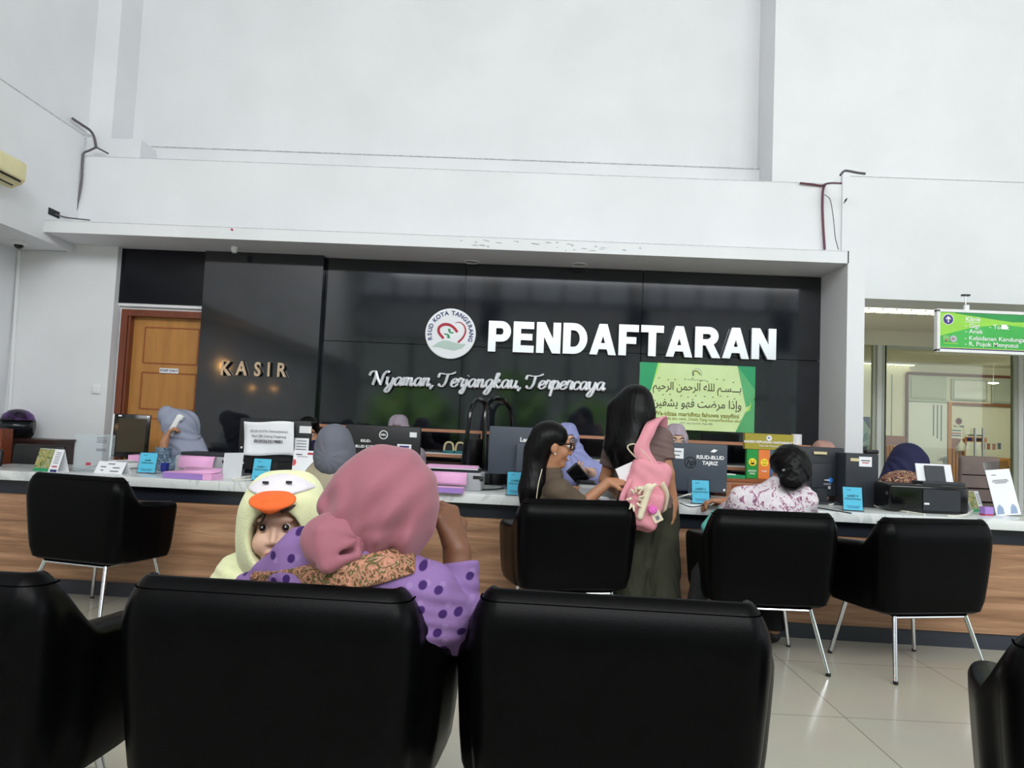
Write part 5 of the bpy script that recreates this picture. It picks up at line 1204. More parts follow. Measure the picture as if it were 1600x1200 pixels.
# ================================================================== SCULPTING: blended solids turned into one continuous skin
V3 = lambda p: np.array(p, float)
def _cap(P, a, b, r1, r2):
    a, b = V3(a), V3(b); ab = b - a; t = np.clip(((P - a) @ ab) / max(ab @ ab, 1e-12), 0, 1)
    return np.linalg.norm(P - a - t[:, None] * ab, axis=1) - (r1 + (r2 - r1) * t)
def _ell(P, c, r, R=None):
    q = P - V3(c)
    if R is not None: q = q @ R          # columns of R are the ellipsoid's axes
    r = V3(r); k0 = np.linalg.norm(q / r, axis=1); k1 = np.linalg.norm(q / (r * r), axis=1)
    return k0 * (k0 - 1) / np.maximum(k1, 1e-9)
def _box(P, c, s, r, R=None):
    q = P - V3(c)
    if R is not None: q = q @ R
    q = np.abs(q) - (V3(s) - r)
    return np.linalg.norm(np.maximum(q, 0), axis=1) + np.minimum(q.max(axis=1), 0) - r
def smin(a, b, k):
    if k <= 0: return np.minimum(a, b)
    h = np.maximum(k - np.abs(a - b), 0) / k; return np.minimum(a, b) - h * h * k * 0.25
def smax(a, b, k): return -smin(-a, -b, k)
class Solid:
    """ordered list of blended shapes"""
    def __init__(self): self.s = []; self.post = []
    def cap(self, a, b, r1, r2=None, k=.03, cut=None): self.s.append(('u', k, lambda P, a=V3(a), b=V3(b), r1=r1, r2=(r1 if r2 is None else r2), c=cut: self._cutcap(P, a, b, r1, r2, c), self._bb([a, b], max(r1, r2 or r1)))); return self
    def _cutcap(self, P, a, b, r1, r2, c):
        d = _cap(P, a, b, r1, r2)
        if c is not None: d = smax(d, (P - V3(c[0])) @ V3(c[1]), .006)
        return d
    def ell(self, c, r, R=None, k=.03, op='u'): self.s.append((op, k, lambda P: _ell(P, c, r, R), self._bb([c], max(r)))); return self
    def box(self, c, s, r=.01, R=None, k=.02, op='u'): self.s.append((op, k, lambda P: _box(P, c, s, r, R), self._bb([c], float(np.linalg.norm(s))))); return self
    def plane(self, p, n, k=.006): n = V3(n); n = n / np.linalg.norm(n); self.s.append(('i', k, lambda P: (P - V3(p)) @ n, None)); return self
    def fn(self, f, op='i', k=.006): self.s.append((op, k, f, None)); return self
    def warp(self, f): self.post.append(f); return self
    def _bb(self, ps, r): ps = np.array([V3(p) for p in ps]); return ps.min(0) - r, ps.max(0) + r
    def __call__(self, P):
        d = np.full(len(P), 1e3)
        for op, k, f, _ in self.s:
            e = f(P)
            d = smin(d, e, k) if op == 'u' else smax(d, -e, k) if op == 's' else smax(d, e, k)
        for f in self.post: d = d + f(P)
        return d
    def bounds(self):
        b = [x[3] for x in self.s if x[0] == 'u' and x[3] is not None]
        return np.min([x[0] for x in b], axis=0) - .03, np.max([x[1] for x in b], axis=0) + .03
def skin_of(S, h):
    lo, hi = S.bounds(); B = 4
    nb = np.ceil((hi - lo) / (B * h)).astype(int) + 1
    g = [lo[i] + (np.arange(nb[i]) + .5) * B * h - .5 * h for i in range(3)]
    C = np.stack(np.meshgrid(*g, indexing='ij'), -1).reshape(-1, 3)
    d = S(C); near = np.abs(d) < B * h * 1.35 + .012
    F = np.where(d[:, None] > 0, 1.0, -1.0) * np.ones((1, B ** 3))
    off = np.stack(np.meshgrid(*[np.arange(B)] * 3, indexing='ij'), -1).reshape(-1, 3)
    bi = np.stack(np.meshgrid(*[np.arange(n) for n in nb], indexing='ij'), -1).reshape(-1, 3)[near]
    pts = lo + (bi[:, None, :] * B + off[None]) * h
    F[near] = S(pts.reshape(-1, 3)).reshape(-1, B ** 3)
    F = F.reshape(nb[0], nb[1], nb[2], B, B, B).transpose(0, 3, 1, 4, 2, 5).reshape(nb[0] * B, nb[1] * B, nb[2] * B)
    sg = F < 0; nx, ny, nz = F.shape
    corner = [(i, j, k) for i in (0, 1) for j in (0, 1) for k in (0, 1)]
    cnt = sum(sg[i:nx - 1 + i, j:ny - 1 + j, k:nz - 1 + k].astype(np.int8) for i, j, k in corner)
    act = np.argwhere((cnt > 0) & (cnt < 8)); idx = -np.ones((nx - 1, ny - 1, nz - 1), int); idx[tuple(act.T)] = np.arange(len(act))
    val = np.stack([F[act[:, 0] + i, act[:, 1] + j, act[:, 2] + k] for i, j, k in corner], 1)
    acc = np.zeros((len(act), 3)); n = np.zeros(len(act)); ci = np.array(corner, float)
    for a in range(8):
        for b in range(a + 1, 8):
            if abs(ci[a] - ci[b]).sum() == 1:
                m = (val[:, a] < 0) != (val[:, b] < 0); t = np.where(m, val[:, a] / np.where(m, val[:, a] - val[:, b], 1), 0)
                acc += m[:, None] * (ci[a] + t[:, None] * (ci[b] - ci[a])); n += m
    v = lo + (act + acc / n[:, None]) * h
    quads = []
    for ax in range(3):
        o1, o2 = [(1, 2), (2, 0), (0, 1)][ax]; sl = [slice(1, -1)] * 3; s0 = list(sl); s1 = list(sl); s0[ax] = slice(0, -1); s1[ax] = slice(1, None)
        A_, B_ = sg[tuple(s0)], sg[tuple(s1)]; e = np.argwhere(A_ != B_); e[:, [i for i in range(3) if i != ax]] += 1
        if not len(e): continue
        fl = sg[e[:, 0], e[:, 1], e[:, 2]]; u1 = np.eye(3, dtype=int)[o1]; u2 = np.eye(3, dtype=int)[o2]
        q = np.stack([idx[tuple((e - u1 - u2).T)], idx[tuple((e - u2).T)], idx[tuple(e.T)], idx[tuple((e - u1).T)]], 1)
        q[~fl] = q[~fl][:, ::-1]; quads.append(q)
    q = np.concatenate(quads); q = q[(q >= 0).all(1)]
    for _ in range(2):
        d0 = S(v); e = h * .25; G = np.stack([S(v + np.eye(3)[i] * e) - d0 for i in range(3)], 1) / e
        st = -(d0 / np.maximum((G * G).sum(1), .25))[:, None] * G; ln = np.linalg.norm(st, axis=1, keepdims=True); v = v + st * np.minimum(1, .6 * h / np.maximum(ln, 1e-9))
    return v, q
def sculpt(S, h, m, name, parent):
    v, q = skin_of(S, h); o0 = np.array(parent.matrix_basis.translation if parent.parent is None else (0, 0, 0))
    p = parent
    while p is not None: 
        if p.parent is None: o0 = np.array(p.location)
        p = p.parent
    me = bpy.data.meshes.new(name); v = v - o0
    me.vertices.add(len(v)); me.vertices.foreach_set('co', v.ravel()); me.loops.add(4 * len(q)); me.loops.foreach_set('vertex_index', q.ravel().astype(np.int32))
    me.polygons.add(len(q)); me.polygons.foreach_set('loop_start', np.arange(0, 4 * len(q), 4, dtype=np.int32)); me.polygons.foreach_set('loop_total', np.full(len(q), 4, dtype=np.int32))
    me.polygons.foreach_set('use_smooth', np.ones(len(q), dtype=bool)); me.update(); me.validate()
    me.materials.append(M[m] if isinstance(m, str) else m)
    o = bpy.data.objects.new(name, me); COL.objects.link(o); o.parent = parent; return o
def nrm(v): v = V3(v); return v / np.linalg.norm(v)
def frame(fwd, up=(0, 0, 1)):
    """columns: right, forward, up"""
    f = nrm(fwd); r = nrm(np.cross(f, V3(up))); u = np.cross(r, f); return np.stack([r, f, u], 1)

class Fig:
    """a figure given by its joints in world space; everything is blended into one body"""
    def __init__(self, name, label, base, skin='skin', s=1.0, cat='person'):
        self.o = thing(name, label, cat, tuple(base)); self.s = s; self.skin = skin; self.B = Solid()
    def head(self, c, fwd, up=(0, 0, 1), s=None, ears=True, baby=False):
        s = s or self.s; R = frame(fwd, up); self.hc, self.hR, self.hs = V3(c), R, s; B = self.B
        L = lambda x, y, z: self.hc + R @ (V3((x, y, z)) * s); self.HL = L
        B.ell(L(0, -.012, .03), V3((.073, .092, .086)) * s, R, .02).ell(L(0, .022, -.042), V3((.058, .062, .074)) * s, R, .03 * s).cap(L(-.012, .064, -.098), L(.012, .064, -.098), .018 * s, k=.03 * s)
        for x in (-1, 1):
            B.ell(L(.034 * x, .058, -.032), V3((.027, .026, .028)) * s, R, .02 * s)
            B.ell(L(.031 * x, .096, .006), V3((.019, .016, .011)) * s, R, .012 * s, 's')
            if ears: B.ell(L(.074 * x, -.008, -.012), V3((.010, .020, .032)) * s, R, .008 * s)
        B.ell(L(0, .076, .026), V3((.05, .016, .012)) * s, R, .02 * s)
        B.cap(L(0, .082, -.004 if baby else .008), L(0, .094 if baby else .104, -.032), .006 * s, (.009 if baby else .012) * s, .012 * s)
        for x in (-1, 1): B.ell(L(.011 * x, .086 if baby else .094, -.036), V3((.009, .009, .007)) * s, R, .006 * s)
        B.ell(L(0, .082, -.066), V3((.022, .011, .010)) * s, R, .010 * s)
        return self
    def face(self, brow='hair', lips=True, wide=1.0, ey=.079):
        L, s, R = self.HL, self.hs, self.hR; Z = V3(self.o.location)
        b = MB()
        for x in (-1, 1):
            T = Matrix([[*(R[i] * s), 0] for i in range(3)] + [[0, 0, 0, 1]]); T.translation = Vector(L(.031 * x, ey, .006) - Z)
            e = MB(); e.lathe([(0, -.0125), (.0085, -.009), (.0125, 0), (.0085, .009), (0, .0125)], 'eyewhite', 16, T=T)
            T2 = T.copy(); T2.translation = Vector(L(.031 * x, ey + .0085 - .0035 * (wide - 1), .006) - Z)
            e.lathe([(0, -.0072 * wide), (.005 * wide, -.005 * wide), (.0072 * wide, 0), (.005 * wide, .005 * wide), (0, .0072 * wide)], 'eye', 14, T=T2); e.build('eye', self.o)
            if brow: b = MB(); b.tube([Vector(L(x_ * x, y_, z_) - Z) for x_, y_, z_ in ((.014, .093, .024), (.031, .0905, .030), (.048, .080, .025))], [.0035 * s, .004 * s, .002 * s], brow, 6); b.build('eyebrow', self.o)
        if lips:
            b = MB(); b.tube([Vector(L(x_, y_, z_) - Z) for x_, y_, z_ in ((-.022, .084, -.066), (-.010, .0915, -.064), (.010, .0915, -.064), (.022, .084, -.066))], [.003 * s, .0055 * s, .0055 * s, .003 * s], 'lips', 8); b.build('lips', self.o)
        return self
    def trunk(self, pelvis, chest, neck, shL, shR, w=.15, d=.105, k=.06):
        self.pel, self.ch, self.nk, self.sh = V3(pelvis), V3(chest), V3(neck), [V3(shL), V3(shR)]; s = self.s; B = self.B
        ax = nrm(self.sh[1] - self.sh[0]); up = nrm(self.ch - self.pel); R = np.stack([ax, nrm(np.cross(up, ax)), nrm(np.cross(ax, np.cross(up, ax)))], 1); self.tR = R; self.tw, self.td = w, d
        self._trunk(B, 0, k); B.cap(self.nk, self.hc - self.hR[:, 2] * .06 * self.hs - self.hR[:, 1] * .015 * self.hs, .05 * s, .045 * s, .03); return self
    def _trunk(self, B, g, k=.06, low=True):
        s, R, w, d = self.s, self.tR, self.tw * self.s, self.td * self.s
        if low: B.ell(self.pel, (w * 1.08 + g, d * 1.12 + g, .13 * s + g), R, k)
        B.ell((self.pel + self.ch) / 2, (w * .88 + g, d * .92 + g, np.linalg.norm(self.ch - self.pel) * .62 + g), R, k)
        B.ell(self.ch, (w + g, d + g, .15 * s + g), R, k); B.cap(self.sh[0], self.sh[1], .052 * s + g, k=k)
    def arm(self, i, el, wr, r=(.045, .038, .027)):
        s = self.s; e, w = V3(el), V3(wr); setattr(self, 'el%d' % i, e); setattr(self, 'wr%d' % i, w)
        self.B.cap(self.sh[i], e, r[0] * s, r[1] * s, .03).cap(e, w, r[1] * s * .98, r[2] * s, .02); return self
    def leg(self, hip, kn, an, toe, r=(.085, .058, .036)):
        s = self.s; self.B.cap(hip, kn, r[0] * s, r[1] * s, .04).cap(kn, an, r[1] * s, r[2] * s, .03).cap(an, V3(an) * .3 + V3(toe) * .7, .036 * s, .033 * s, .02).cap(V3(an) * .3 + V3(toe) * .7, toe, .033 * s, .022 * s, .02); return self
    def sit_legs(self, fwd, z0=0.0, spread=.10, zk=None, ln=.36):
        """both legs of a seated figure"""
        f = nrm((fwd[0], fwd[1], 0)); r = nrm(np.cross(f, (0, 0, 1))); zk = zk or self.pel[2] + .02; self.lg = []
        for x in (-1, 1):
            h = self.pel + r * x * .08; kn = self.pel + f * ln * self.s + r * x * spread; kn[2] = zk; an = kn - f * .05; an[2] = z0 + .07; toe = an + f * .13; toe[2] = z0 + .03
            self.leg(h, kn, an, toe); self.lg.append((h, kn, an, toe))
        return self
    def hand(self, wr, fdir, palm, curl=.35, side=1, s=None, spread=.05, th=.6, curls=None, B=None):
        """palm with five separate fingers: fdir points along the fingers, palm is the way the palm faces, side +1 puts the thumb on fdir x palm"""
        s = (s or self.s) * 1.0; B = B or self.B; f = nrm(fdir); p = nrm(V3(palm) - f * (V3(palm) @ f)); t = np.cross(f, p) * side; w = V3(wr)
        B.cap(w, w + f * .03 * s, .024 * s, .022 * s, .015)
        for j, (x, ln) in enumerate(((.027, .92), (.009, 1.0), (-.009, .95), (-.026, .78))):
            kn = w + f * (.083 - .006 * abs(j - 1)) * s + t * x * s; B.cap(w + f * .02 * s + t * x * .6 * s, kn, .0145 * s, .0115 * s, .012 * s)
            a = 0; pt = kn; c = curls[j] if curls else curl
            for L_, r1, r2, q in ((.040, .0098, .0090, .75), (.026, .0090, .0082, 1.0), (.021, .0082, .0066, .8)):
                a += c * q * 1.9; dr = f * math.cos(a) + p * math.sin(a) + t * spread * (1.5 - j); e = pt + nrm(dr) * L_ * ln * s; B.cap(pt, e, r1 * s, r2 * s, .004 * s); pt = e
        b0 = w + f * .022 * s + t * .020 * s; b1 = b0 + nrm(f * .6 + t * .8 + p * .25) * .040 * s; b2 = b1 + nrm(f * (1 - .2 * th) + t * .35 * (1 - th) + p * th * .9) * .032 * s; b3 = b2 + nrm(f * .9 + p * th - t * .1) * .024 * s
        B.cap(b0, b1, .0145 * s, .0115 * s, .010 * s).cap(b1, b2, .0110 * s, .0095 * s, .004 * s).cap(b2, b3, .0095 * s, .0075 * s, .004 * s); return self
    def body(self, h=.008): sculpt(self.B, h, self.skin, 'body', self.o); return self
    def shirt(self, m, sleeve=(1.6, 1.6), g=.014, h=.009, hem=None, name='shirt', neck=True, fold=.003, extra=None, legs=False):
        S = Solid(); self._trunk(S, g, .06); s = self.s
        for i in (0, 1):
            if not hasattr(self, 'el%d' % i): continue
            e, w = getattr(self, 'el%d' % i), getattr(self, 'wr%d' % i); sl = sleeve[i]
            if sl <= 1: c = self.sh[i] + (e - self.sh[i]) * sl; n = nrm(e - self.sh[i]); S.cap(self.sh[i], c + n * .02, .055 * s + g, .052 * s + g, .035, cut=(c, n))
            else: c = e + (w - e) * (sl - 1); n = nrm(w - e); S.cap(self.sh[i], e, .05 * s + g, .043 * s + g, .035).cap(e, c + n * .02, .043 * s + g, .036 * s + g, .02, cut=(c, n))
        if legs:
            for hp, kn, an, toe in self.lg: S.cap(hp, kn, .10 * s, .075 * s, .05).cap(kn, an, .075 * s, .08 * s, .04)
        if neck: S.cap(self.nk - V3((0, 0, .02)), self.nk + V3((0, 0, .012)), .058 * s + g, k=.03)
        if extra: extra(S)
        if hem is not None: S.plane((0, 0, hem), (0, 0, -1))
        if fold: S.warp(lambda P: fold * np.sin(P[:, 0] * 41 + 30 * P[:, 2] + 9 * np.sin(P[:, 2] * 17)) * np.sin(P[:, 1] * 23 + P[:, 2] * 37 + 2))
        sculpt(S, h, m, name, self.o); return self
    def trousers(self, m, g=.018, h=.010, name='trousers'):
        S = Solid(); s = self.s; S.ell(self.pel, (self.tw * 1.1 * s + g, self.td * 1.15 * s + g, .12 * s + g), self.tR, .05)
        for hp, kn, an, toe in self.lg: n = nrm(V3(an) - V3(kn)); S.cap(hp, kn, .088 * s + g, .062 * s + g, .05).cap(kn, an, .062 * s + g, .056 * s + g, .03, cut=(V3(an) - n * .01, n))
        sculpt(S, h, m, name, self.o); return self
    def shoes(self, m='black', h=.010):
        for hp, kn, an, toe in self.lg: 
            S = Solid(); S.cap(V3(an) - (0, 0, .02), V3(toe), .045 * self.s, .034 * self.s, .02); S.plane((0, 0, toe[2] - .028), (0, 0, -1)); sculpt(S, h, m, 'shoe', self.o)
        return self
    def hijab(self, m, h=.007, g=.016, drape=.16, back=.0, opening=1.0, fold=.0035, bulk=0.0, extra=None, front=.12, shoulders=True):
        """scarf wrapped round the head, open over the face, falling to the chest and shoulders"""
        S = Solid(); s, R, L = self.hs, self.hR, self.HL
        S.ell(L(0, -.014, .03), V3((.076 + g + bulk, .098 + g + bulk, .090 + g)) * s, R, .03).ell(L(0, .004, -.05), V3((.070 + g + bulk, .082 + g + bulk, .085 + g)) * s, R, .05)
        nk = self.nk; S.cap(L(0, -.01, -.07), nk + V3((0, 0, .01)), (.075 + g) * s, (.085 + g) * s, .05)
        f = self.hR[:, 1].copy(); f[2] = 0; f = nrm(f)
        S.cap(nk, nk + f * front * .5 - V3((0, 0, drape)), .088 * s, (.105 if shoulders else .085) * s, .06)
        for i in ((0, 1) if shoulders else ()): S.cap(nk - V3((0, 0, .01)), nk * .35 + self.sh[i] * .65 - V3((0, 0, .005)), .075 * s, .068 * s, .05)
        if back: S.cap(nk, nk - f * .07 - V3((0, 0, back)), .085 * s, .10 * s, .06)
        if extra: extra(S)
        # face opening, oval, kept open through the cloth in front of the face
        a, b_ = L(0, .06, -.018), L(0, .20, -.03)
        ax = nrm(b_ - a)
        def hole(P):
            q = (P - a) @ R; return np.maximum((np.sqrt((q[:, 0] / (.054 * opening)) ** 2 + ((q[:, 2] + .006 * s) / (.076 * opening)) ** 2) - 1) * .054 * opening * 1.0 if s == 1 else (np.sqrt((q[:, 0] / (.054 * s * opening)) ** 2 + ((q[:, 2] + .006 * s) / (.076 * s * opening)) ** 2) - 1) * .054 * s, -(q[:, 1] + .03 * s))
        if opening: S.fn(hole, 's', .006)
        if fold:
            c = L(0, .03, -.09)
            S.warp(lambda P: fold * np.sin(11 * np.arctan2((P - c) @ R[:, 0], -((P - c) @ R[:, 2]) + .02) + 30 * ((P - c) @ R[:, 1])) * np.clip((np.linalg.norm(P - c, axis=1) - .04) / .08, 0, 1))
        sculpt(S, h, m, 'headscarf', self.o); return self
def at3(px, py, Y): return np.array(at(px, py, Y))

# ================================================================== PEOPLE
PX = at3
def seat_cushion_z(): return 0.47
# fabrics
F_lilac = dots_mat('lilac cloth with purple motifs', (134, 104, 156), (58, 32, 92), .050, .17, jitter=.45, third=(146, 117, 168))
F_pink = mat('dusty pink voile', (152, 91, 104), .75, var=.05, scale=6, bump=.05, bscale=400, sheen=.2)
F_band = blotch_mat('floral batik band', [(0, (86, 60, 44)), (.40, (150, 112, 84)), (.47, (188, 132, 112)), (.52, (122, 88, 64)), (.58, (72, 84, 44)), (.63, (176, 130, 110))], 20, .8)
F_yellow = mat('pale yellow fleece', (224, 226, 178), .9, var=.04, scale=30, bump=.2, bscale=150, sheen=.3)
F_white = mat('white fleece', (222, 216, 222), .9, var=.03, scale=30, bump=.2, bscale=150)
F_orange = mat('orange felt', (234, 104, 44), .85, var=.04, scale=40)
F_grey = mat('grey jersey scarf', (104, 106, 118), .8, var=.06, scale=5, bump=.03, bscale=300)
F_bluegrey = mat('blue grey scarf', (146, 152, 172), .8, var=.05, scale=5)
F_beige = mat('beige waistcoat', (172, 162, 138), .8, var=.04, scale=8)
F_mauve = mat('mauve grey scarf', (150, 138, 150), .8, var=.05, scale=6)
F_peri = mat('periwinkle scarf', (146, 150, 198), .8, var=.05, scale=6)
F_rose = mat('dusty brown pink scarf', (176, 136, 124), .8, var=.05, scale=6)
F_navy = mat('navy scarf', (22, 24, 66), .8, var=.1, scale=6)
F_batik = blotch_mat('brown batik shirt', [(0, (84, 40, 46)), (.42, (112, 60, 56)), (.49, (214, 180, 140)), (.53, (96, 92, 74)), (.58, (86, 46, 62)), (.66, (190, 150, 110))], 16, .8)
F_blueflower = blotch_mat('slate blue flowered blouse', [(0, (76, 96, 116)), (.46, (96, 116, 136)), (.56, (186, 198, 206)), (.60, (84, 104, 124))], 26, .8)
F_flower = blotch_mat('white blouse with mauve flowers', [(0, (216, 208, 214)), (.48, (226, 218, 222)), (.545, (168, 118, 146)), (.575, (112, 76, 104)), (.60, (176, 130, 156)), (.625, (222, 212, 218)), (.70, (214, 206, 178))], 9, .8, warp=4.0)
F_olivebrown = mat('olive brown t-shirt', (88, 74, 60), .85, var=.06, scale=7)
F_taupe = mat('taupe t-shirt', (112, 92, 88), .85, var=.06, scale=7)
F_olive = mat('dark olive cargo cloth', (52, 54, 40), .85, var=.1, scale=9, bump=.05, bscale=60)
F_darkblue = mat('dark navy cloth', (30, 30, 66), .85, var=.08, scale=7)
F_black = mat('black cloth', (16, 16, 18), .9, var=.1, scale=7)
F_bagpink = mat('pink canvas', (222, 148, 160), .8, var=.05, scale=12, bump=.08, bscale=300)
F_cream = mat('cream webbing', (226, 214, 188), .8, var=.04)
F_mask = mat('white face mask', (214, 216, 220), .8, var=.02)

# ---- woman in the pink headscarf, seated in the nearest row, head resting on her right fist
Yw = 1.80
hc = PX(598, 782, Yw); CH0, CH1, CH2, CH3 = NEAR[0].location, FAR[1].location, FAR[2].location, FAR[3].location
w_ = Fig('person', 'woman in pink headscarf and dotted purple blouse seated in the nearest row, head on fist', (hc[0], Yw, 0), 'skin_dark')
w_.head(hc, (.12, 1, -.18), (.10, .1, 1), s=1.02)
shL, shR = PX(476, 872, 1.80), PX(664, 925, 1.78)
pel = np.array([CH0[0] + .01, CH0[1], .56]); ch = PX(565, 965, 1.82); nk = PX(584, 880, 1.80)
w_.trunk(pel, ch, nk, shL, shR, w=.165, d=.12)
eL, wL = PX(392, 936, 1.88), PX(440, 985, 2.10); eR, wR = PX(717, 985, 1.88), PX(714, 862, 1.92)
w_.arm(0, eL, wL).arm(1, eR, wR, r=(.047, .045, .036))
w_.hand(PX(713, 856, 1.92), PX(696, 800, 1.93) - PX(714, 858, 1.92), (-.75, .55, -.2), .66, -1, s=1.22, curls=(.70, .68, .66, .64), th=.75)
w_.hand(wL, (.8, .4, -.1), (-.2, -.4, 1), .3, 1)
w_.sit_legs((0, 1), spread=.07, zk=.52, ln=.42).body(.0055)
def sleeves(S):
    S.cap(PX(575, 905, 1.76), PX(600, 990, 1.78), .10, .13, .06)
    S.ell(PX(475, 915, 1.80), (.07, .08, .08), None, .05).ell(PX(690, 965, 1.80), (.075, .07, .06), None, .04)
w_.shirt(F_lilac, (1.55, 1.86), g=.016, h=.0065, name='blouse', neck=False, fold=.003, extra=sleeves, hem=.42)
# patterned band of the baby sling over her back
def band(px0, py0, px1, py1, th):
    S = Solid(); w_._trunk(S, .026, .06); S.cap(PX(575, 905, 1.76), PX(600, 990, 1.78), .11, .14, .06)
    S.cap(w_.sh[0], eL, .074, .066, .035); S.cap(nk, nk + V3((0, 0, .02)), .09, .075, .05)
    a, b = PX(px0, py0, 1.72), PX(px1, py1, 1.72); d = nrm(b - a); n = nrm(np.cross(d, (0, 1, 0)))
    S.fn(lambda P: np.abs((P - (a + b) / 2) @ n) - th); S.plane((0, 1.80, 0), (0, 1, 0)); S.plane(b, d); S.plane(a - d * .1, -d)
    return S
sculpt(band(440, 914, 645, 872, .034), .006, F_band, 'sling_band', w_.o)
w_.trousers(F_darkblue, h=.012).shoes(h=.014)
def pinkscarf():
    S = Solid(); R = frame((.12, 1, -.12), (.08, 0, 1))
    S.ell(PX(605, 772, 1.79), (.120, .125, .120), R, .03).ell(PX(588, 800, 1.80), (.112, .115, .10), R, .05)
    S.cap(PX(592, 825, 1.80), PX(590, 866, 1.80), .105, .080, .06)
    S.cap(PX(640, 795, 1.80), PX(642, 866, 1.80), .058, .022, .05)
    S.cap(PX(560, 800, 1.78), PX(520, 848, 1.74), .085, .052, .05)
    kx = PX(545, 838, 1.72); R2 = frame((0, 1, 0), (.35, 0, 1))
    def face(P):
        q = (P - w_.HL(0, .07, -.02)) @ w_.hR; return np.maximum((np.sqrt((q[:, 0] / .058) ** 2 + (q[:, 2] / .08) ** 2) - 1) * .058, -(q[:, 1]))
    S.fn(face, 's', .008)
    S.fn(lambda P: (P[:, 2] - np.interp(P[:, 0], [PX(480, 0, 1.8)[0], PX(560, 0, 1.8)[0], PX(600, 0, 1.8)[0], PX(640, 0, 1.8)[0], PX(664, 0, 1.8)[0], PX(684, 0, 1.8)[0]], [PX(480, 870, 1.72)[2], PX(560, 884, 1.72)[2], PX(600, 872, 1.76)[2], PX(640, 884, 1.76)[2], PX(662, 882, 1.76)[2], PX(684, 880, 1.76)[2]])) * -1, 'i', .012)
    def folds(P):
        dx = P[:, 0] - kx[0]; dz = P[:, 2] - kx[2]; r = np.hypot(dx, dz); a = np.arctan2(dz, dx); low = np.clip((PX(600, 770, 1.8)[2] - P[:, 2]) / .12 + .2, 0, 1)
        f1 = np.sin(10 * a + 1.2 + 9 * r) * np.clip((r - .035) / .07, 0, 1) * np.clip(1.5 - r / .16, 0, 1)
        f2 = np.sin(P[:, 0] * 100 + P[:, 2] * -34 + 0.9 * np.sin(P[:, 2] * 22) + 1.0) * low
        f3 = np.sin(P[:, 0] * 58 - P[:, 2] * 46 + 0.8 * np.sin(P[:, 2] * 15))
        return -.0042 * f1 - .0080 * f2 - .0030 * f3
    S.warp(folds); return S
sc = sculpt(pinkscarf(), .005, F_pink, 'headscarf', w_.o)
def knot():
    S = Solid(); R = frame((.0, 1, 0), (.55, 0, 1)); c = PX(516, 851, 1.70)
    S.ell(c, (.074, .048, .058), R, .02).cap(PX(532, 836, 1.715), PX(568, 820, 1.73), .044, .04, .05)
    S.ell(PX(524, 872, 1.665), (.055, .018, .016), frame((0, 1, 0), (-.4, 0, 1)), .008, 's')
    S.cap(PX(500, 832, 1.66), PX(512, 884, 1.66), .008, .014, .03).cap(PX(512, 884, 1.655), PX(556, 868, 1.67), .014, .010, .012)
    S.warp(lambda P: -.0018 * np.sin(5 * np.arctan2(P[:, 2] - c[2] - .02, P[:, 0] - c[0] - .07) + 2)); return S
sculpt(knot(), .0045, F_pink, 'scarf_knot', sc)

# ---- baby in a duck hood looking over her arm
Yb = 2.07
hb = PX(440, 823, Yb)
b_ = Fig('person', 'baby in pale yellow duck-hooded suit looking back over the purple sleeve', (hb[0], Yb, 0), 'skin_light', cat='person')
b_.head(hb, (.08, -1, .03), (-.05, 0, 1), s=.98, ears=False, baby=True)
bp, bc, bn = PX(398, 985, 2.10), PX(405, 925, 2.10), PX(424, 884, 2.09)
b_.s = .62; b_.trunk(bp, bc, bn, PX(452, 900, 2.12), PX(378, 900, 2.12), w=.15, d=.13)
b_.arm(0, PX(468, 945, 2.10), PX(440, 965, 2.05)).arm(1, PX(356, 935, 2.12), PX(380, 960, 2.06))
b_.hand(PX(440, 965, 2.05), (-.6, -.4, .3), (0, -.6, -1), .4, 1, s=.55); b_.hand(PX(380, 960, 2.06), (.6, -.4, .3), (0, -.6, -1), .4, -1, s=.55)
b_.lg = []
for x in (-1, 1): hp = bp + V3((x * .05, 0, -.02)); kn = hp + V3((x * .05, .14, -.01)); an = kn + V3((0, .04, -.12)); b_.leg(hp, kn, an, an + V3((0, .06, -.02))); b_.lg.append((hp, kn, an, an + V3((0, .06, -.02))))
b_.B.ell(b_.HL(.036, .066, -.045), (.022, .016, .02), b_.hR, .02).ell(b_.HL(-.036, .066, -.045), (.022, .016, .02), b_.hR, .02)
b_.body(.0045).face(None, wide=1.45, ey=.0765)
def suit(S):
    for hp, kn, an, toe in b_.lg: S.cap(hp, kn, .06, .05, .03).cap(kn, an, .05, .045, .03)
    S.cap(PX(372, 905, 2.10), PX(345, 945, 2.10), .05, .055, .04)
b_.shirt(F_yellow, (1.9, 1.9), g=.022, h=.008, name='suit', fold=.002, extra=suit)
def hood():
    S = Solid(); R = b_.hR; L = b_.HL
    S.ell(L(0, -.02, .035), (.122, .125, .108), R, .03).ell(L(0, -.01, -.05), (.122, .11, .10), R, .05).cap(L(0, 0, -.10), bn, .085, .075, .05)
    S.cap(L(-.04, -.05, .1), L(.04, -.05, .1), .05, k=.05)
    def f(P):
        q = (P - L(0, .03, -.02)) @ R; return np.maximum((np.sqrt(((q[:, 0] + .004) / .070) ** 2 + ((q[:, 2] + .006) / .082) ** 2) - 1) * .070, -(q[:, 1] + .02))
    S.fn(f, 's', .012); return S
hd_ = sculpt(hood(), .006, F_yellow, 'hood', b_.o)
def cap_(S=None):
    S = Solid(); L = b_.HL; R = b_.hR
    S.ell(L(0, -.018, .038), (.125, .128, .112), R, .03); S.fn(lambda P: -(((P - L(0, 0, .080)) @ R[:, 2]) - .30 * np.abs((P - L(0, 0, .1)) @ R[:, 0])), 'i', .008); S.plane(L(0, -.06, 0), -R[:, 1]); return S
sculpt(cap_(), .006, F_white, 'hood_crown', hd_)
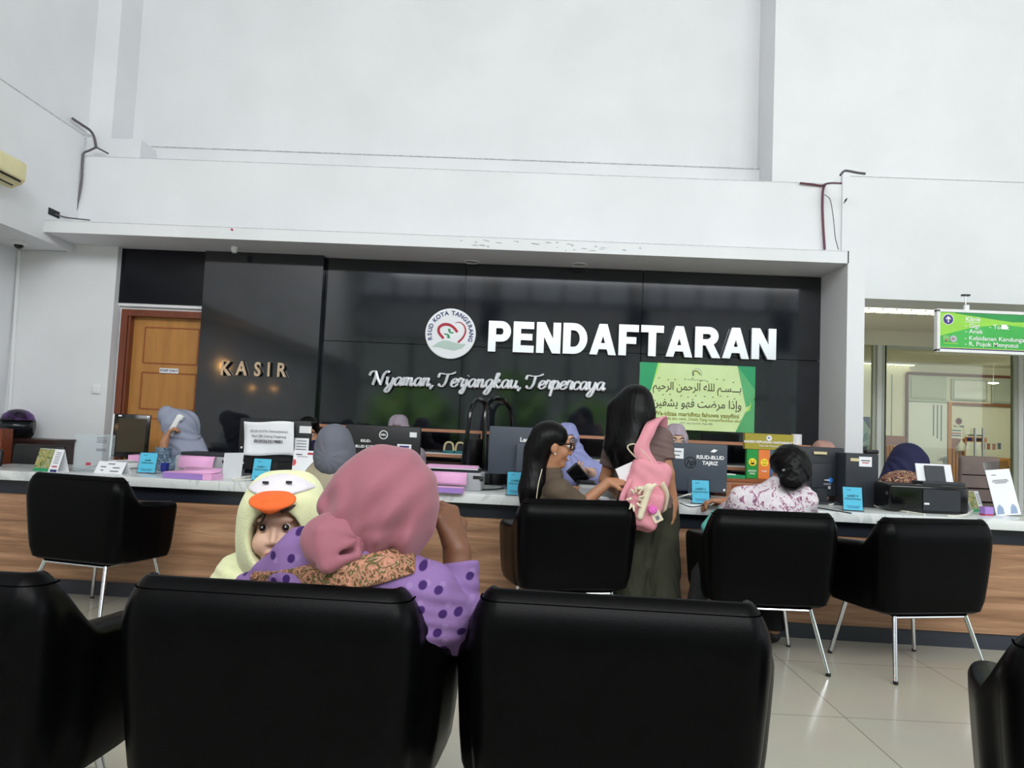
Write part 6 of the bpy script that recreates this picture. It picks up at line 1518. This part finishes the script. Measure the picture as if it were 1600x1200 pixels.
def beak():
    S = Solid(); L = b_.HL; R = frame(b_.hR[:, 1] + .75 * -b_.hR[:, 2], b_.hR[:, 2])
    S.ell(L(0, .108, .082), (.062, .040, .010), R, .01); S.cap(L(0, .118, .074), L(0, .128, .064), .020, .012, .03); return S
sculpt(beak(), .004, F_orange, 'hood_beak', hd_)
Z = V3(b_.o.location)
for x in (-.034, .03):
    MB().tube([Vector(b_.HL(x - .008, .068, .128) - Z), Vector(b_.HL(x + .008, .068, .129) - Z)], .004, 'ink', 6).build('hood_eye', hd_)
bb = MB()
for p in (((-.062, .072, .072), (-.045, .098, .058), (-.022, .104, .048)), ((-.035, .085, .072), (-.012, .104, .058), (.004, .105, .05)), ((-.066, .062, .062), (-.064, .076, .035), (-.058, .078, .015)), ((.03, .09, .07), (.022, .102, .045), (.032, .097, .022), (.045, .086, .016)), ((.05, .08, .07), (.062, .075, .04), (.062, .07, .01))):
    bb.tube(catmull([Vector(b_.HL(*q) - Z) for q in p], 5), .0042, 'brownhair', 6)
bb.build('hair', b_.o)

# ---- client in grey scarf and beige waistcoat, back to us
Yg = 4.16; hc = PX(523, 700, Yg)
g_ = Fig('person', 'client in grey headscarf and beige waistcoat seated at the counter, back turned', (hc[0], Yg, 0), 'skin')
g_.head(hc, (.1, 1, -.12), s=.98); g_.trunk((hc[0], CH1[1] - .02, .55), (hc[0], 4.20, .83), (hc[0], 4.17, .99), PX(472, 762, 4.18), PX(572, 766, 4.18), w=.155)
g_.arm(0, PX(464, 810, 4.36), (hc[0] - .10, 4.66, .815)).arm(1, PX(585, 812, 4.36), (hc[0] + .16, 4.66, .815))
g_.hand((hc[0] - .10, 4.66, .815), (.3, 1, 0), (0, 0, -1), .2, 1).hand((hc[0] + .16, 4.66, .815), (-.3, 1, 0), (0, 0, -1), .2, -1)
g_.sit_legs((0, 1), zk=.52, ln=.34).body(.010).shirt(F_grey, (1.9, 1.9), g=.010, h=.011, name='blouse', neck=False)
def vest(S): pass
S = Solid(); g_._trunk(S, .024, .06); S.cap(g_.sh[0] * .8 + g_.sh[1] * .2, g_.sh[1] * .8 + g_.sh[0] * .2, .078, k=.03); S.fn(lambda P: np.abs(P[:, 0] - hc[0]) - .175, 'i', .03); sculpt(S, .010, F_beige, 'waistcoat', g_.o)
g_.trousers(F_black, h=.014).shoes(h=.016).hijab(F_grey, .008, g=.020, drape=.02, back=.0, bulk=.004, fold=.0012, shoulders=False, front=.05)

# ---- clerk on the telephone, facing the staff door
Yp = 5.62; hc = PX(281, 671, Yp)
p_ = Fig('person', 'clerk in blue-grey headscarf holding a white handset to her ear before the wooden door', (hc[0] + .05, Yp, 0), 'skin')
p_.head(hc, (-1, -.15, -.22), s=1.02)
p_.trunk(PX(306, 800, Yp) * (1, 1, 0) + V3((0, 0, .55)), PX(300, 738, Yp), PX(290, 704, Yp), PX(288, 722, Yp - .15), PX(300, 718, Yp + .16), w=.15)
elp = PX(251, 738, Yp - .22); wrp = PX(257, 690, Yp - .20)
p_.arm(0, elp, wrp).arm(1, (hc[0] - .10, Yp + .22, .86), (hc[0] - .32, Yp + .10, .83))
p_.hand(wrp, PX(268, 664, Yp - .15) - wrp, (.8, .5, .0), .42, 1, s=1.02, th=.5); p_.hand((hc[0] - .32, Yp + .10, .83), (-1, 0, 0), (0, 0, -1), .2, 1)
p_.sit_legs((-1, 0), zk=.52, spread=.08).body(.008).shirt(F_blueflower, (1.80, 1.8), g=.018, h=.010, name='blouse', neck=False)
p_.trousers(F_darkblue, h=.016).shoes(h=.018)
p_.hijab(F_bluegrey, .008, g=.024, drape=.06, back=.08, bulk=.010, fold=.006, extra=lambda S: S.cap(PX(302, 694, Yp - .02), PX(322, 716, Yp - .05), .07, .04, .05).cap(PX(270, 655, Yp), PX(262, 650, Yp), .09, .075, .04), front=.06)
o = thing('telephone_handset', "white telephone handset in the clerk's hand by the wooden door", 'telephone', tuple(PX(273, 664, Yp - .12)))
T = Matrix.Rotation(.45, 4, 'Y')
MB().rbox((0, 0, 0), (.042, .03, .17), 'white', .014, T=T).build('grip', o)
for z in (-.066, .066): MB().rbox((.006, .012, z), (.048, .045, .046), 'white', .014, T=T).build('cup', o)

# ---- man in a white mask half hidden by the taped monitor
Ym = 5.62; hc = PX(481, 678, Ym)
m_ = Fig('person', 'dark-haired man in a white face mask half hidden behind the taped monitor', (hc[0], Ym, 0), 'skin')
m_.head(hc, (.30, -1, -.15), s=1.0); m_.trunk((hc[0], Ym + .02, .55), (hc[0], Ym, .92), (hc[0], Ym, 1.02), (hc[0] + .18, Ym, .985), (hc[0] - .18, Ym, .985), w=.16)
m_.arm(0, (hc[0] + .22, Ym - .08, .76), (hc[0] + .1, Ym - .30, .81)).arm(1, (hc[0] - .22, Ym - .08, .76), (hc[0] - .1, Ym - .30, .81))
m_.hand((hc[0] + .1, Ym - .30, .81), (-.2, -1, 0), (0, 0, -1), .2, 1).hand((hc[0] - .1, Ym - .30, .81), (.2, -1, 0), (0, 0, -1), .2, -1)
m_.sit_legs((0, -1), zk=.5).body(.008).face().shirt(F_darkblue, (.9, .9), h=.012).trousers(F_black, h=.016).shoes(h=.018)
S = Solid(); L = m_.HL; R = m_.hR; S.ell(L(0, .022, -.02), (.082, .094, .122), R, .02); S.ell(L(0, .03, -.03), (.066, .09, .11), R, .01, 's'); S.plane(L(0, .0, -.018), R[:, 2]); S.plane(L(0, .012, 0), -R[:, 1]); S.plane(L(0, 0, -.112), -R[:, 2]); sculpt(S, .005, F_mask, 'face_mask', m_.o)
S = Solid(); S.ell(L(0, -.02, .042), (.086, .098, .092), R, .02).ell(L(0, -.05, -.02), (.078, .062, .075), R, .03); S.cap(L(-.05, .062, .098), L(.05, .062, .098), .022, k=.03)
S.ell(L(0, .105, -.02), (.075, .075, .085), R, .01, 's')
sculpt(S, .006, 'hair', 'hair', m_.o)

# ---- clerk peeking over the wide black monitor
def peek(px, py, Y, scarf, top, label, s=1.0, fwd=(0, -1, -.1), mask=None):
    hc = PX(px, py, Y); f = Fig('person', label, (hc[0], Y, 0), 'skin_light', s)
    dz = hc[2]; f.head(hc, fwd, s=s); f.trunk((hc[0], Y + .02, dz - .62), (hc[0], Y, dz - .30), (hc[0], Y, dz - .13), (hc[0] + .155, Y, dz - .19), (hc[0] - .155, Y, dz - .19), w=.15)
    f.arm(0, (hc[0] + .20, Y - .06, .80), (hc[0] + .12, Y - .26, .815)).arm(1, (hc[0] - .20, Y - .06, .80), (hc[0] - .12, Y - .26, .815))
    f.hand((hc[0] + .12, Y - .26, .815), (-.3, -1, 0), (0, 0, -1), .25, 1).hand((hc[0] - .12, Y - .26, .815), (.3, -1, 0), (0, 0, -1), .25, -1)
    f.sit_legs((0, -1), zk=max(.45, dz - .64)).body(.008).face().shirt(top, (1.85, 1.85), h=.012, neck=False).trousers(F_black, h=.016).shoes(h=.018).hijab(scarf, .007, g=.012)
    return f
peek(622, 672, 5.62, F_mauve, F_mauve, 'clerk in mauve grey headscarf peeking over the wide black monitor', .92)
f_ = peek(1056, 688, 5.60, mat('pale mauve scarf', (170, 156, 166), .8, var=.05), F_darkblue, 'clerk in pale mauve headscarf peeking between the backpack girl and the stickered monitor', .98)
S = Solid(); L, R = f_.HL, f_.hR; S.ell(L(0, .022, -.02), (.080, .094, .122), R, .02); S.ell(L(0, .03, -.03), (.066, .09, .11), R, .01, 's'); S.plane(L(0, .0, -.012), R[:, 2]); S.plane(L(0, .02, 0), -R[:, 1]); S.plane(L(0, 0, -.112), -R[:, 2]); sculpt(S, .005, mat('violet face mask', (120, 84, 134), .8, var=.04), 'face_mask', f_.o)
peek(1287, 716, 5.55, F_rose, F_rose, 'clerk in brown-pink headscarf hidden behind the charcoal monitor and tower', 1.0, (.3, -1, -.3))

# ---- clerk in the periwinkle scarf, glasses, holding a black telephone out over the counter
Yk = 5.58; hc = PX(886, 687, Yk)
k_ = Fig('person', 'clerk in periwinkle headscarf and glasses holding a black phone behind the counter', (hc[0], Yk, 0), 'skin_light')
k_.head(hc, (.10, -1, -.12), s=.98); k_.trunk((hc[0] + .13, Yk + .04, .55), PX(898, 745, Yk), PX(892, 712, Yk), PX(930, 735, Yk), PX(864, 733, Yk), w=.15)
wk = PX(924, 737, Yk - .32); k_.arm(0, PX(944, 764, Yk - .10), wk).arm(1, PX(850, 770, Yk - .1), PX(880, 764, Yk - .38))
k_.hand(wk, PX(902, 735, Yk - .38) - wk, (-.1, -.2, 1), .38, -1, th=.5); k_.hand(PX(880, 764, Yk - .38), (.4, -1, 0), (0, 0, -1), .25, -1)
k_.sit_legs((0, -1), zk=.5).body(.007).face().shirt(F_peri, (1.88, 1.85), h=.010, neck=False).trousers(F_black, h=.016).shoes(h=.018).hijab(F_peri, .007, g=.014, drape=.16)
def glasses(f, r=.024, m='darkwood', rr=.0022, z=.006):
    b = MB(); Z = V3(f.o.location); L = f.HL
    for x in (-1, 1):
        pts = [Vector(L(x * .031 + r * 1.15 * math.cos(a), .104, z + r * .85 * math.sin(a)) - Z) for a in [2 * PI * i / 20 for i in range(21)]]; b.tube(pts, rr, m, 6, cap=False)
        b.tube([Vector(L(x * .058, .100, z + .008) - Z), Vector(L(x * .074, .05, z + .008) - Z), Vector(L(x * .078, -.005, z + .004) - Z)], rr, m, 6)
    b.tube([Vector(L(-.006, .106, z + .004) - Z), Vector(L(.006, .106, z + .004) - Z)], rr, m, 6); b.build('glasses', f.o)
glasses(k_)
o = thing('desk_phone', "black phone held out in the periwinkle clerk's hand", 'phone', tuple(PX(903, 742, Yk - .42)))
MB().rbox((0, 0, 0), (.10, .018, .16), 'black', .01, rot=(.35, -.75, 0)).build('body', o); MB().box((0, .0, 0), (.085, .0195, .13), 'blackgloss', rot=(.35, -.75, 0)).build('screen', o)
o = thing('card_terminal', 'black card terminal on the counter under the held phone', 'terminal', (PX(915, 757, Yk - .45)[0], Yk - .50, CZ))
MB().rbox((0, 0, .04), (.13, .14, .07), 'black', .012, rot=(.15, 0, 0)).box((0, -.02, .075), (.09, .06, .01), 'dark', rot=(.15, 0, 0)).build('body', o)

# ---- clerk in the navy scarf bent over her work
Yn = 5.46; hc = PX(1420, 726, Yn)
n_ = Fig('person', 'clerk in navy headscarf and brown batik shirt bent over behind the inkjet printer', (hc[0] - .12, Yn, 0), 'skin_light')
n_.head(hc, (.78, -.30, -.62), (.45, 0, 1), s=1.04); n_.trunk(PX(1395, 840, Yn + .12) * (1, 1, 0) + V3((0, 0, .52)), PX(1404, 790, Yn + .05), PX(1402, 762, Yn + .02), PX(1388, 775, Yn - .12), PX(1418, 771, Yn + .18), w=.15)
n_.sh = [PX(1420, 764, Yn + .16), PX(1393, 768, Yn - .14)]; n_.B.cap(n_.nk, n_.sh[1], .06, .06, .05)
n_.arm(0, PX(1440, 790, Yn + .14), PX(1470, 775, Yn + .0)).arm(1, PX(1400, 795, Yn - .18), PX(1440, 778, Yn - .14))
n_.hand(PX(1470, 775, Yn), (1, -.2, -.2), (0, 0, -1), .3, 1).hand(PX(1440, 778, Yn - .14), (1, .2, -.2), (0, 0, -1), .3, -1)
n_.sit_legs((.3, -1), zk=.5).body(.008).face().shirt(F_batik, (1.8, 1.8), g=.022, h=.010, neck=False, extra=lambda S: S.ell(PX(1404, 764, Yn - .12), (.135, .10, .13), None, .05).cap(PX(1424, 748, Yn - .10), PX(1392, 760, Yn - .16), .055, .07, .05)).trousers(F_black, h=.016).shoes(h=.018)
n_.hijab(F_navy, .008, g=.024, drape=.01, back=.0, bulk=.004, front=.0, shoulders=False, extra=lambda S: S.cap(PX(1405, 735, Yn), PX(1376, 758, Yn - .02), .085, .03, .05))

# ---- seated girl with glasses and long black hair, turned to the right
Yq = 4.28; hc = PX(863, 695, Yq)
q_ = Fig('person', 'laughing girl with glasses and long black hair in olive brown t-shirt seated at the counter', (PX(860, 800, Yq)[0], Yq, 0), 'skin')
q_.head(hc, (.96, .22, -.10), (.06, 0, 1), s=1.08)
q_.trunk((PX(866, 900, Yq)[0], Yq, .55), PX(858, 796, Yq), PX(860, 748, Yq), PX(852, 764, Yq + .17), PX(872, 768, Yq - .14), w=.145)
eq, wq = PX(906, 792, Yq - .09), PX(950, 754, Yq - .08)
q_.arm(1, eq, wq).arm(0, (PX(880, 800, Yq)[0], Yq + .30, .80), (PX(905, 800, Yq)[0], Yq + .44, .82))
q_.hand(wq, PX(986, 752, Yq - .05) - wq, (.15, .5, -.9), .30, -1, s=1.08, th=.5); q_.hand((PX(905, 800, Yq)[0], Yq + .44, .82), (1, .3, 0), (0, 0, -1), .2, 1)
q_.sit_legs((.1, 1), zk=.52, ln=.29).body(.006).face().shirt(F_olivebrown, (.92, .92), g=.016, h=.008).trousers(F_darkblue, h=.014).shoes(h=.016)
glasses(q_, .024, 'blackgloss', .004)
L, R, Z = q_.HL, q_.hR, V3(q_.o.location)
b = MB(); b.tube([Vector(L(x, y, z) - Z) for x, y, z in ((-.018, .093, -.062), (0, .099, -.068), (.018, .093, -.062))], [.003, .006, .003], 'whiteink', 8); b.build('teeth', q_.o)
S = Solid()
S.ell(L(0, -.020, .040), (.094, .108, .094), R, .02).ell(L(0, -.065, -.01), (.088, .066, .10), R, .04).cap(L(0, -.085, -.05), PX(832, 765, Yq - .06), .070, .072, .05).cap(PX(832, 765, Yq - .06), PX(826, 835, Yq - .08), .072, .050, .05)
S.ell(L(0, .125, -.03), (.085, .098, .105), R, .012, 's'); S.ell(L(.085, .02, -.03), (.03, .05, .045), R, .01, 's')
S.warp(lambda P: .0006 * np.sin(P[:, 0] * 260 + 3 * np.sin(P[:, 2] * 20))); sculpt(S, .006, 'hair', 'hair', q_.o)
b = MB(); b.tube(catmull([Vector(PX(847, 733, Yq - .17) - Z), Vector(PX(841, 758, Yq - .19) - Z), Vector(PX(837, 790, Yq - .17) - Z)], 5), .0026, F_cream, 6); b.build('bag_strap', q_.o)
b = MB(); b.lathe([(0, -.007), (.006, 0), (0, .007)], 'whiteink', 10, T=Matrix.Translation(Vector(L(.08, 0, -.045) - Z))); b.build('earring', q_.o)

# ---- standing girl with the pink backpack, back to us
Ys = 4.40; hc = PX(990, 636, Ys)
s_ = Fig('person', 'standing girl with long black hair, taupe t-shirt and olive trousers, pink backpack on her shoulder', (PX(1012, 900, Ys)[0], Ys, 0), 'skin')
s_.head(hc, (-.45, 1, -.12), (.02, 0, 1), s=1.04)
X0 = PX(1010, 800, Ys)[0]
s_.trunk((X0 + .01, Ys, .80), PX(1004, 712, Ys), PX(1000, 668, Ys), PX(962, 690, Ys + .06), PX(1032, 686, Ys - .03), w=.140, d=.10)
es, ws = PX(1043, 740, Ys - .07), PX(1052, 786, Ys - .06)
s_.arm(1, es, ws, r=(.044, .038, .028)).arm(0, PX(946, 750, Ys + .10), PX(965, 772, Ys + .24))
s_.hand(ws, (.06, .05, -1), (-1, .2, 0), .22, 1, s=1.05); s_.hand(PX(965, 772, Ys + .24), (.6, 1, 0), (0, 0, -1), .3, 1)
s_.lg = []
for x, dx in ((-1, -.075), (1, .085)): hp = V3((X0 + dx, Ys, .76)); kn = V3((X0 + dx * 1.15 + .01, Ys + .01, .43)); an = V3((X0 + dx * 1.2 + .02, Ys - .01, .07)); toe = an + V3((-.03, .14, -.04)); s_.leg(hp, kn, an, toe); s_.lg.append((hp, kn, an, toe))
s_.body(.007)
def tee(S): S.ell(PX(1000, 740, Ys), (.145, .115, .20), s_.tR, .05)
s_.shirt(F_taupe, (.62, .62), g=.010, h=.008, extra=tee, name='t_shirt', hem=.72)
S = Solid(); S.ell((X0, Ys, .80), (.165, .125, .12), None, .05)
for hp, kn, an, toe in s_.lg: S.cap(hp, kn, .105, .098, .04).cap(kn, an - V3((0, 0, .02)), .098, .105, .03)
S.plane((0, 0, .035), (0, 0, -1)); S.plane((0, 0, .86), (0, 0, 1)); S.warp(lambda P: .004 * np.sin(P[:, 2] * 40 + 6 * np.sin(P[:, 0] * 20)) * np.sin(P[:, 0] * 50 + P[:, 2] * 12)); sculpt(S, .009, F_olive, 'trousers', s_.o)
s_.shoes('white', h=.012)
L, R = s_.HL, s_.hR; S = Solid()
S.ell(L(0, -.018, .036), (.098, .115, .096), R, .02).ell(L(0, -.04, -.04), (.098, .088, .10), R, .05)
S.cap(L(0, -.055, -.06), PX(984, 700, Ys - .10), .088, .085, .05).cap(PX(984, 700, Ys - .10), PX(976, 728, Ys - .10), .082, .045, .05).cap(PX(968, 640, Ys), PX(958, 700, Ys - .03), .075, .050, .05).cap(PX(958, 700, Ys - .03), PX(964, 728, Ys - .05), .045, .03, .04)
S.ell(L(0, .13, -.04), (.08, .09, .11), R, .012, 's'); S.warp(lambda P: .0006 * np.sin(P[:, 0] * 260 + 3 * np.sin(P[:, 2] * 20))); sculpt(S, .007, 'hair', 'hair', s_.o)
# her backpack
Yk2 = Ys - .17; bagc = PX(1007, 769, Yk2)
bp_ = thing('backpack', 'pink canvas backpack with cream charms hanging from the standing girl\u2019s right shoulder', 'backpack', tuple(bagc))
Rb = np.array(Matrix.Rotation(math.radians(15), 3, 'Y').to_3x3()); Rb = np.array([[Rb[i][j] for j in range(3)] for i in range(3)])
LB = lambda x, y, z: bagc + Rb @ V3((x, y, z))
S = Solid(); S.box(LB(0, 0, -.01), (.117, .075, .205), .06, Rb, .02).box(LB(0, -.075, -.085), (.105, .045, .105), .035, Rb, .02)
S.ell(LB(-.03, -.01, .20), (.085, .045, .07), Rb, .015, 's'); S.warp(lambda P: .003 * np.sin(P[:, 0] * 60 + P[:, 2] * 30) * np.sin(P[:, 2] * 45)); sculpt(S, .006, F_bagpink, 'bag_body', bp_)
def ribbon(mb, pts, w, m, side, n=8, th=.005):
    P_ = catmull(pts, n); sd = Vector(side).normalized(); vs = []
    for p in P_: vs += [p - sd * w, p + sd * w]
    mb.add(vs, [(2 * i, 2 * i + 1, 2 * i + 3, 2 * i + 2) for i in range(len(P_) - 1)], m)
Z = V3(bp_.location); LV = lambda p: Vector(p - Z)
b = MB(); ribbon(b, [LV(LB(.01, -.05, .13)), LV(PX(1003, 704, Ys - .21)), LV(PX(1011, 680, Ys - .20)), LV(PX(1020, 660, Ys - .165)), LV(PX(1027, 653, Ys - .09)), LV(PX(1031, 656, Ys + .0)), LV(PX(1030, 680, Ys + .10))], .046, F_bagpink, (1, .12, .30)); q = b.build('shoulder_strap', bp_); q.modifiers.new('thickness', 'SOLIDIFY').thickness = .010
b = MB(); b.tube(catmull([LV(LB(-.065, -.04, .15)), LV(PX(981, 701, Yk2 - .03)), LV(PX(988, 694, Yk2 - .03)), LV(PX(998, 699, Yk2 - .03)), LV(LB(-.01, -.04, .17))], 5), .010, F_cream, 8, flat=.45); b.build('grab_loop', bp_)
b = MB(); ribbon(b, [LV(LB(-.105, -.06, .05)), LV(LB(-.125, -.09, -.06)), LV(LB(-.10, -.09, -.16)), LV(LB(-.085, -.08, -.27))], .016, F_bagpink, (1, 0, 0)); q = b.build('loose_strap', bp_); q.modifiers.new('thickness', 'SOLIDIFY').thickness = .006
b = MB(); ribbon(b, [LV(LB(.06, -.09, .08)), LV(LB(.115, -.06, .02)), LV(LB(.135, -.02, -.07))], .020, F_cream, (.5, -.6, .6)); q = b.build('side_trim', bp_); q.modifiers.new('thickness', 'SOLIDIFY').thickness = .008
S = Solid(); S.cap(LB(-.01, -.135, .01), LB(-.01, -.14, -.13), .022, .018, .02).cap(LB(-.01, -.135, .03), LB(-.06, -.13, .015), .015, .011, .01).cap(LB(-.01, -.135, .03), LB(.02, -.13, .06), .012, .010, .01); S.ell(LB(-.01, -.14, .035), (.026, .02, .024), None, .01); sculpt(S, .004, F_cream, 'plush_charm', bp_)
b = MB()
for i in range(9):
    a = i * 2.4; c = LB(-.065 + .022 * math.cos(a), -.135 - .006 * (i % 3), -.045 + .04 * math.sin(a)); b.tube([LV(c), LV(c + V3((.012 * math.cos(a), -.012, .018 * math.sin(a)))), LV(c + V3((.028 * math.cos(a), -.014, .03 * math.sin(a))))], [.008, .006, .003], F_cream, 6)
b.build('fringe_charm', bp_)
S = Solid(); S.ell(LB(.045, -.135, -.075), (.026, .022, .026), None, .01); S.warp(lambda P: .003 * np.sin(P[:, 0] * 300) * np.sin(P[:, 2] * 300)); sculpt(S, .004, mat('bright pink pompom', (226, 110, 190), .9, var=.08, scale=60), 'pompom', bp_)
b = MB(); b.box((0, 0, 0), (.052, .004, .060), F_cream, T=Matrix.Translation(LV(LB(.082, -.123, -.105))) @ Matrix.Rotation(-.5, 4, 'Y')); b.box((0, -.003, -.006), (.02, .002, .022), 'greyink', T=Matrix.Translation(LV(LB(.082, -.123, -.105))) @ Matrix.Rotation(-.5, 4, 'Y')); b.build('tag', bp_)
o = thing('envelope', 'white paper packet the seated girl slides into the pink backpack', 'packet', tuple(PX(990, 736, Yk2 - .005)))
MB().box((0, 0, 0), (.185, .012, .105), 'paper', rot=(.1, math.radians(-26), .05)).build('packet', o)

# ---- woman in the flowered blouse, back to us, hair in a bun
Yv = 4.12; hc = PX(1231, 733, Yv)
v_ = Fig('person', 'woman in white flowered blouse with black hair in a low bun leaning on the counter', (hc[0], Yv, 0), 'skin')
v_.head(hc, (-.35, 1, -.30), (-.05, .1, 1), s=1.02)
v_.trunk((PX(1212, 800, 4.14)[0], CH3[1], .55), PX(1204, 806, 4.12), PX(1216, 768, Yv), PX(1160, 782, Yv + .02), PX(1254, 782, Yv - .02), w=.17, d=.115)
ev, wv = PX(1142, 805, Yv + .20), atz(1136, 785, .81); ev2 = PX(1262, 812, Yv + .14)
v_.arm(0, ev, np.array(wv)).arm(1, ev2, PX(1190, 806, Yv + .38))
v_.hand(np.array(wv), (-.9, .35, .05), (.1, -.1, -1), .35, -1, s=1.1); v_.hand(PX(1190, 806, Yv + .38), (-1, .3, .05), (0, 0, -1), .3, 1)
v_.sit_legs((0, 1), zk=.52, ln=.34).body(.007)
v_.shirt(F_flower, (1.5, 1.3), g=.020, h=.008, name='blouse', fold=.004)
v_.trousers(F_black, h=.012).shoes(h=.014)
L, R = v_.HL, v_.hR; S = Solid()
S.ell(L(0, -.018, .040), (.094, .112, .094), R, .02).ell(L(0, -.05, -.02), (.092, .085, .095), R, .04).ell(PX(1236, 752, Yv - .115), (.062, .05, .052), None, .03)
S.ell(L(0, .13, -.03), (.088, .10, .115), R, .012, 's'); S.warp(lambda P: .0018 * np.sin(P[:, 0] * 120 + 2) * np.sin(P[:, 2] * 110 + P[:, 1] * 70)); sculpt(S, .006, 'hair', 'hair', v_.o)
Z = V3(v_.o.location); b = MB(); b.lathe([(0, -.01), (.012, 0), (0, .01)], 'steel', 10, T=Matrix.Translation(Vector(PX(1225, 735, Yv - .135) - Z))); b.build('hair_clip', v_.o)
S = Solid(); S.cap(PX(1222, 766, Yv), PX(1252, 752, Yv + .02), .045, .03, .03); S.cap(PX(1248, 748, Yv + .02), PX(1250, 760, Yv + .0), .028, .03, .02); sculpt(S, .006, mat('crimson collar', (150, 28, 74), .8, var=.05), 'collar', v_.o)
o = thing('cloth_bag', 'turquoise cloth bag hanging at the left arm of the flowered woman\u2019s chair', 'bag', tuple(PX(1112, 812, 4.20)))
S = Solid(); S.cap(PX(1118, 806, 4.2), PX(1106, 824, 4.2), .03, .038, .03); S.cap(PX(1118, 803, 4.2), PX(1124, 796, 4.2), .015, .012, .02); sculpt(S, .006, mat('turquoise cloth', (92, 178, 168), .85, var=.06, scale=9), 'bag', o)
o = thing('black_jacket', 'black jacket hanging down the left side of the flowered woman\u2019s chair', 'jacket', tuple(PX(1098, 900, 4.1)))
S = Solid(); S.cap(PX(1112, 840, 4.06), PX(1096, 900, 4.10), .03, .045, .03).cap(PX(1096, 900, 4.10), PX(1090, 936, 4.12), .045, .055, .03); S.warp(lambda P: .004 * np.sin(P[:, 0] * 90)); sculpt(S, .008, F_black, 'jacket', o)
